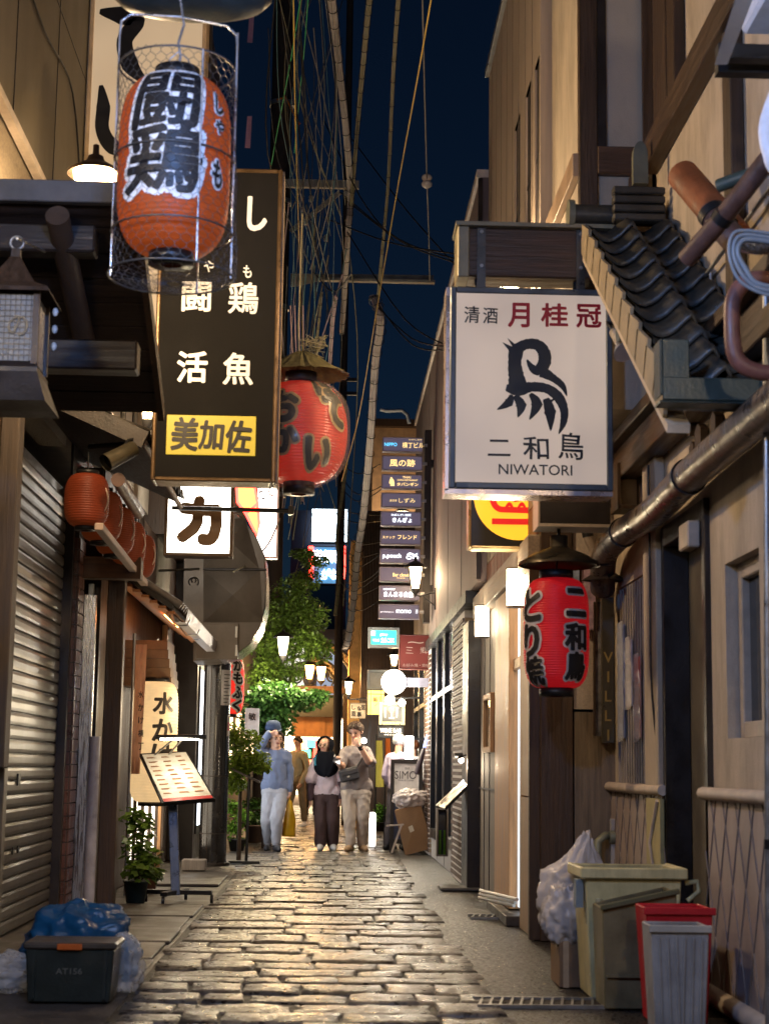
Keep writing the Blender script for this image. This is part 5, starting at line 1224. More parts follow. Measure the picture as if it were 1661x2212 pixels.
pp = onround(.35, 1.35, zA, zB).build('paper_notice', M('notice_paper', (.55, .52, .5), .6, bump=0), t)
for k in range(9):
    z = zB - .05 - k * .04; onround(.55, 1.2 - .15 * (k % 3), z - .010, z, .005).build('text_line', m_ink, pp)
onround(.95, 1.4, P(459, 1590, Y=cy2).z, P(459, 1545, Y=cy2).z).build('no_entry_notice', M('notice_paper', (.55, .52, .5), .6, bump=0), t)
onround(1.02, 1.3, P(459, 1578, Y=cy2).z, P(459, 1560, Y=cy2).z, .005).build('red_mark', m_red_ink, t)
# wooden sill block at the column foot
c = P(420, 1880, Z=0); tag(MB().box(c.x - .13, c.x + .13, c.y - .1, c.y + .1, 0, .12).build('wood_block', m_grey, bevel=.01), 'weathered timber block lying at the foot of the black column', 'block')
# ================================================================== POLES AND CABLES
m_pole = M('dark_pole_steel', (.045, .03, .022), .6, var=.35, scale=4, dirt=.4)
def upole(name, label, px_top, Y, r):
    b = P(px_top, 100 if px_top < 700 else 1200, Y=Y); x = b.x
    t = thing(name, label, 'pole', (x, Y, 0))
    MB().cyl((x, Y, 0), (x, Y, 16), r, r * .85, n=18).build('shaft', m_pole, t)
    return t, x
PY = 26.5
t, ux = upole('utility_pole', 'thick brown utility pole with steel crossarms above the tree', 612, PY, .20)
pl_t = t
for z in (5.4, 6.5, 8.5, 10.3, 12):
    MB().cyl((ux, PY, z), (ux, PY, z + .07), .206, n=18).build('pole_band', m_steel, t)
a, b = P(628, 600, Y=PY - .25), P(937, 615, Y=PY - .25)
z = a.z - .03
bm_ = MB(); x0, x1 = a.x, b.x
bm_.prism([(x0, PY - .25, z - .12), (x0 + .15, PY - .25, z - .10), (x0 + .55, PY - .25, z + .02), (x1, PY - .25, z + .02), (x1, PY - .25, z + .13), (x0, PY - .25, z + .10)], (0, .02, 0))
bm_.box(x0 + .45, x1 + .01, PY - .36, PY - .25, z - .03, z + .018).build('crossarm', M('grey_painted_steel', (.40, .37, .31), .5, dirt=.4), t, bevel=.003)
a, b = P(640, 402, Y=PY - .2), P(775, 402, Y=PY - .2)
MB().box(ux, b.x, PY - .24, PY - .16, b.z - .05, b.z + .08).build('crossarm', M('grey_painted_steel', (.40, .37, .31), .5, dirt=.4), t)
MB().bar(P(628, 500, Y=PY - .2), P(735, 415, Y=PY - .2), .05, .07).build('brace', M('grey_painted_steel', (.40, .37, .31), .5, dirt=.4), t)
for px, py in ((748, 420), (672, 430), (705, 515), (660, 480)):
    q = P(px, py, Y=PY - .22); MB().lathe(q, [(.0, .06), (.03, .06), (.045, .03), (.03, .01), (.045, -.02), (.03, -.05), (0, -.05)], 12).build('insulator', M('porcelain', (.5, .46, .4), .2, bump=0), t)
MB().tube([P(598, 215, Y=PY - .2), P(618, 210, Y=PY - .25), P(632, 240, Y=PY - .25), P(648, 268, Y=PY - .25)], .016, 6).build('orange_guard', M('orange_guard', (.6, .2, .04), .5), t)
t, x2 = upole('utility_pole', 'thin dark far pole behind the walking group', 735, 29.0, .075)
for py in (820, 850): 
    q = P(737, py, Y=28.9); MB().box(q.x - .3, q.x + .28, 28.86, 28.92, q.z - .03, q.z + .03).build('crossarm', m_dark, t)

CAB = {'black': M('black_cable', (.012, .012, .012), .5, bump=0), 'grey': M('grey_weathered_cable', (.20, .18, .15), .6, bump=0), 'olive': M('olive_cable', (.17, .15, .085), .6, bump=0),
       'yellow': M('yellow_guy_wire', (.55, .38, .08), .5, bump=0), 'green': M('green_cable', (.03, .42, .12), .5, bump=0), 'mauve': M('mauve_cable', (.34, .25, .27), .6, bump=0), 'blue': M('teal_cable', (.07, .16, .18), .6, bump=0), 'white': M('pale_cable', (.30, .27, .26), .6, bump=0)}
def smooth(pts, n=5):
    out = []
    for i in range(len(pts) - 1):
        p0, p1, p2, p3 = pts[max(i - 1, 0)], pts[i], pts[i + 1], pts[min(i + 2, len(pts) - 1)]
        for k in range(n):
            u = k / n; out.append(.5 * ((2 * p1) + (p2 - p0) * u + (2 * p0 - 5 * p1 + 4 * p2 - p3) * u * u + (3 * p1 - p0 - 3 * p2 + p3) * u ** 3))
    return out + [pts[-1]]
def cable(label, pts, r, c, group=None):
    q = smooth([P(*p_[:2], Y=p_[2]) for p_ in pts]); return tag(MB().tube(q, r, 5).build('cable', CAB[c]), label, 'cable', group)
def bundle(label, pts, r, c, strands=6, wraps=22, loose=1.0, wrapc='black'):
    q = smooth([P(*p_[:2], Y=p_[2]) for p_ in pts], 8)
    t = thing('cable_bundle', label, 'cable', q[0], 'lashed overhead cable bundles')
    rr = random.Random(len(label))
    for s in range(strands):
        a = 2 * math.pi * s / strands
        pts2 = [p_ + V((math.cos(a + i * .05) * r * .62, math.sin(a + i * .05) * r * .62, rr.uniform(-1, 1) * r * .1)) for i, p_ in enumerate(q)]
        MB().tube(pts2, r * .40, 5).build('strand', CAB[c], t)
    L = len(q)
    for k in range(wraps):
        f_ = (k + .5) / wraps * (L - 1); i = min(int(f_), L - 2); p_ = q[i] + (q[i + 1] - q[i]) * (f_ - i); d, u, w_ = frame(q[i + 1] - q[i])
        rr_ = r * (1.15 + loose * rr.uniform(0, .5)); tl = rr.uniform(-.5, .5) * loose
        MB().tube([p_ + (u * math.cos(a) + w_ * math.sin(a)) * rr_ + d * (math.cos(a) * tl * r) for a in np.linspace(0, 2 * math.pi, 12)], max(.004, r * .11), 4).build('lashing', CAB[wrapc], t)
    return t
bundle('thick pale cable bundle with loose lashings hanging down past the tenant signs', [(806, 640, 21), (822, 690, 21), (810, 790, 22), (800, 950, 23), (786, 1100, 24.5), (772, 1200, 26), (764, 1290, 27), (752, 1380, 28), (744, 1402, 28.8)], .055, 'white', 7, 34, .9)
bundle('pale lashed cable bundle running down from the top edge to the far pole', [(714, -20, 14), (730, 120, 16), (748, 290, 18.5), (757, 420, 20.5), (752, 500, 21), (745, 620, 23), (738, 720, 25)], .042, 'white', 6, 26, .4)
bundle('olive lashed cable bundle beside the pale one near the top edge', [(800, -20, 15), (786, 120, 16.5), (770, 300, 19), (757, 470, 21)], .03, 'olive', 4, 18, .3)
bundle('long thin olive lashed cable crossing the open sky', [(862, -20, 14), (850, 150, 16), (838, 400, 19), (824, 560, 21), (812, 700, 22.5)], .022, 'olive', 4, 20, .3)
bundle('mauve lashed cable dropping from the steel crossarm', [(725, 640, 21.3), (718, 700, 22), (712, 800, 23.5), (705, 900, 25), (700, 1010, 26)], .032, 'mauve', 4, 14, .3)
bundle('thin olive lashed cable beside the mauve one', [(695, 630, 21.3), (686, 720, 22), (676, 800, 23), (668, 880, 24)], .02, 'olive', 3, 12, .3)
bundle('dark rope-like cable hanging in coils near the far pole', [(748, 1000, 26), (738, 1080, 26.5), (728, 1160, 27), (733, 1240, 27.5), (724, 1330, 28)], .03, 'olive', 4, 18, 1.2)
cable('yellow guy wire slanting down across the open sky', [(934, -20, 12), (905, 150, 13), (860, 400, 15), (812, 680, 17), (775, 900, 19), (738, 1040, 20)], .007, 'yellow')
t = thing('insulator_wire', 'straight wire with a round insulator hanging before the sky', 'cable', P(922, 390, Y=16))
q = [P(x, y, Y=Y_) for x, y, Y_ in ((912, -20, 13), (917, 200, 14.6), (922, 390, 16), (926, 500, 18), (928, 606, 21))]
MB().tube(q, .0075, 5).build('wire', CAB['grey'], t)
for dz in (-.035, .035): MB().ell(P(922, 391, Y=16) + V((0, 0, dz)), (.055, .055, .038), 14, 8).build('insulator', M('porcelain', (.5, .46, .4), .2, bump=0), t)
cable('bright green cable running down beside the brown pole', [(652, -20, 15), (630, 120, 16), (600, 280, 18), (575, 420, 20), (560, 520, 21)], .007, 'green')
cable('second green cable just right of the brown pole', [(667, -20, 15), (658, 100, 16), (648, 200, 17.5), (636, 330, 19.5)], .006, 'green')
cable('orange yellow cord running straight down before the brown pole', [(634, -20, 13), (637, 200, 14), (643, 420, 15.5), (650, 640, 17), (655, 770, 13.2)], .006, 'yellow')
rr = random.Random(21)
for i in range(26):
    x = 585 + i * 6.2 + rr.uniform(-8, 8); y0 = rr.choice((-20, -20, 0, 60)); x1 = 620 + rr.uniform(0, 130); y1 = rr.uniform(300, 760)
    mid = (x + (x1 - x) * .5 + rr.uniform(-60, 34), (y0 + y1) / 2 + rr.uniform(-60, 90), 17.5 + rr.uniform(-1, 1))
    co = ('black', 'black', 'olive', 'blue', 'grey')[i % 5]; cable('thin %s drop cable among the tangle beside the brown pole' % co, [(x, y0, 15 + rr.uniform(0, 2)), mid, (x1, y1, 20.5 + rr.uniform(-.5, .8))], rr.choice((.004, .005, .007, .009)), co, '%s tangled drop cables' % co)
for i in range(18):
    x = 640 + rr.uniform(-20, 110); y0 = rr.uniform(380, 620); x1 = 640 + rr.uniform(-40, 110); y1 = rr.uniform(1000, 1330)
    co = ('black', 'black', 'olive', 'mauve', 'blue')[i % 5]; cable('thin %s cable sagging from the crossarms toward the far pole' % co, [(x, y0, 21.2), ((x + x1) / 2 + rr.uniform(-50, 50), (y0 + y1) / 2 + rr.uniform(-80, 80), 24), (x1, y1, 28.5)], rr.choice((.006, .008, .010)), co, '%s cables below the crossarms' % co)
for i, (x0, y0, x1, y1, s) in enumerate(((735, 415, 985, 560, 28), (745, 430, 985, 568, 22), (760, 300, 985, 575, 10), (700, 470, 980, 548, 14), (680, 590, 760, 590, 40), (750, 500, 1000, 760, 60), (810, 650, 968, 757, 40), (812, 660, 968, 750, 26), (700, 260, 850, 520, 30))):
    cable('black service cable sagging across the sky to the mauve building', [(x0, y0, 21), ((x0 + x1) / 2, (y0 + y1) / 2 + s, 19.5), (x1, y1, 17.5)], .009, 'black', 'service cables to the mauve building')
for i in range(12):
    y = 1010 + i * 26; s = rr.uniform(8, 40)
    cable('thin dark cable spanning between the far pole and the walls', [(735, y + rr.uniform(-20, 20), 28.7), (775, y + s, 27), (820 + rr.uniform(0, 30), y + rr.uniform(-30, 30), 26)], .008, 'black', 'far cross cables')
cable('black cable clipped down the taupe wall beside the bay', [(1173, -20, 11.3), (1175, 120, 11.3), (1182, 220, 11.3), (1190, 300, 11.3), (1192, 470, 11.3)], .008, 'black')
cable('curved cable swinging from the square sign to the tree', [(505, 1235, 17), (540, 1215, 19), (580, 1175, 20.5), (605, 1120, 21)], .010, 'olive')
for i, lab in enumerate(('violet wire strand above the straw hat, first', 'violet wire strand above the straw hat, second', 'violet wire strand above the straw hat, third', 'violet wire strand above the straw hat, fourth')):
    cable(lab, [(628 + i * 9, 660, 14), (632 + i * 8, 760, 14.2), (638 + i * 6, 840, 14.4)], .006, 'mauve', 'violet wires above the straw hat')
# pink paper streamers near the pole
for px, py, h_, lab in ((542, 60, 70, 'pink paper streamer at the top beside the brown pole'), (537, 285, 75, 'small lilac paper streamer left of the brown pole')):
    q = P(px, py, Y=18); w_ = .035; hh = h_ * mpp(18) / 2
    tag(MB().prism([q + V((-w_, 0, -hh)), q + V((w_ * .7, .01, -hh)), q + V((w_, 0, hh)), q + V((-w_ * .5, 0, hh))], (0, .004, 0)).build('streamer', M('pink_paper', (.55, .30, .40), .7, bump=0)), lab, 'streamer')

# ================================================================== GATE ARCH AND FAR LIGHTS
GY = 33
t = thing('arch_gate', 'wrought-iron gate arch with lettered bands and warm lanterns over the alley', 'gate', P(690, 1500, Y=GY))
def gp(x, y): return P(x, y, Y=GY)
ir = MB()
for R_, cy_ in ((118, 1488), (104, 1488), (80, 1490), (64, 1490)):
    ir.tube([gp(662 + R_ * math.cos(a), cy_ - R_ * .92 * math.sin(a)) for a in np.linspace(.15, math.pi - .15, 22)], .03, 5)
for x, y, r_ in ((700, 1440, 14), (716, 1462, 12), (684, 1425, 10), (655, 1440, 13), (640, 1465, 12), (668, 1466, 16), (708, 1415, 9), (724, 1480, 9)):
    ir.tube([gp(x + r_ * (1 - f_ * .7) * math.cos(f_ * 9), y + r_ * (1 - f_ * .7) * math.sin(f_ * 9)) for f_ in np.linspace(0, 1, 22)], .018, 4)
ir.build('ironwork', m_black, t)
bd = MB()
for R_ in (111, 72):
    aa = np.linspace(.4, 1.5, 14); vs = [gp(662 + (R_ + d_) * math.cos(a), 1489 - (R_ + d_) * .92 * math.sin(a)) for d_ in (-7, 7) for a in aa]
    bd.add(vs, [(i, i + 1, 15 + i, 14 + i) for i in range(13)])
bd.build('band', M('brown_band', (.10, .07, .05), .5), t)
its = []
for text, R_ in (('HOZENJI-KONSAN', 111), ('HOZENJI-KONSAN', 72)):
    for i, ch in enumerate(text):
        a = 1.45 - i * (1.0 / len(text)); its.append((ch, gp(662 + R_ * math.cos(a), 1489 - R_ * .92 * math.sin(a)) - V((0, .02, 0)), V((math.sin(a), 0, -math.cos(a))), V((math.cos(a), 0, math.sin(a))), None, 9 * mpp(GY), .02))
letters(its, M('pale_lettering', (.5, .42, .3), .5, bump=0), t)
MB().box(gp(604, 1490).x, gp(742, 1490).x, GY - .1, GY + .1, gp(660, 1497).z, gp(660, 1482).z).build('crossbeam', m_dkwoodX, t)
MB().box(gp(606, 1490).x - .1, gp(606, 1490).x, GY - .1, GY + .1, 0, gp(660, 1482).z).box(gp(742, 1490).x, gp(742, 1490).x + .1, GY - .1, GY + .1, 0, gp(660, 1482).z).build('post', m_dark, t)
for k, (px, py, lab) in enumerate(((669, 1452, 'warm glowing gate lantern, left one of the pair'), (694, 1455, 'warm glowing gate lantern, right one of the pair'))):
    street_lantern('gate_lantern', lab, P(px, py, Y=GY - .5), None, .26, .13, 45, (1, .5, .16), 'lanterns on the gate arch', glass=E('amber_bulb_glass', (1, .55, .16), 13))
# dark awning and brown shop curtain beyond the gate
t = thing('shop_awning', 'dark awning with a brown split curtain over the far shop entrance', 'awning', P(670, 1590, Y=36))
x0, x1, z0, z1 = rect(596, 1500, 736, 1548, 36)
MB().box(x0, x1, 36, 37, z0, z1).build('awning', m_dark, t)
x0, x1, z0, z1 = rect(633, 1548, 722, 1592, 36.2)
for i in range(4):
    a = x0 + (x1 - x0) * i / 4; MB().box(a - .03, x0 + (x1 - x0) * (i + 1) / 4 + .03, 36.2 + .02 * (i % 2), 36.215 + .02 * (i % 2), z0, z1).build('curtain', M('brown_noren', (.30, .13, .05), .8, var=.3, bump=.2), t)
gs = MB(); gs.box(P(650, 1, Y=35.8).x, P(728, 1, Y=35.8).x, 35.8, 35.9, P(1, 1500, Y=35.8).z, P(1, 1492, Y=35.8).z); gs.build('green_strip', E('green_strip', (.1, .8, .4), .7), t)
# lit shop goods under the curtain
fx = [(640, 1600, 660, 1620, (1, .55, .2)), (650, 1618, 672, 1638, (.1, .75, .35)), (662, 1598, 682, 1616, (.1, .65, .8)), (676, 1600, 694, 1640, (1, .10, .06)), (690, 1596, 706, 1612, (1, .8, .4)), (655, 1640, 690, 1660, (1, .2, .1)), (626, 1615, 640, 1660, (1, .6, .25))]
for i, (a, b, c_, d_, col) in enumerate(fx):
    nm = ('orange', 'green', 'cyan', 'red', 'cream', 'scarlet', 'amber')[i]
    signbox('shop_light_box', '%s glowing shop sign under the far brown curtain' % nm, 'sign', (a, b, c_, d_), 38 + i * .1, .1, m_black, E('shop_%s' % nm, col, 2.4), fw=1, group='glowing signs in the far shop')
# tall lit billboards far away
t, _ = signbox('billboard', 'distant white and blue lit billboard between the poles', 'billboard', (672, 1098, 752, 1172), 70, .6, m_black, E('billboard_white', (.75, .9, 1), 2.6, var=.5, scale=.6), fw=2)
t, _ = signbox('billboard', 'distant blue billboard lettered in white with red neon edges', 'billboard', (668, 1180, 742, 1262), 68, .6, m_black, E('billboard_blue', (.05, .22, .40), .8), fw=2)
flet([('道頓堀', 708, 1202, 64, 26, .04), ('がね', 714, 1240, 40, 22, .04)], E('billboard_letters', (.8, .95, 1), 4), t, 67.98)
for px in (672, 741): MB().cyl(P(px, 1180, Y=67.7), P(px, 1250, Y=67.7), .10, n=8).build('neon_tube', E('neon_red', (1, .03, .02), 5), t)
tag(MB().box(P(655, 1, Y=71).x, P(770, 1, Y=71).x, 71, 80, 0, P(1, 1090, Y=71).z).build('tower_block', M('navy_block', (.02, .025, .05), .6)), 'dark tower block carrying the distant billboards', 'building')

# lamp glowing among the leaves and a pale lit plate beyond
street_lantern('street_lamp', 'lantern glowing through the leaves of the bright green tree', P(612, 1396, Y=23.2), None, .24, .11, 150, (1, .80, .48), glass=m_bulbw)
t, _ = signbox('leaf_hidden_sign', 'small bluish white lit plate half hidden by leaves', 'sign', (562, 1455, 586, 1482), 26, .1, m_black, E('bluish_plate', (.75, .87, 1), 3), fw=1)

for i, (px, py, Y, r_, col, lab) in enumerate(((640, 1506, 35.5, .09, (1, .6, .2), 'warm bulb under the dark far awning, left'), (702, 1494, 35.4, .09, (1, .6, .2), 'warm bulb under the dark far awning, right'), (612, 1612, 34, .10, (1, .75, .4), 'bright bulb at the far shop doorway'), (868, 1518, 22.9, .05, (1, .9, .7), 'small spot bulb beside the bare bulb'), (786, 1600, 29.8, .05, (1, .95, .85), 'small white bulb behind the tall person'))):
    c = P(px, py, Y=Y); t = thing('bulb_lamp', lab, 'lamp', c, 'small bulbs'); MB().ell(c, r_, 14, 9).build('bulb', E('bulb_%d' % i, col, 14), t); MB().cyl(c + V((0, 0, r_ * .8)), c + V((0, 0, r_ * 1.6)), r_ * .35).build('cap', m_black, t)
    lamp('bulb_light', c + V((0, -r_ * 2, -.05)), 25, col, .1, t)

street_lantern('street_lamp', 'wall lantern on the ochre block hidden behind the tenant signs', P(868, 1120, Y=37.6), 2.2, .3, .14, 55, (1, .72, .45), side=1)  # unseen lantern, added to brighten the ochre wall
# ================================================================== STREET-LEVEL THINGS
from mathutils import noise as mnoise
def blob(c, r, seed=0, amp=.18, freq=3.0, fold=.05, nu=84, nv=56, flat=None, neck=None):
    """crumpled bag: ellipsoid pushed about by noise, optional gathered neck"""
    mb = MB(); c = V(c); vs = []
    for j in range(nv + 1):
        th = math.pi * j / nv
        for i in range(nu):
            a = 2 * math.pi * i / nu
            d = V((math.sin(th) * math.cos(a), math.sin(th) * math.sin(a), math.cos(th)))
            n1 = mnoise.noise(d * freq + V((seed, seed * 1.7, 0))); n2 = 1 - abs(mnoise.noise(d * freq * 2.7 + V((0, seed, 5)))) * 2
            n3 = 1 - abs(mnoise.noise(d * freq * 6.5 + V((seed, 2, 9)))) * 2.4
            k = 1 + amp * n1 + fold * n2 + fold * .22 * n3
            p = V((d.x * r[0] * k, d.y * r[1] * k, d.z * r[2] * k))
            if neck and d.z > neck: 
                f_ = (d.z - neck) / (1 - neck); p.x *= 1 - .75 * f_ ** .6; p.y *= 1 - .75 * f_ ** .6; p.z += r[2] * .45 * f_; p.x += .07 * f_
            if flat is not None: p.z = max(p.z, flat - c.z)
            vs.append(c + p)
    return mb.add(vs, [(j * nu + i, (j + 1) * nu + i, (j + 1) * nu + (i + 1) % nu, j * nu + (i + 1) % nu) for j in range(nv) for i in range(nu)], True)
def taper(x0, x1, y0, y1, z0, z1, k=.9, wall=.012, mb=None):
    """open tapered bin"""
    mb = mb or MB(); cx, cy_ = (x0 + x1) / 2, (y0 + y1) / 2
    def ring(s, z, d=0): return [((x - cx) * s + cx - d * (1 if x > cx else -1), (y - cy_) * s + cy_ - d * (1 if y > cy_ else -1), z) for x, y in ((x0, y0), (x1, y0), (x1, y1), (x0, y1))]
    vs = ring(k, z0) + ring(1, z1) + ring(1, z1, wall) + ring(k, z0 + .02, wall)
    fs = [(3, 2, 1, 0)] + [(a * 4 + i, a * 4 + (i + 1) % 4, a * 4 + 4 + (i + 1) % 4, a * 4 + 4 + i) for a in range(3) for i in range(4)] + [(12, 13, 14, 15)]
    return mb.add(vs, fs)
# --- right: rubbish corner
Y = 8.62; x0, x1 = P(1262, 2000, Y=Y).x, P(1472, 2000, Y=Y).x; zt = P(1365, 1876, Y=Y).z
t = thing('plastic_bin', 'tall yellowish plastic bin with slots below its rim', 'bin', ((x0 + x1) / 2, Y, 0))
m_bin = M('yellowed_plastic', (.60, .53, .27), .5, var=.2, scale=5, bump=.08, dirt=.9)
taper(x0, x1, Y - .02, Y + .42, 0, zt, .86).build('body', m_bin, t, bevel=.012)
r_ = MB(); r_.box(x0 - .025, x1 + .025, Y - .05, Y - .022, zt - .05, zt + .005).box(x0 - .025, x0 - .001, Y - .022, Y + .44, zt - .05, zt + .005).box(x1 + .001, x1 + .025, Y - .022, Y + .44, zt - .05, zt + .005); r_.build('rim', m_bin, t, bevel=.006)
for i in range(5):
    x = x0 + .07 + i * (x1 - x0 - .14) / 4; MB().cyl((x, Y - .018 , zt - .26), (x, Y - .022, zt - .15), .017, n=10).build('slot_rib', M('pale_yellow_plastic', (.55, .50, .30), .5), t)
MB().tube([(x1 + .02, Y, zt - .07), (x1 + .08, Y, zt - .06), (x1 + .09, Y, zt - .11), (x1 + .03, Y + .0, zt - .16)], .014, 6).build('handle', m_bin, t)
MB().box(x0 - .04, x0 - .003, Y + .02, Y + .1, zt - .2, zt - .06).build('clasp', M('grey_blue_clasp', (.2, .25, .28), .5), t)
Y = 8.25; x0, x1 = P(1300, 2000, Y=Y).x, P(1462, 2000, Y=Y).x; zt = P(1380, 1962, Y=Y).z
t = thing('dark_green_bin', 'dark green bin with tilted rim standing before the yellowish bin', 'bin', ((x0 + x1) / 2, Y, 0))
mg = M('dark_green_plastic', (.17, .145, .075), .5, var=.3, scale=4, dirt=.95)
b_ = taper(x0, x1, Y, Y + .30, 0, zt, .93); b_.v = [(x, y, z + ((x - x0) / (x1 - x0) * .085 if z > .1 else 0)) for x, y, z in b_.v]
b_.build('body', mg, t, bevel=.01)
MB().bar((x0 - .01, Y - .012, zt), (x1 + .01, Y - .012, zt + .085), .02, .028).build('rim', M('olive_rim', (.10, .10, .05), .45), t, bevel=.005)
MB().bar((x0 + .02, Y - .004, zt - .32), (x1 - .02, Y - .004, zt - .32), .012, .014).build('band', mg, t)
Y = 7.78; x0, x1 = P(1395, 2000, Y=Y).x, P(1540, 2000, Y=Y).x; zt = P(1470, 1962, Y=Y).z
t = thing('red_bucket', 'red plastic bucket behind the grey bin', 'bucket', ((x0 + x1) / 2, Y, 0))
taper(x0, x1, Y, Y + .28, 0, zt, .82).build('body', M('red_plastic', (.45, .012, .02), .4, var=.15), t, bevel=.012)
MB().box(x0 - .012, x1 + .012, Y - .014, Y - .0005, zt - .03, zt + .004).build('rim', M('red_plastic', (.45, .012, .02), .4), t, bevel=.004)
Y = 7.5; x0, x1 = P(1405, 2000, Y=Y).x, P(1532, 2000, Y=Y).x; zt = P(1470, 2000, Y=Y).z
t = thing('grey_bin', 'pale grey wastebasket standing nearest the wall corner', 'bin', ((x0 + x1) / 2, Y, 0))
mgy = M('grey_plastic', (.30, .30, .30), .5, var=.2, dirt=.85)
taper(x0, x1, Y, Y + .22, 0, zt, .84).build('body', mgy, t, bevel=.012)
MB().box(x0 - .01, x1 + .01, Y - .012, Y - .0005, zt - .03, zt + .003).build('rim', M('cream_grey_rim', (.40, .38, .33), .5), t, bevel=.004)
for i in range(6):
    x = x0 + .035 + i * (x1 - x0 - .07) / 5; MB().bar((x + (.012 if i < 3 else -.012), Y + .012, .04), (x, Y - .001, zt - .05), .008, .01, (0, 1, 0)).build('moulded_rib', mgy, t)
m_bag = PAPER('white_plastic_bag', (.74, .70, .68), transl=.3, rough=.28, spec=.55)
c = P(1240, 1975, Y=9.25)
t = thing('rubbish_bag', 'tied white rubbish bag slumped against the yellowish bin', 'bag', (c.x, 9.25, .28))
blob((c.x + .01, 9.25, .44), (.20, .17, .25), 2.3, .20, 3.4, .06, nu=90, nv=60, flat=.30, neck=.55).build('bag', m_bag, t)
blob((c.x - .06, 9.12, .36), (.12, .10, .17), 7.1, .2, 3.5, .08, flat=.22).build('bulge', m_bag, t)
c2 = P(1252, 2110, Y=9.1); x0, x1 = P(1205, 2100, Y=9.1).x, P(1318, 2100, Y=9.1).x
t = thing('cardboard_carton', 'brown cardboard carton under the white rubbish bag', 'box', (c2.x, 9.1, 0))
MB().box(x0, x1, 9.05, 9.4, .0, .24).build('body', M('brown_card', (.20, .12, .065), .8, dirt=.3), t, bevel=.004)
MB().box(x0 + .02, x0 + .05, 9.046, 9.0495, .0, .24).build('tape', M('pale_tape', (.4, .3, .2), .4), t)
# valve and meter on the wall behind the bag
c = P(1300, 1808, Y=11.3); t = thing('gas_valve', 'green grey gas valve on the wall above the rubbish bag', 'valve', c)
MB().tube([c + V((.1, .1, 0)), c + V((.02, 0, .01)), c + V((-.03, 0, -.03)), c + V((-.03, 0, -.2))], .028, 8).cyl(c + V((.05, 0, 0)), c + V((.1, 0, 0)), .045, n=12).build('body', M('green_grey_brass', (.2, .21, .15), .5, metal=.3), t)
tag(MB().box(c.x + .06, c.x + .16, 11.3, 11.36, .3, c.z + .12).build('meter_panel', M('grey_panel', (.35, .34, .34), .5), bevel=.004), 'narrow grey cover strip beside the gas valve', 'panel')
# narrow posters in glossy sleeves on the lattice and the upright lettered plate
x0, x1, z0, z1 = rect(1300, 1290, 1326, 1605, 11.2)
t = thing('lettered_plate', 'narrow dark upright plate with worn yellow lettering beside the lattice', 'sign', (x0, 11.2, z0))
MB().box(x0, x1, 11.2, 11.25, z0, z1).build('plate', M('dark_olive_plate', (.05, .045, .03), .35), t, bevel=.003)
letters([(ch, P(1313, 1420 + i * 42, Y=11.2), RX, UZ, None, .07, .02) for i, ch in enumerate('VILLI')], M('worn_yellow', (.35, .27, .10), .6), t)
MB().lathe(P(1306, 1245, Y=11.1), [(.0, .05), (.03, .05), (.16, -.03), (.15, -.035)], 4, False).build('hood', m_dark, t)
sl_ = GLASS('poster_sleeve', (.9, .95, 1), .08, .35)
for i, (ya, yb, za, zb, col, lab) in enumerate(((11.0, 11.2, 1.35, 2.1, (.25, .3, .45), 'bluish poster in a glossy sleeve high on the lattice'), (10.72, 10.9, 1.55, 1.98, (.6, .62, .7), 'white poster in a crinkled sleeve on the lattice'), (10.42, 10.6, 1.34, 1.85, (.55, .30, .24), 'red-topped poster on the lattice'))):
    t = thing('poster', lab, 'poster', (HX - .02, ya, za), 'posters on the lattice window')
    MB().box(HX - .012, HX - .006, ya, yb, za, zb).build('print', M('poster_print_%d' % i, col, .4, var=.7, scale=9, bump=0), t)
    if i == 2: MB().box(HX - .016, HX - .0125, ya, yb, zb - .14, zb).build('red_band', m_red_ink, t)
    n = 10; vs = [(HX - .022 - .006 * math.sin(k * 2.1 + j * 1.3), ya - .01 + (yb - ya + .02) * k / n, za - .02 + (zb - za + .04) * j / 12) for j in range(13) for k in range(n + 1)]
    MB().add(vs, [(j * (n + 1) + k, j * (n + 1) + k + 1, (j + 1) * (n + 1) + k + 1, (j + 1) * (n + 1) + k) for j in range(12) for k in range(n)], True).build('sleeve', sl_, t)
# long glossy poster strips behind the red lantern
for px0, px1, py0, py1, lab, col in ((1226, 1252, 1228, 1330, 'blue and white poster strip above the pebbled panel', (.3, .38, .6)), (1255, 1286, 1225, 1360, 'pink and blue poster strip behind the red lantern', (.5, .36, .45)), (1286, 1300, 1300, 1590, 'tall framed glass notice strip beside the upright plate', (.25, .26, .28))):
    x0, x1, z0, z1 = rect(px0, py0, px1, py1, 11.36)
    t = thing('notice_strip', lab, 'poster', (x0, 11.36, z0)); MB().box(x0, x1, 11.37, 11.4, z0, z1).build('print', M('strip_%d' % px0, col, .12, var=.8, scale=7, bump=.3, bscale=14, spec=.8), t)
    MB().box(x0 - .012, x0, 11.36, 11.4, z0, z1).box(x1, x1 + .012, 11.36, 11.4, z0, z1).build('frame', m_dkwood, t)

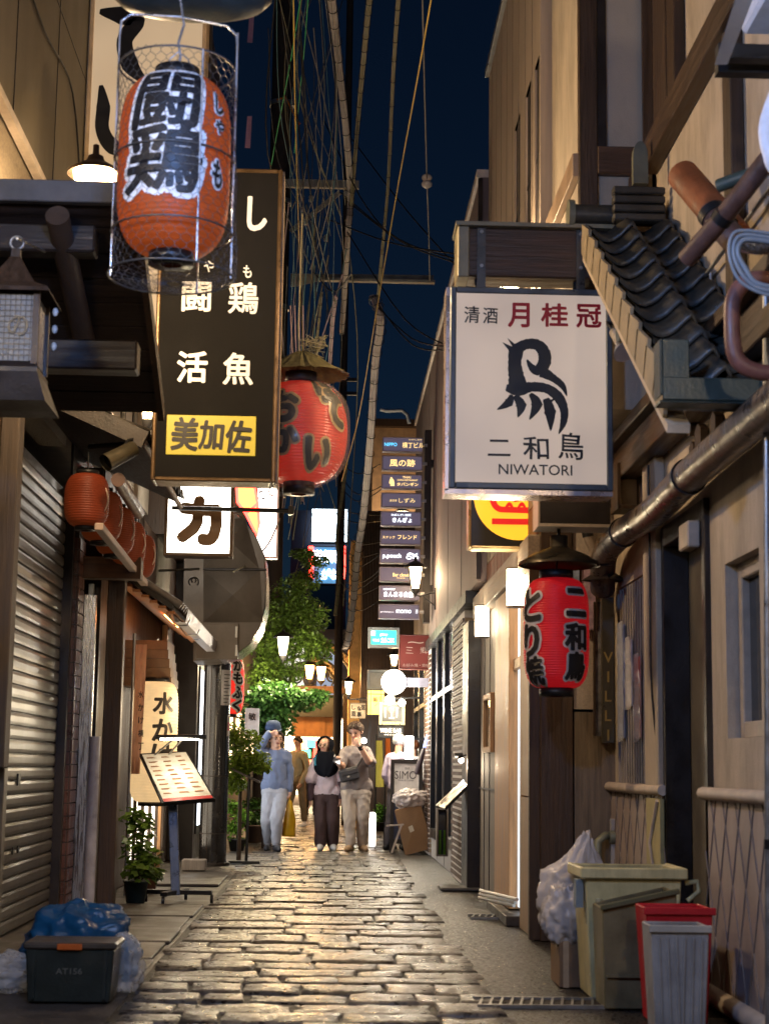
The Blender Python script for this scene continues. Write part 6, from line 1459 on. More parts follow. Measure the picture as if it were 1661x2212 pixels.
# --- left foreground: tool box and blue bag, dark bollard
Y = 8.3; x0, x1 = P(54, 2100, Y=Y).x, P(246, 2100, Y=Y).x; zt = P(150, 2052, Y=Y).z
t = thing('tool_box', 'black plastic storage box with an orange latch on the ground', 'box', ((x0 + x1) / 2, Y, 0))
mt_ = M('black_green_plastic', (.018, .024, .02), .4, var=.2)
taper(x0, x1, Y, Y + .30, 0, zt, .92).build('body', mt_, t, bevel=.01)
MB().box(x0 - .012, x1 + .012, Y - .012, Y + .315, zt + .001, zt + .035).build('lid', M('dark_brown_lid', (.07, .055, .04), .45, var=.3), t, bevel=.01)
xm = (x0 + x1) / 2
MB().box(xm - .06, xm + .06, Y - .02, Y - .0125, zt - .0, zt + .03).build('latch', M('orange_latch', (.55, .12, .02), .4), t, bevel=.003)
MB().box(xm - .07, xm + .07, Y + .008, Y + .0105, .085, .135).build('label_plate', M('grey_label', (.22, .22, .2), .5), t)
flet([('AT156', 150, 2098, 54, 12, .02)], M('faded_letter', (.12, .12, .10), .5, bump=0), t, Y + .004)
for s in (-.17, .17): MB().box(xm + s - .008, xm + s + .008, Y - .006, Y + .003, 0.02, zt).build('rib', mt_, t)
c = P(175, 2010, Y=8.9); t = thing('blue_bag', 'crumpled blue plastic bag heaped behind the black box', 'bag', (c.x, 8.9, 0))
blob((c.x, 8.95, .19), (.29, .23, .22), 4.2, .22, 2.6, .07, flat=.0).build('bag', PAPER('blue_plastic_film', (.012, .12, .27), transl=.25, rough=.3, spec=.6), t)
blob((c.x + .24, 8.75, .12), (.10, .10, .15), 1.1, .25, 3.5, .1, flat=0).build('clear_bag', GLASS('cloudy_film', (.75, .75, .72), .15, .35), t)
blob((c.x - .33, 8.7, .08), (.16, .12, .10), 9.1, .25, 3.5, .1, flat=0).build('clear_bag', GLASS('cloudy_film', (.75, .75, .72), .15, .35), t)
t = thing('bollard', 'dark blurred round-topped bollard at the left edge of the picture', 'bollard', (-1.12, 5.5, 0))
MB().lathe((-1.12, 5.5, 0), [(.07, 0), (.07, .62), (.055, .69), (0, .71)], 20).build('post', m_dark, t)
MB().lathe((-1.12, 5.5, 0), [(.085, 0), (.085, .04), (.07, .05)], 20).build('base', m_black, t)

# --- left menu stand on casters
b_ = P(385, 1950, Z=0); t = thing('menu_stand', 'lit slanted menu board on a post with a caster base', 'menu stand', (b_.x, b_.y, 0))
TL, TR, BR, BL = P(302, 1628, Y=b_.y + .35), P(404, 1622, Y=b_.y + .42), P(466, 1726, Y=b_.y - .12), P(351, 1735, Y=b_.y - .20)
nn = (TR - TL).cross(BL - TL).normalized(); nn = -nn if nn.y > 0 or nn.z < 0 else nn
MB().prism([TL, TR, BR, BL], -nn * .03).build('board', m_black, t, bevel=.004)
def bl(u, v, h=.004): return TL + (TR - TL) * u + (BL - TL) * v + (BR - TR - BL + TL) * u * v + nn * h
MB().add([bl(.04, .03), bl(.96, .03), bl(.96, .97), bl(.04, .97)], [(3, 2, 1, 0)]).build('menu_sheet', M('menu_paper', (.80, .74, .60), .5, var=.25, scale=9, col2=(.85, .82, .74), bump=0), t)
rr = random.Random(8)
for r_ in range(9):
    for c_ in range(3):
        u = .1 + c_ * .3; v = .1 + r_ * .09; MB().add([bl(u, v, .007), bl(u + rr.uniform(.1, .2), v, .007), bl(u + rr.uniform(.1, .2), v + .025, .007), bl(u, v + .025, .007)], [(3, 2, 1, 0)]).build('menu_text', M('menu_brown', (.30, .14, .06), .6, bump=0), t)
MB().add([bl(.04, .93, .008), bl(.96, .93, .008), bl(.96, .99, .008), bl(.04, .99, .008)], [(3, 2, 1, 0)]).build('red_footer', M('red_footer', (.5, .03, .03), .5, bump=0), t)
top = (TL + TR + BL + BR) / 4
MB().bar((b_.x - .02, b_.y, .06), (top.x - .03, top.y, top.z - .03), .075, .05, (0, 1, 0)).build('post', M('blue_grey_post', (.10, .12, .17), .35, metal=.6), t, bevel=.004)
MB().bar((b_.x - .27, b_.y + .05, .085), (b_.x + .28, b_.y - .02, .085), .06, .035).bar((b_.x - .10, b_.y - .25, .085), (b_.x + .04, b_.y + .3, .085), .06, .034).build('base', m_black, t, bevel=.004)
for dx, dy in ((-.27, .05), (.28, -.02), (-.10, -.25), (.04, .3)):
    MB().cyl((b_.x + dx - .012, b_.y + dy, .034), (b_.x + dx + .012, b_.y + dy, .034), .034, n=14).cyl((b_.x + dx, b_.y + dy, .034), (b_.x + dx, b_.y + dy, .07), .008).build('caster', m_black, t)
a, b = P(337, 1592, Y=b_.y - .05), P(446, 1592, Y=b_.y - .02)
lt_ = MB().cyl(a, b, .02, n=12).build('lamp_tube', m_black, t)
MB().cyl(a + V((.04, -.01, -.018)), b + V((-.06, -.01, -.018)), .009, n=8).build('led_strip', E('menu_led', (1, .9, .7), 22), lt_)
MB().tube([bl(.3, .05), (a + b) / 2 + V((-.05, .0, -.01))], .008).tube([bl(.6, .05), (a + b) / 2 + V((.02, .0, -.01))], .008).build('lamp_arm', m_steel, t)
lamp('menu_light', (a + b) / 2 + V((0, -.02, -.05)), 5, (1, .85, .6), .06, t)

# narrow pinkish cloth banner by the tall white lantern
t = thing('pink_banner', 'narrow salmon cloth banner hanging before the tall white lantern', 'banner', P(300, 1670, Y=14.9)); n = 6
x0, x1, z0, z1 = rect(289, 1392, 314, 1672, 14.9)
vs = [(x0 + (x1 - x0) * k / n * (1 - .25 * j / 11), 14.9 + .02 * math.sin(k * 1.9 + j * .5), z1 + (z0 - z1) * j / 11) for j in range(12) for k in range(n + 1)]
MB().add(vs, [(j * (n + 1) + k, j * (n + 1) + k + 1, (j + 1) * (n + 1) + k + 1, (j + 1) * (n + 1) + k) for j in range(11) for k in range(n)], True).build('cloth', PAPER('salmon_cloth', (.55, .30, .20), transl=.4), t)
MB().cyl((x0 - .02, 14.93, 0), (x0 - .02, 14.93, z1 + .1), .012).build('pole', m_steel, t)
letters([(ch, P(305, 1500 + i * 28, Y=14.87), RX, UZ, .045, .06, .02) for i, ch in enumerate('水かけ横丁')], m_ink, t)
# --- right menu stand with gooseneck lamp
b_ = P(1022, 1922, Z=0); t = thing('menu_lectern', 'slanted photo menu on a black post with a gooseneck lamp', 'menu stand', (b_.x, b_.y, 0))
TL, TR, BR, BL = P(1022, 1664, Y=b_.y + .42), P(1041, 1665, Y=b_.y - .10), P(960, 1746, Y=b_.y - .12), P(941, 1739, Y=b_.y + .40)
nn = (TR - TL).cross(BL - TL).normalized(); nn = -nn if nn.z < 0 else nn
MB().prism([TL, TR, BR, BL], -nn * .025).build('board', m_black, t, bevel=.003)
MB().add([bl(.03, .03), bl(.97, .03), bl(.97, .97), bl(.03, .97)], [(0, 1, 2, 3)]).build('menu_sheet', M('photo_menu', (.50, .30, .25), .18, var=.8, scale=13, col2=(.75, .70, .72), bump=0), t)
MB().cyl((b_.x, b_.y, .03), (b_.x + .02, b_.y, TR.z - .05), .036, n=16).build('post', M('gloss_navy_post', (.02, .03, .045), .25, metal=.5), t)
MB().box(b_.x - .32, b_.x + .14, b_.y - .2, b_.y + .2, .002, .028).build('base', M('grey_base_plate', (.12, .12, .12), .5), t, bevel=.006)
g1 = P(993, 1640, Y=b_.y); g2 = P(1026, 1650, Y=b_.y)
MB().tube([g2 + V((.02, 0, -.1)), g2 + V((.01, 0, .03)), g2 + V((-.05, 0, .07)), g1 + V((.06, 0, .04)), g1 + V((.01, 0, .03))], .008, 6).build('gooseneck', m_black, t)
MB().cyl(g1 + V((-.05, 0, .035)), g1 + V((.03, 0, .035)), .022, n=12).cyl(g1 + V((0, 0, .03)), g1 + V((.01, -.01, .0)), .02, .034, n=14).build('lamp_head', m_black, t)
MB().ell(g1 + V((.012, -.012, -.01)), .026, 12, 8).build('bulb', E('gooseneck_bulb', (1, .80, .55), 25), t)
lamp('gooseneck_light', g1 + V((-.02, -.03, -.06)), 7, (1, .8, .55), .04, t)
MB().tube([g2 + V((.04, 0, -.12)), g2 + V((.05, 0, -.3)), g2 + V((.06, 0, -.45)), g2 + V((.05, 0, -.8))], .005, 5).build('cord', m_black, t)
# glass notice case below the lectern
x0, x1, z0, z1 = rect(943, 1746, 968, 1850, 17.2); t = thing('bottle_case', 'small glass case with green bottles beside the lectern', 'case', (x0, 17.2, z0))
f = MB(); f.box(x0, x0 + .015, 17.2, 17.35, z0, z1).box(x1 - .015, x1, 17.2, 17.35, z0, z1).box(x0 + .015, x1 - .015, 17.2, 17.35, z0, z0 + .015).box(x0 + .015, x1 - .015, 17.2, 17.35, z1 - .015, z1); f.build('frame', m_grey, t)
MB().box(x0 + .015, x1 - .015, 17.34, 17.35, z0, z1).build('back', m_dark, t)
for k in range(2): MB().cyl((x0 + .04 + k * .045, 17.27, z0 + .015), (x0 + .04 + k * .045, 17.27, z0 + .26), .016, .012, n=10).build('bottle', M('green_glass', (.10, .22, .03), .1, bump=0), t)

# --- A-board, carton, bags, umbrella beside the mauve building
b_ = P(878, 1842, Z=0); Yb = b_.y
t = thing('a_board', 'black-framed A-board sign lettered SIMO beside the tilted carton', 'sign', (b_.x, Yb, 0))
x0, x1, z0, z1 = rect(843, 1640, 912, 1838, Yb)
f = MB(); f.box(x0, x0 + .05, Yb, Yb + .04, 0, z1).box(x1 - .05, x1, Yb, Yb + .04, 0, z1).box(x0 + .05, x1 - .05, Yb, Yb + .04, z1 - .06, z1).box(x0 + .05, x1 - .05, Yb, Yb + .04, .12, .18).build('frame', m_dark, t, bevel=.003)
MB().box(x0 + .05, x1 - .05, Yb + .012, Yb + .03, .75, z1 - .06).build('white_panel', M('white_panel', (.62, .58, .54), .4, bump=0), t)
MB().box(x0 + .05, x1 - .05, Yb + .012, Yb + .03, .18, .745).build('navy_panel', M('navy_panel', (.03, .035, .07), .4, bump=0), t)
MB().bar((x0 + .02, Yb + .35, 0), (x0 + .02, Yb + .05, z1 - .1), .03, .03).build('back_leg', m_dark, t); MB().bar((x1 - .02, Yb + .35, 0), (x1 - .02, Yb + .05, z1 - .1), .03, .03).build('back_leg', m_dark, t)
flet([('SIMO', 876, 1674, 46, 17, .0), ('Whisky & Cocktail', 876, 1686, 34, 5, .0), ('BAR', 880, 1660, 10, 5, .0)], M('grey_ink', (.08, .07, .07), .5, bump=0), t, Yb + .012)
cs = [P(852, 1751, Y=Yb - .35), P(908, 1737, Y=Yb - .30), P(935, 1832, Y=Yb - .36), P(875, 1848, Y=Yb - .45)]
t = thing('leaning_carton', 'large flattened cardboard carton leaning at a tilt on the paving', 'box', cs[3])
m_card = M('kraft_card', (.27, .155, .075), .75, var=.12, scale=5, dirt=.25)
MB().prism(cs, (0.02, .17, .01)).build('body', m_card, t, bevel=.004)
R_ = (cs[1] - cs[0]).normalized(); U_ = (cs[0] - cs[3]).normalized(); cc = sum(cs, V()) / 4
letters([('LUB', cc + V((0.01, -.01, -.17)), R_, U_, .2, .055, .03)], M('orange_print', (.5, .12, .05), .6, bump=0), t)
MB().prism([cc + R_ * a + U_ * b_2 + V((0, -.012, 0)) for a, b_2 in ((-.06, .05), (.0, .06), (.01, -.02), (-.05, -.03))], (0, .004, 0)).build('label', M('label_paper', (.6, .52, .4), .5), t)
tc_ = (cs[0] + cs[1]) / 2
t = thing('clear_bag', 'stuffed translucent rubbish bag lying on the tilted carton', 'bag', tc_)
blob(tc_ + V((.03, .12, .10)), (.21, .15, .14), 5.5, .22, 3.4, .05, nu=90, nv=60).build('bag', GLASS('cloudy_bag', (.62, .55, .52), .22, .72), t)
blob(tc_ + V((.02, .12, .07)), (.15, .10, .09), 8.5, .3, 4.0, .1).build('contents', M('rubbish_mix', (.22, .13, .09), .7, var=.6, scale=14), t)
blob(tc_ + V((.22, .15, .16)), (.09, .07, .06), 3.5, .35, 3.5, .05).build('knot', MATS['cloudy_bag'], t)
t = thing('wooden_easel', 'pale folding wooden legs beside the tilted carton', 'easel', P(848, 1845, Y=Yb - .5))
MB().bar(P(868, 1780, Y=Yb - .5), P(846, 1842, Y=Yb - .5), .025, .025).bar(P(834, 1784, Y=Yb - .5), P(872, 1781, Y=Yb - .5), .03, .02).build('leg', M('pale_wood', (.5, .42, .36), .6), t)
a, b = P(900, 1672, Y=Yb - .2), P(924, 1588, Y=Yb - .1)
t = thing('closed_umbrella', 'closed dark umbrella with a bright shiny handle leaning on the A-board', 'umbrella', a)
MB().tube([a, a + (b - a) * .25, a + (b - a) * .6, a + (b - a) * .68], [.035, .045, .03, .012], 10).build('canopy', M('dark_umbrella_cloth', (.03, .02, .035), .5), t)
MB().cyl(a + (b - a) * .68, b, .022, n=10).build('handle', E('shiny_handle', (.35, .45, 1), .9), t)  # glossy shine put in as a bluish glow of the surface
# banners farther along on the right
for (xa, ya, xb_, yb, lab, col) in ((812, 1600, 830, 1700, 'narrow yellow cloth banner behind the tall man', (.55, .48, .10)), (832, 1595, 846, 1690, 'narrow orange cloth banner beside the yellow one', (.60, .16, .03)), (1062 / 1.2, 1, 1, 1, None, None)):
    if not lab: continue
    x0, x1, z0, z1 = rect(xa, ya, xb_, yb, 26); t = thing('cloth_banner', lab, 'banner', (x0, 26, z0)); n = 8
    vs = [(x0 + (x1 - x0) * (k / n) * (.75 + .25 * j / 5), 26 + .03 * math.sin(k * 1.7), z1 + (z0 - z1) * j / 5) for j in range(6) for k in range(n + 1)]
    c_ = MB().add(vs, [(j * (n + 1) + k, j * (n + 1) + k + 1, (j + 1) * (n + 1) + k + 1, (j + 1) * (n + 1) + k) for j in range(5) for k in range(n)], True).build('cloth', PAPER('cloth_%d' % xa, col, emit=.25, transl=.4), t)  # no lamp in the cloth; its weak glow stands in for light on it
    MB().cyl((x0, 26.03, .0), (x0, 26.03, z1 + .1), .012).build('pole', m_black, t)
x0, x1, z0, z1 = rect(798, 1755, 812, 1806, 24.5); tag(MB().box(x0, x1, 24.5, 24.7, 0, z1).build('floor_lantern', E('floor_lantern', (1, .93, .85), 1.6), bevel=.02), 'small white glowing floor lantern by the tall man', 'lamp')
x0, x1, z0, z1 = rect(875, 1590, 893, 1640, 23.0); t = thing('white_box_lamp', 'white glowing box lamp behind the grey-haired person', 'lamp', (x0, 23, z0)); MB().box(x0, x1, 23.0, 23.15, z0, z1).build('glass', E('white_box', (1, .97, .92), 4), t, bevel=.008); MB().box(x0, 1.34, 23.05, 23.1, z1 - .05, z1 - .02).build('arm', m_black, t)
c = P(842, 1512, Y=23.2); t = thing('bare_bulb', 'bare warm bulb glaring below the round disc sign', 'lamp', c); MB().ell(c, .07, 16, 10).build('bulb', E('bare_bulb', (1, .82, .5), 18), t); MB().cyl(c + V((.06, 0, .02)), (1.3, 23.2, c.z + .04), .015).build('arm', m_black, t); lamp('bare_bulb_light', c + V((-.1, -.12, -.05)), 12, (1, .78, .45), .08, t)
# white umbrella rack bars on the restaurant step
c = P(1085, 1900, Y=13.2); t = thing('umbrella_rack', 'white tubular rack lying on the restaurant step', 'rack', (1.3, 13.3, .07))
for k in range(3): MB().cyl((1.22, 13.6 - k * .05, .12 + k * .03), (1.40, 12.7 - k * .1, .13 + k * .03), .014, n=8).build('bar', m_white, t)
# slim black stand with a tilted plate at the left of the group
b_ = P(532, 1866, Z=0); t = thing('slim_stand', 'slim black stand with a tilted plate left of the walking group', 'stand', (b_.x, b_.y, 0)); Yb = b_.y
MB().cyl((b_.x, Yb, .02), (b_.x + .01, Yb, P(532, 1672, Y=Yb).z), .018, n=10).build('post', m_black, t); MB().box(b_.x - .2, b_.x + .16, Yb - .08, Yb + .08, .004, .035).build('base', m_black, t, bevel=.004)
MB().bar(P(500, 1660, Y=Yb), P(562, 1690, Y=Yb), .30, .02).build('plate', m_dark, t)

# ================================================================== PLANTS
def LEAF(name, col, emit=0):
    if name in MATS: return MATS[name]
    m = bpy.data.materials.new(name); m.use_nodes = True; N = m.node_tree.nodes; L = m.node_tree.links; b = N['Principled BSDF']
    ge = N.new('ShaderNodeNewGeometry'); r = N.new('ShaderNodeValToRGB'); c = np.array(col)
    L.new(ge.outputs['Random Per Island'], r.inputs[0]); r.color_ramp.elements[0].color = (*(c * .5), 1); r.color_ramp.elements[1].color = (*np.clip(c * 1.5, 0, 1), 1)
    L.new(r.outputs[0], b.inputs['Base Color']); b.inputs['Roughness'].default_value = .38
    t = N.new('ShaderNodeBsdfTranslucent'); L.new(r.outputs[0], t.inputs[0]); mx = N.new('ShaderNodeMixShader'); mx.inputs[0].default_value = .35
    L.new(b.outputs[0], mx.inputs[1]); L.new(t.outputs[0], mx.inputs[2]); L.new(mx.outputs[0], N['Material Output'].inputs[0]); MATS[name] = m; return m
def leaves(centres, n, size, seed, droop=.3):
    """clumps of leaf-shaped faces; centres: (point, radii, share)"""
    r = np.random.default_rng(seed); vs = []; fs = []
    tot = sum(c[2] for c in centres)
    for c, rad_, sh in centres:
        k = int(n * sh / tot); d = r.normal(size=(k, 3)); d /= np.linalg.norm(d, axis=1)[:, None]; rr_ = r.random(k)[:, None] ** .45
        p = np.array(c)[None] + d * rr_ * np.array(rad_)[None]
        for q in p:
            a = r.uniform(0, 6.283); e = r.uniform(-.9, .4) - droop; ax = np.array([math.cos(a) * math.cos(e), math.sin(a) * math.cos(e), math.sin(e)])
            s = np.cross(ax, [0, 0, 1]); s /= np.linalg.norm(s) + 1e-9; u = np.cross(s, ax); tw = r.uniform(-.8, .8); s = s * math.cos(tw) + u * math.sin(tw); L = size * r.uniform(.6, 1.3); w_ = L * r.uniform(.28, .42)
            i = len(vs); mid = q + ax * L * .5
            vs += [q, mid + s * w_ + u * L * .06, q + ax * L, mid - s * w_ + u * L * .06]; fs.append((i, i + 1, i + 2, i + 3))
    return vs, fs
def tree(name, label, base, branches, clumps, n, size, col, seed, tr=.05):
    t = thing(name, label, 'tree', base); tm = MB()
    for pts, r0 in branches: tm.tube(smooth([V(p_) for p_ in pts], 4), [r0 * (1 - .7 * i / (4 * (len(pts) - 1))) for i in range(4 * (len(pts) - 1) + 1)], 7)
    tm.build('trunk', M('bark', (.07, .045, .03), .8, var=.4, scale=12, bump=.5), t)
    vs, fs = leaves(clumps, n, size, seed); m = MB(); m.add(vs, fs); m.build('crown', LEAF('leaf_' + name + str(seed), col), t); return t
def pc(px, py, Y): return tuple(P(px, py, Y=Y))
b0 = (P(600, 1700, Y=25).x, 25, 0)
cl = [(pc(630, 1290, 24.6), (.32, .35, .38), 1.3), (pc(600, 1340, 24.4), (.34, .35, .35), 1.3), (pc(665, 1330, 24.8), (.34, .35, .30), 1.2), (pc(650, 1390, 24.3), (.40, .4, .28), 1.4), (pc(590, 1400, 24.2), (.32, .3, .3), 1.1), (pc(690, 1400, 24.7), (.22, .3, .22), .6), (pc(610, 1450, 24.2), (.36, .35, .22), 1.0), (pc(570, 1460, 24), (.28, .3, .25), .8), (pc(665, 1250, 25), (.22, .25, .2), .5), (pc(680, 1210, 25), (.24, .2, .12), .4), (pc(655, 1195, 25), (.2, .2, .1), .3)]
tree('maple_tree', 'bright green leafy tree rising above the walking group', b0, [([b0, (b0[0] + .05, 25, 1.4), pc(600, 1420, 24.6), pc(628, 1290, 24.6)], .06), ([(b0[0] + .05, 25, 1.4), pc(640, 1400, 24.6), pc(690, 1400, 24.7)], .03), ([pc(600, 1420, 24.6), pc(640, 1280, 25), pc(670, 1205, 25)], .025)], cl, 9500, .058, (.13, .22, .035), 1)
b1 = (P(590, 1700, Y=23.6).x - .1, 23.6, 0)
cl = [(pc(600, 1500, 23.2), (.42, .3, .20), 1.3), (pc(650, 1510, 23.4), (.36, .3, .16), 1), (pc(560, 1520, 23.2), (.3, .3, .22), .9), (pc(690, 1500, 23.6), (.16, .2, .10), .3), (pc(590, 1545, 23.2), (.34, .3, .15), .8), (pc(610, 1570, 23.3), (.2, .2, .14), .4), (pc(545, 1560, 23.2), (.2, .25, .2), .5)]
tree('camellia_tree', 'darker glossy-leaved tree spreading above the man in the blue sweater', b1, [([b1, (b1[0], 23.6, 1.3), pc(580, 1540, 23.4), pc(640, 1508, 23.4)], .045), ([(b1[0], 23.6, 1.3), pc(560, 1530, 23.3), pc(610, 1570, 23.3)], .025)], cl, 4200, .072, (.055, .14, .03), 2)
b2 = (P(520, 1700, Y=20.6).x, 20.6, 0)
cl = [(pc(525, 1600, 20.4), (.25, .25, .16), 1), (pc(545, 1640, 20.2), (.24, .25, .13), 1), (pc(515, 1650, 20.2), (.2, .22, .16), 1), (pc(500, 1590, 20.5), (.16, .2, .2), .6), (pc(560, 1655, 20.1), (.14, .15, .07), .4), (pc(505, 1690, 20.3), (.18, .2, .12), .6)]
tree('japanese_maple', 'feathery yellow green maple shrub beside the black column', b2, [([b2, (b2[0], 20.6, .8), pc(520, 1640, 20.3), pc(545, 1630, 20.2)], .03), ([(b2[0], 20.6, .8), pc(510, 1620, 20.4), pc(500, 1590, 20.5)], .02)], cl, 3600, .055, (.18, .27, .03), 3)
def plant(label, base, clumps, n, size, col, seed, pot=None, potmat=None):
    t = thing('potted_plant', label, 'plant', base)
    if pot: MB().lathe(base, [(0, 0), (pot[0] * .75, 0), (pot[0], pot[1]), (pot[0] * 1.06, pot[1]), (pot[0] * 1.06, pot[1] + .02), (pot[0] * .9, pot[1] + .02), (pot[0] * .85, pot[1] - .02), (0, pot[1] - .02)], 22).build('pot', potmat, t)
    st = MB()
    for c, r_, s in clumps: st.tube([V(base) + V((0, 0, (pot[1] if pot else 0) - .02)), (V(base) + V(c)) / 2 + V((.02, 0, .05)), V(c)], .008, 5)
    st.build('stem', M('bark', (.07, .045, .03), .8), t)
    vs, fs = leaves(clumps, n, size, seed, .1); MB().add(vs, fs).build('leaves', LEAF('pl_%d' % seed, col), t)
Yp = 14.3; bb = P(293, 1952, Z=0)
plant('leafy plant in a dark pot behind the lit menu stand', tuple(bb), [(pc(295, 1830, 14), (.13, .12, .13), 1), (pc(320, 1862, 13.9), (.12, .12, .1), 1), (pc(300, 1880, 13.8), (.12, .1, .08), .8), (pc(292, 1765, 14.2), (.12, .12, .09), .8), (pc(310, 1790, 14.2), (.12, .1, .08), .6)], 420, .085, (.10, .17, .02), 11, (.10, .17), M('dark_teal_pot', (.03, .05, .05), .5))
bb = P(318, 1925, Z=0); plant('small plant in a terracotta pot against the eatery wall', (bb.x, bb.y, 0), [(pc(325, 1885, bb.y), (.10, .1, .06), 1), (pc(338, 1890, bb.y), (.07, .08, .05), .5)], 110, .07, (.09, .14, .03), 12, (.10, .16), M('terracotta', (.30, .12, .06), .7))
bb = P(512, 1838, Z=0); plant('lime green fern-like plant at the foot of the maple shrub', (bb.x, bb.y, 0), [(pc(505, 1790, bb.y), (.15, .15, .14), 1), (pc(525, 1760, bb.y), (.14, .15, .09), .8), (pc(498, 1740, bb.y), (.12, .12, .1), .6), (pc(515, 1815, bb.y), (.12, .12, .06), .5)], 800, .06, (.16, .30, .03), 13, (.12, .14), M('dark_pot', (.03, .025, .02), .6))
bb = P(548, 1822, Z=0); plant('low dark shrub in a brown pot behind the slim stand', (bb.x, bb.y + .3, 0), [(pc(548, 1770, bb.y + .3), (.16, .15, .14), 1), (pc(545, 1735, bb.y + .3), (.14, .12, .1), .7)], 420, .065, (.04, .10, .015), 14, (.15, .24), M('brown_pot', (.12, .07, .045), .6))
bb = P(822, 1795, Z=0); plant('bright green shrub by the wine bar entrance', (bb.x, bb.y, 0), [(pc(822, 1760, bb.y), (.14, .12, .2), 1)], 420, .07, (.10, .24, .03), 15, (.10, .14), M('dark_pot', (.03, .025, .02), .6))

rr = random.Random(17); db = MB()
for k in range(90):
    x = rr.choice((rr.uniform(-1.9, -.95), rr.uniform(.8, 1.85), rr.uniform(-.9, .85))); y = rr.uniform(7.4, 22) ; s = rr.uniform(.006, .022); a = rr.uniform(0, 6.28); z0_ = .012
    if x > 1.35 and y > 11: continue
    pts = [(x + s * math.cos(a), y + s * math.sin(a), z0_), (x + s * .5 * math.cos(a + 1.6), y + s * .5 * math.sin(a + 1.6), z0_ + .004), (x - s * math.cos(a), y - s * math.sin(a), z0_ + .002), (x + s * .5 * math.cos(a - 1.6), y + s * .5 * math.sin(a - 1.6), z0_ + .003)]
    db.add(pts, [(0, 1, 2, 3)])
tag(db.build('litter', M('litter_scraps', (.35, .28, .18), .8, var=.7, scale=20)), 'dry leaves and scraps of litter scattered over the paving', 'litter', kind='stuff')
# conduits and wires clipped to the plaster wall
for i, (pts, r_, lab) in enumerate((([(HX - .03, 6.6, 3.72), (HX - .03, 8.9, 3.70)], .012, 'thin grey conduit running along the upper plaster wall'), ([(HX - .02, 8.3, 3.7), (HX - .02, 8.3, 3.32)], .010, 'short vertical conduit dropping from the long one'), ([(HX - .02, 9.72, 1.06), (HX - .075, 9.72, 1.6), (HX - .075, 9.74, 2.3), (HX - .075, 9.76, 2.95)], .007, 'black wire climbing the pilaster beside the doorway'), ([(LX + .07, 9.6, 6.2), (LX + .07, 10.9, 6.12), (LX + .07, 12.2, 6.2), (LX + .07, 12.9, 5.4)], .008, 'black wire looping across the upper left wall'))):
    tag(MB().tube(smooth([V(q) for q in pts]) if len(pts) > 2 else pts, r_, 6).build('conduit', m_steel if i < 2 else m_black), lab, 'conduit')
t, _ = signbox('kanji_plate', 'white plate with one kanji behind the far red lantern', 'sign', (530, 1530, 560, 1592), 21.6, .05, m_white, M('plate_white', (.6, .58, .55), .5, bump=0), fw=1)
flet([('敏', 545, 1548, 15, 16, .02)], m_ink, t, 21.61)
# ================================================================== PEOPLE
SKIN = M('skin', (.50, .28, .19), .5, var=.06, bump=0)
def capsule(mb, a, b, ra, rb, n=12, sq=None):
    """tapered limb with round ends"""
    a, b = V(a), V(b); d, u, w_ = frame(b - a); L = (b - a).length; rings = []
    for k in range(5): t = math.pi / 2 * (k / 4); rings.append((a - d * ra * math.cos(t), ra * math.sin(t)))
    for k in range(1, 4): rings.append((a + (b - a) * k / 4, ra + (rb - ra) * k / 4))
    for k in range(5): t = math.pi / 2 * (k / 4); rings.append((b + d * rb * math.sin(t), rb * math.cos(t)))
    vs = []
    for p, r in rings:
        r = max(r, 1e-4)
        for i in range(n):
            an = 2 * math.pi * i / n; o = (u * math.cos(an) + w_ * math.sin(an)) * r
            if sq: o = V((o.x, o.y * sq, o.z))
            vs.append(p + o)
    m = len(rings); mb.add(vs, [(j * n + i, j * n + (i + 1) % n, (j + 1) * n + (i + 1) % n, (j + 1) * n + i) for j in range(m - 1) for i in range(n)] + [tuple(range(n - 1, -1, -1)), tuple(range((m - 1) * n, m * n))], True)
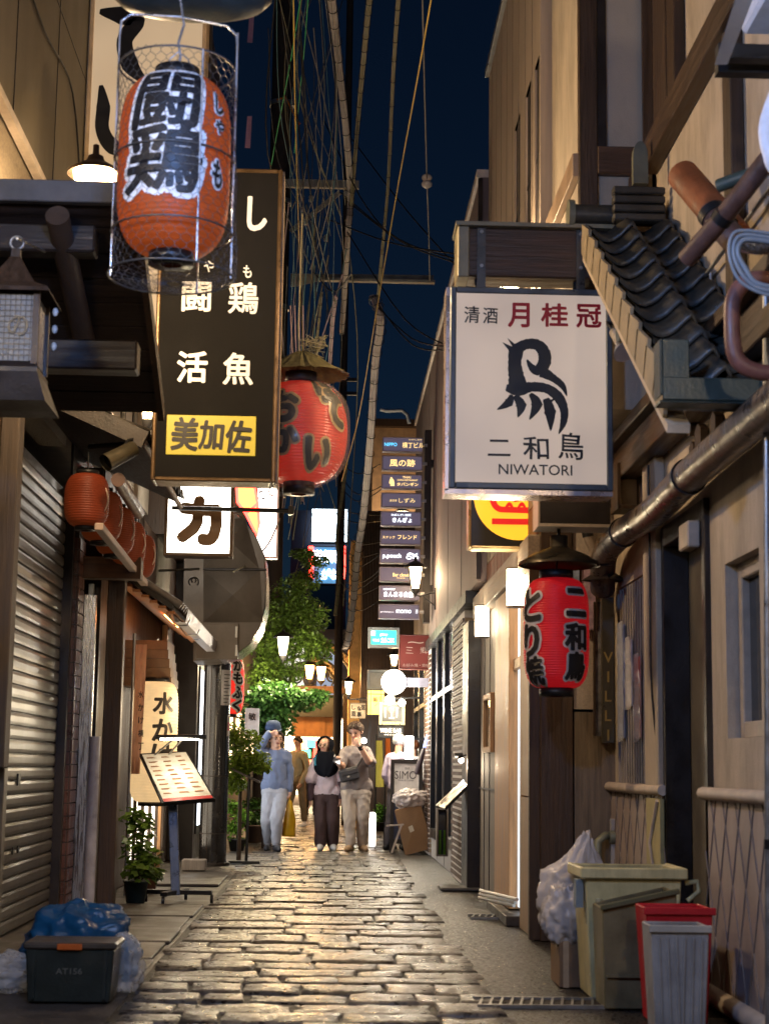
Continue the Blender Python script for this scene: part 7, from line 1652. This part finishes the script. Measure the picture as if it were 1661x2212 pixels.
def body(parent, bones, mats, voxel=.009, wrinkle=.0075):
    """bones: (a, b, ra, rb, material index, depth squash). One continuous skin grown round them; cloth and skin by nearest bone"""
    mb = MB()
    for a, b, ra, rb, mi, sq in bones: capsule(mb, a, b, ra, rb, 14, sq)
    o = origin(parent); me = bpy.data.meshes.new('tmp'); me.from_pydata([tuple(V(p) - o) for p in mb.v], [], mb.f)
    ob = bpy.data.objects.new('tmp', me); COL.objects.link(ob)
    r = ob.modifiers.new('r', 'REMESH'); r.mode = 'VOXEL'; r.voxel_size = voxel; r.use_smooth_shade = True
    s = ob.modifiers.new('s', 'SMOOTH'); s.factor = .5; s.iterations = 3
    new = bpy.data.meshes.new_from_object(ob.evaluated_get(bpy.context.evaluated_depsgraph_get())); bpy.data.objects.remove(ob)
    n = len(new.vertices); co = np.empty(n * 3); new.vertices.foreach_get('co', co); co = co.reshape(n, 3) + np.array(o)
    nf = len(new.polygons); fc = np.empty(nf * 3); new.polygons.foreach_get('center', fc); fc = fc.reshape(nf, 3) + np.array(o)
    best = np.full(nf, 1e9); idx = np.zeros(nf, int)
    for a, b, ra, rb, mi, sq in bones:
        A, B = np.array(a), np.array(b); d = B - A; t = np.clip(((fc - A) @ d) / max(d @ d, 1e-9), 0, 1); pr = A + t[:, None] * d
        df = fc - pr
        if sq: df = df / np.array([1, sq, 1])
        dist = np.linalg.norm(df, axis=1) - (ra + (rb - ra) * t); k = dist < best; best[k] = dist[k]; idx[k] = mi
    for m in mats: new.materials.append(m)
    new.polygons.foreach_set('material_index', idx.astype(np.int32)); new.polygons.foreach_set('use_smooth', np.ones(nf, bool))
    if wrinkle:
        q = co.copy(); cloth = np.zeros(n, bool)
        vid = np.empty(len(new.loops), int); new.loops.foreach_get('vertex_index', vid)
        ls = np.empty(nf, int); new.polygons.foreach_get('loop_start', ls); lt = np.empty(nf, int); new.polygons.foreach_get('loop_total', lt)
        isc = np.isin(idx, [i for i, m in enumerate(mats) if 'cloth' in m.name]); lp = np.repeat(isc, lt); cloth[vid[lp]] = True
        w_ = np.array([(1 - 2.2 * abs(mnoise.noise(V((x_ * 9 + z_ * 4, y_ * 9, z_ * 6 - x_ * 5))))) + .8 * mnoise.noise(V((x_ * 22, y_ * 22, z_ * 13))) if c_ else 0. for (x_, y_, z_), c_ in zip(q, cloth)])
        no = np.empty(n * 3); new.vertices.foreach_get('normal', no); no = no.reshape(n, 3)
        q2 = (q + no * (w_ * wrinkle * cloth)[:, None]) - np.array(o); new.vertices.foreach_set('co', q2.ravel())
    new.update(); ob = link('body', new, None, parent); return ob
def hand(bones, wrist, d, side, mi, curl=.5, s=1.0):
    """palm and five unequal fingers"""
    d = V(d).normalized(); side = V(side); side = (side - d * side.dot(d)).normalized(); n = d.cross(side)
    w_ = V(wrist); bones.append((w_, w_ + d * .05 * s, .022 * s, .026 * s, mi, None)); bones.append((w_ + d * .04 * s - side * .02 * s, w_ + d * .07 * s + side * .018 * s, .018 * s, .018 * s, mi, None))
    for k, L in enumerate((.060, .072, .068, .052)):
        r0 = w_ + d * .085 * s + side * (-.03 + .02 * k) * s; m_ = r0 + d * L * .5 * s * math.cos(curl * .6) + n * L * .5 * s * math.sin(curl * .6); e = m_ + d * L * .5 * s * math.cos(curl * 1.6) + n * L * .5 * s * math.sin(curl * 1.6)
        bones.append((r0 - d * .02, m_, .0098 * s, .009 * s, mi, None)); bones.append((m_, e, .009 * s, .008 * s, mi, None))
    th = w_ + d * .03 * s - side * .025 * s; m_ = th + (d * .5 - side * .7 + n * .3).normalized() * .035 * s
    bones.append((th, m_, .012 * s, .011 * s, mi, None)); bones.append((m_, m_ + (d * .85 - side * .25 + n * .4).normalized() * .03 * s, .011 * s, .009 * s, mi, None))
def head(parent, bones, c, face, h=.225, mi=0, neck=None, hairmat=None, style='short', seed=0, brow=True):
    """skull, jaw, nose and ears into the body; eyes, brows, mouth and hair as pieces"""
    c = V(c); f = V(face).normalized(); r = f.cross(V((0, 0, 1))).normalized(); u = r.cross(f)
    bones.append((c + u * h * .14 - f * h * .06, c + u * h * .10 + f * h * .02, h * .36, h * .355, mi, None))
    bones.append((c - u * h * .08 + f * h * .10, c - u * h * .30 + f * h * .15, h * .27, h * .17, mi, None))
    bones.append((c + u * h * .0 + f * h * .38, c - u * h * .09 + f * h * .43, h * .035, h * .065, mi, None))
    for s in (-1, 1): bones.append((c + r * s * h * .37 + u * h * .03, c + r * s * h * .36 - u * h * .10, h * .07, h * .05, mi, None))
    if neck is not None: bones.append((c - u * h * .25 - f * h * .06, neck, h * .25, h * .27, mi, None))
    for s in (-1, 1):
        e = c + f * h * .355 + r * s * h * .15 + u * h * .015
        MB().ell(e, (h * .055, h * .03, h * .032), 8, 6).build('eye', M('eye_dark', (.02, .012, .01), .2, bump=0), parent)
        MB().tube([e + u * h * .075 - r * h * .075, e + u * h * .095 + f * h * .015, e + u * h * .07 + r * h * .075], h * .018, 5).build('eyebrow', hairmat or m_ink, parent)
    m_ = c + f * h * .335 - u * h * .215
    MB().tube([m_ - r * h * .11 + u * h * .02, m_ + f * h * .03, m_ + r * h * .11 + u * h * .02], h * .022, 6).build('mouth', M('lips', (.34, .10, .09), .4, bump=0), parent)
    if hairmat is None: return
    hb = MB(); nu, nv = 40, 22; vs = []
    for j in range(nv + 1):
        th = math.pi * (.02 + .98 * j / nv) * (.62 if style == 'short' else .74)
        for i in range(nu):
            a = 2 * math.pi * i / nu; d = r * math.sin(th) * math.cos(a) + f * math.sin(th) * math.sin(a) + u * math.cos(th)
            fr = max(0, math.sin(a)); lim = math.pi * (.34 if style == 'short' else .36)
            t2 = th if fr < .35 else min(th, lim + (1 - fr) * .9)
            d = r * math.sin(t2) * math.cos(a) + f * math.sin(t2) * math.sin(a) + u * math.cos(t2)
            n_ = mnoise.noise(d * 5 + V((seed, 0, 0))) * .06 + mnoise.noise(d * 16 + V((seed, 3, 0))) * .03
            rad_ = h * (.445 + n_) * (1.0 if th < 1.9 else .97)
            vs.append(c + u * h * .10 - f * h * .045 + d * rad_)
    hb.add(vs, [(j * nu + i, (j + 1) * nu + i, (j + 1) * nu + (i + 1) % nu, j * nu + (i + 1) % nu) for j in range(nv) for i in range(nu)], True)
    ho = hb.build('hair', hairmat, parent); so_ = ho.modifiers.new('thick', 'SOLIDIFY'); so_.thickness = h * .05
def CL(name, col, rough=.85): return M('cloth_' + name, col, rough, var=.10, scale=9, bump=.25, bscale=130)
def zc(zx, zy, Y, dy=0): return P((820 + zx / 3.775) / 1.505, (2320 + zy / 3.775) / 1.505, Y=Y + dy)
def foot(bones, ank, d, mi, L=.28):
    d = V(d).normalized(); g = V((ank[0], ank[1], .045)); bones.append((g - d * .04, g + d * L * .55, .044, .040, mi, None)); bones.append((g + d * L * .3, V((g.x, g.y, .036)) + d * L * .66, .046, .034, mi, None)); bones.append((V((ank[0], ank[1], .11)), g, .042, .046, mi, None))
DOWN = V((0, 0, -1)); FWD = V((0, -1, 0))
hair_blk = M('black_hair', (.018, .012, .010), .45, var=.5, scale=14, stretch=(3, 3, .6), bump=.4, bscale=30, spec=.15)

# --- man in the blue sweater, hand to his forehead
Y = P(*[(820 + 260 / 3.775) / 1.505, (2320 + 1690 / 3.775) / 1.505], Z=0).y
def z(x, y, d=0): return zc(x, y, Y, d)
t = thing('person', 'person in a blue grey sweater and pale joggers raising a hand to the forehead', 'person', (z(260, 1690).x, Y, 0))
sw, jg, sh, sole = CL('blue_grey_sweater', (.13, .165, .27)), CL('pale_grey_jogger', (.35, .36, .41)), M('black_trainer', (.03, .03, .035), .5), M('white_sole', (.7, .7, .68), .5)
B = []
hips = (z(215, 985), z(350, 985)); kn = (z(185, 1310, -.05), z(305, 1290, -.12)); an = (z(195, 1600, .10), z(295, 1605, -.10))
for i in (0, 1):
    B += [(hips[i], kn[i], .100, .084, 1, .95), (kn[i], V((an[i].x, an[i].y, .13)), .082, .062, 1, None)]; foot(B, an[i], (-.1 if i == 0 else .25, -1, 0), 2)
B += [(z(230, 960), z(335, 960), .125, .125, 1, .8), (z(215, 880), z(355, 880), .118, .118, 0, .78), (z(285, 640), z(285, 860), .165, .16, 0, .68), (z(225, 560), z(360, 560), .125, .125, 0, .78), (z(195, 505), z(400, 505), .085, .085, 0, .9), (z(300, 490), z(300, 540), .085, .11, 0, None)]
B += [(z(190, 505), z(90, 415, -.06), .072, .062, 0, None), (z(90, 415, -.06), z(205, 250, -.15), .060, .046, 0, None)]
hand(B, z(215, 238, -.16), V((1, -.2, .1)), V((0, -.3, 1)), 3, .9)
B += [(z(415, 510), z(462, 735, .03), .072, .060, 0, None), (z(462, 735, .03), z(465, 925, -.02), .058, .045, 0, None)]
hand(B, z(465, 940, -.02), V((0, -.05, -1)), V((0, -1, 0)), 3, 1.2)
head(t, B, z(292, 320, -.03), V((.45, -1, .05)), .25, 3, z(300, 470), hair_blk, 'short', 1)
body(t, B, [sw, jg, sh, SKIN])
# cap lifted on the crown
cc = z(258, 165, .0); cap = thing('baseball_cap', 'navy baseball cap pushed back above the raised hand', 'cap', cc)
MB().lathe(cc, [(0, .095), (.055, .09), (.092, .06), (.108, 0), (.104, -.04)], 24).build('crown', CL('navy_cap', (.02, .04, .10)), cap); MB().prism([cc + V((.07 * math.cos(a) + .05, -.11 * math.sin(a) - .03, -.035 - .03 * math.sin(a))) for a in np.linspace(0, math.pi, 10)], (0, 0, .008)).build('peak', CL('navy_cap', (.02, .04, .10)), cap)
# yellow carrier bag
gtop = z(465, 1060, -.03); bg_ = thing('carrier_bag', 'yellow plastic carrier bag hanging from the hand of the sweater wearer', 'bag', z(470, 1500))
vs = []; n = 20
for j in range(13):
    f_ = j / 12; zc_ = z(0, 1060 + (1500 - 1060) * f_).z; cx = z(455 + 12 * f_, 1).x if False else z(462 - 4 * f_, 1300).x; wd = .02 + .068 * min(1, f_ * 1.5) ** .8
    for i in range(n):
        a = 2 * math.pi * i / n; q = 1 + .08 * math.sin(a * 5 + f_ * 6) + .05 * math.sin(a * 3 - f_ * 9); vs.append((cx + wd * q * math.cos(a), Y - .03 + wd * .75 * q * math.sin(a), zc_))
MB().add(vs, [(j * n + i, j * n + (i + 1) % n, (j + 1) * n + (i + 1) % n, (j + 1) * n + i) for j in range(12) for i in range(n)] + [tuple(range(12 * n, 13 * n))], True).build('bag', PAPER('yellow_film', (.72, .44, .02), transl=.4, rough=.3), bg_)
MB().tube([z(468, 1015, -.02), z(460, 1040, -.03), z(462, 1080, -.03)], .009, 5).build('handle', PAPER('yellow_film', (.72, .44, .02)), bg_)

# --- person in the black headscarf
Y = P((820 + 900 / 3.775) / 1.505, (2320 + 1685 / 3.775) / 1.505, Z=0).y
t = thing('person', 'person in a black headscarf, pink shirt and brown trousers with glasses', 'person', (z(900, 1690).x, Y, 0))
pk, br_, bs_, ws = CL('pale_pink_shirt', (.74, .62, .66)), CL('brown_trouser', (.075, .045, .045)), CL('brown_sleeve', (.06, .035, .045)), M('white_trainer', (.66, .66, .64), .5)
B = []
hips = (z(850, 1060), z(985, 1060)); kn = (z(840, 1330, -.05), z(990, 1320, -.04)); an = (z(840, 1590, -.02), z(985, 1580, .06))
for i in (0, 1):
    B += [(hips[i], kn[i], .098, .085, 1, .95), (kn[i], V((an[i].x, an[i].y, .12)), .083, .080, 1, None)]; foot(B, an[i], (-.1 if i == 0 else .2, -1, 0), 4, .23)
B += [(z(860, 1030), z(980, 1030), .115, .115, 1, .8), (z(850, 950), z(1000, 950), .112, .112, 0, .78), (z(920, 720), z(925, 920), .15, .15, 0, .68), (z(850, 640), z(985, 640), .11, .11, 0, .8), (z(810, 590), z(1010, 590), .078, .078, 0, .9)]
B += [(z(800, 590), z(725, 800, .0), .078, .082, 0, None), (z(725, 790), z(722, 860, -.01), .055, .05, 2, None), (z(722, 850, -.01), z(715, 1040, -.04), .05, .04, 2, None)]
hand(B, z(715, 1055, -.04), V((0, -.1, -1)), V((0, -1, 0)), 3, .6, .92)
B += [(z(1015, 590), z(1080, 780), .075, .075, 0, None), (z(1080, 780), z(1085, 880), .05, .048, 2, None), (z(1085, 880), z(1080, 1020, -.03), .048, .04, 2, None)]
hand(B, z(1080, 1035, -.03), V((0, -.1, -1)), V((0, -1, 0)), 3, .6, .92)
hc = z(895, 400, -.03)
head(t, B, hc, V((-.45, -1, .12)), .232, 3, z(910, 560), None)
body(t, B, [pk, br_, bs_, SKIN, ws])
# headscarf: hood and draped front
sc = M('cloth_black_scarf', (.007, .008, .012), .9, var=.1, bump=.2, spec=.08); f_ = V((-.45, -1, .12)).normalized(); r_ = f_.cross(V((0, 0, 1))).normalized(); u_ = r_.cross(f_)
hs = MB(); nu, nv = 44, 34; vs = []
for j in range(nv + 1):
    v = j / nv
    for i in range(nu + 1):
        a = math.radians(62) + math.radians(236) * i / nu     # open at the face
        a += math.pi / 2 * 0
        if v < .5:
            th = v / .5 * 1.9; d = r_ * math.sin(th) * math.sin(a) * -1 + f_ * math.sin(th) * math.cos(a) + u_ * math.cos(th); p_ = hc + u_ * .022 - f_ * .012 + d * .120
            if i in (0, nu) : p_ += f_ * .02
        else:
            g = (v - .5) / .5; rx = .105 + .05 * g; p_ = hc + V((.01 * g, .01, -.06 - g * .23)) + V((math.sin(a) * -1 * rx * (-1), -math.cos(a) * rx * .75, 0)) if False else hc + V((.01 * g, .0, -.05 - g * .2)) + (r_ * -math.sin(a) + f_ * math.cos(a)) * rx
        vs.append(p_)
hs.add(vs, [(j * (nu + 1) + i, (j + 1) * (nu + 1) + i, (j + 1) * (nu + 1) + i + 1, j * (nu + 1) + i + 1) for j in range(nv) for i in range(nu)], True)
o_ = hs.build('headscarf', sc, t); m_ = o_.modifiers.new('t', 'SOLIDIFY'); m_.thickness = .012
dr = MB(); vs = []; nu, nv = 26, 22
for j in range(nv + 1):
    v = j / nv; zz_ = z(0, 455 + 298 * v).z; wd = (.085 + .075 * min(1, v * 1.9) ** .8) * max(.02, 1 - max(0, (v - .55) / .45) ** 2.4) ** .5
    for i in range(nu + 1):
        w2 = i / nu * 2 - 1; cv = (1 - w2 * w2) ** .5
        vs.append((z(905 + 8 * v, 600).x + w2 * wd, Y - .045 - (.075 + .03 * v) * cv - .007 * math.sin(w2 * 8 + v * 4) * v, zz_))
dr.add(vs, [(j * (nu + 1) + i, j * (nu + 1) + i + 1, (j + 1) * (nu + 1) + i + 1, (j + 1) * (nu + 1) + i) for j in range(nv) for i in range(nu)], True)
o_ = dr.build('scarf_drape', sc, t); m_ = o_.modifiers.new('t', 'SOLIDIFY'); m_.thickness = .02
gl = MB()
for s in (-1, 1):
    e = hc + f_ * .082 + r_ * s * .034 + u_ * .003; gl.tube([e + r_ * .027 * math.cos(a) + u_ * .022 * math.sin(a) + f_ * .008 for a in np.linspace(0, 2 * math.pi, 15)], .0028, 5)
gl.build('glasses', M('thin_gold_frame', (.6, .5, .35), .3, metal=.8, bump=0), t)
MB().tube([z(795, 500, .0), z(772, 545, -.085), z(775, 640, -.115)], .02, 6).build('backpack_strap', CL('teal_strap', (.02, .16, .24)), t)

# --- tall man in the taupe shirt
Y = P((820 + 1260 / 3.775) / 1.505, (2320 + 1695 / 3.775) / 1.505, Z=0).y
t = thing('person', 'tall person in a taupe shirt and cream trousers with a hand at the mouth', 'person', (z(1260, 1690).x, Y, 0))
tp, cr, ts = CL('taupe_shirt', (.23, .19, .175)), CL('cream_trouser', (.48, .40, .33)), M('tan_shoe', (.28, .17, .085), .6)
B = []
hips = (z(1190, 1010), z(1360, 1010)); kn = (z(1195, 1300, -.05), z(1355, 1280, -.02)); an = (z(1205, 1590, -.06), z(1350, 1570, .06))
for i in (0, 1):
    B += [(hips[i], kn[i], .105, .086, 1, .95), (kn[i], V((an[i].x, an[i].y, .12)), .084, .066, 1, None)]; foot(B, an[i], (-.35 if i == 0 else .3, -1, 0), 2, .27)
B += [(z(1200, 980), z(1355, 980), .125, .125, 1, .8), (z(1195, 890), z(1370, 890), .125, .125, 0, .75), (z(1275, 640), z(1285, 860), .16, .165, 0, .68), (z(1195, 560), z(1365, 560), .125, .125, 0, .78), (z(1170, 465), z(1385, 465), .075, .075, 0, .9), (z(1275, 420), z(1275, 490), .075, .11, 0, None)]
B += [(z(1150, 470), z(1098, 600, -.08), .070, .072, 0, None), (z(1095, 590, -.08), z(1100, 650, -.14), .055, .05, 3, None), (z(1100, 650, -.14), z(1075, 625, -.28), .048, .036, 3, None)]
hand(B, z(1075, 625, -.29), V((-.25, -.6, .6)), V((1, 0, .3)), 3, 1.1)
B += [(z(1405, 475), z(1455, 590, -.09), .070, .074, 0, None), (z(1450, 580, -.10), z(1425, 580, -.16), .05, .05, 3, None), (z(1425, 580, -.16), z(1335, 420, -.25), .05, .036, 3, None)]
hand(B, z(1325, 405, -.25), V((-.65, .1, .75)), V((.5, -.5, .5)), 3, .7)
head(t, B, z(1265, 222, -.06), V((-.35, -1, -.38)), .258, 3, z(1280, 420), M('dark_brown_hair', (.035, .018, .010), .6, spec=.15, var=.5, scale=14, bump=.4, bscale=30), 'short', 4)
body(t, B, [tp, cr, ts, SKIN])
MB().cyl(z(1345, 440, -.24), z(1318, 395, -.255), .038, n=14).build('wristwatch', m_black, t)
c = z(1190, 745, -.17); bgm = thing('sling_bag', 'dark grey crossbody bag on the chest of the tall person', 'bag', c)
MB().obox(c, V((.13, 0, .035)), V((0, .05, 0)), V((-.022, 0, .085))).build('pouch', CL('charcoal_bag', (.05, .047, .05), .7), bgm, bevel=.025, seg=3)
MB().obox(c + V((0, -.052, .03)), V((.115, 0, .031)), V((0, .006, 0)), V((-.008, 0, .03))).build('flap', CL('charcoal_bag', (.05, .047, .05), .7), bgm, bevel=.008)
MB().obox(c + V((-.01, -.056, -.03)), V((.016, 0, .004)), V((0, .003, 0)), V((-.002, 0, .01))).build('label', M('cream_tag', (.5, .45, .35), .6), bgm)
MB().tube([c + V((.1, -.01, .09)), z(1340, 560, -.16), z(1400, 470, -.10), z(1420, 440, .02)], .014, 6).build('strap', CL('charcoal_bag', (.05, .047, .05), .7), bgm)
c = z(1040, 570, -.36); tag(MB().obox(c, V((.045, 0, -.022)), V((.01, .045, .05)) * .9, V((.004, -.004, .004))).build('phone', M('dark_phone', (.05, .05, .06), .15, metal=.4, bump=0), bevel=.004), 'dark smartphone held out by the tall person', 'phone')

# --- people behind and beside the group
def figure(label, px, py, top_y, tops, bottoms, shoes, hair, face, arm=(0, 0), lean=0, sk=SKIN, style='short', bend=0):
    g_ = P(px, py, Z=0); Y = g_.y; hgt = P(px, top_y, Y=Y).z; s = hgt / 1.72
    t = thing('person', label, 'person', (g_.x, Y, 0)); x = g_.x; f2 = V(face).normalized(); r2 = f2.cross(V((0, 0, 1))).normalized()
    def q(a, b, c_): return V((x, Y, 0)) + r2 * a * s + f2 * b * s + V((0, 0, c_ * s))
    B = []
    for i in (-1, 1):
        st = .12 * i * .8; B += [(q(.085 * i, 0, .86), q(.09 * i, st + .03, .48), .092 * s, .07 * s, 1, None), (q(.09 * i, st + .03, .48), q(.09 * i, st - .02, .12), .068 * s, .055 * s, 1, None)]; foot(B, q(.09 * i, st - .02, .1), f2, 2, .24 * s)
    B += [(q(-.06, 0, .9), q(.06, 0, .9), .115 * s, .115 * s, 1, None), (q(0, lean * .3, .98), q(0, lean, 1.25), .15 * s, .155 * s, 0, .85), (q(-.12, lean, 1.36), q(.12, lean, 1.36), .08 * s, .08 * s, 0, None)]
    for i in (-1, 1):
        e = q(.25 * i, -.02, 1.10); w_ = q(.22 * i, .12 + (.1 if bend else 0), .86 + (.2 if bend else 0)); B += [(q(.18 * i, lean, 1.36), e, .062 * s, .055 * s, 0, None), (e, w_, .052 * s, .04 * s, 0, None)]; hand(B, w_, (w_ - e), f2, 3, .8, s)
    head(t, B, q(0, lean + .02, 1.60), face, .22 * s, 3, q(0, lean, 1.42), hair, style, px * .1)
    body(t, B, [tops, bottoms, shoes, sk], .012); return t
figure('person in a khaki jacket walking behind the sweater wearer', 641, 1786, 1590, CL('khaki_jacket', (.22, .19, .12)), CL('olive_trouser', (.13, .10, .06)), sole, hair_blk, (-.7, -.7, -.15))
figure('grey-haired person in a lavender shirt facing away beside the A-board', 858, 1838, 1584, CL('lavender_shirt', (.42, .36, .50)), CL('dark_trouser', (.04, .035, .05)), m_black, M('silver_hair', (.45, .45, .45), .4, var=.3, scale=14, bump=.4, bscale=30), (.75, .75, 0), style='bob')
figure('brown-haired person in a white top facing away beside the A-board', 889, 1836, 1596, CL('white_top', (.62, .60, .62)), CL('navy_trouser', (.03, .03, .06)), m_black, M('auburn_hair', (.10, .035, .015), .4, var=.3, scale=14, bump=.4, bscale=30), (.5, .85, 0), style='bob')
figure('distant person in dark clothes seen between the walkers', 671, 1762, 1612, CL('black_coat', (.02, .02, .03)), CL('black_trouser', (.018, .018, .02)), m_black, hair_blk, (.2, 1, 0))
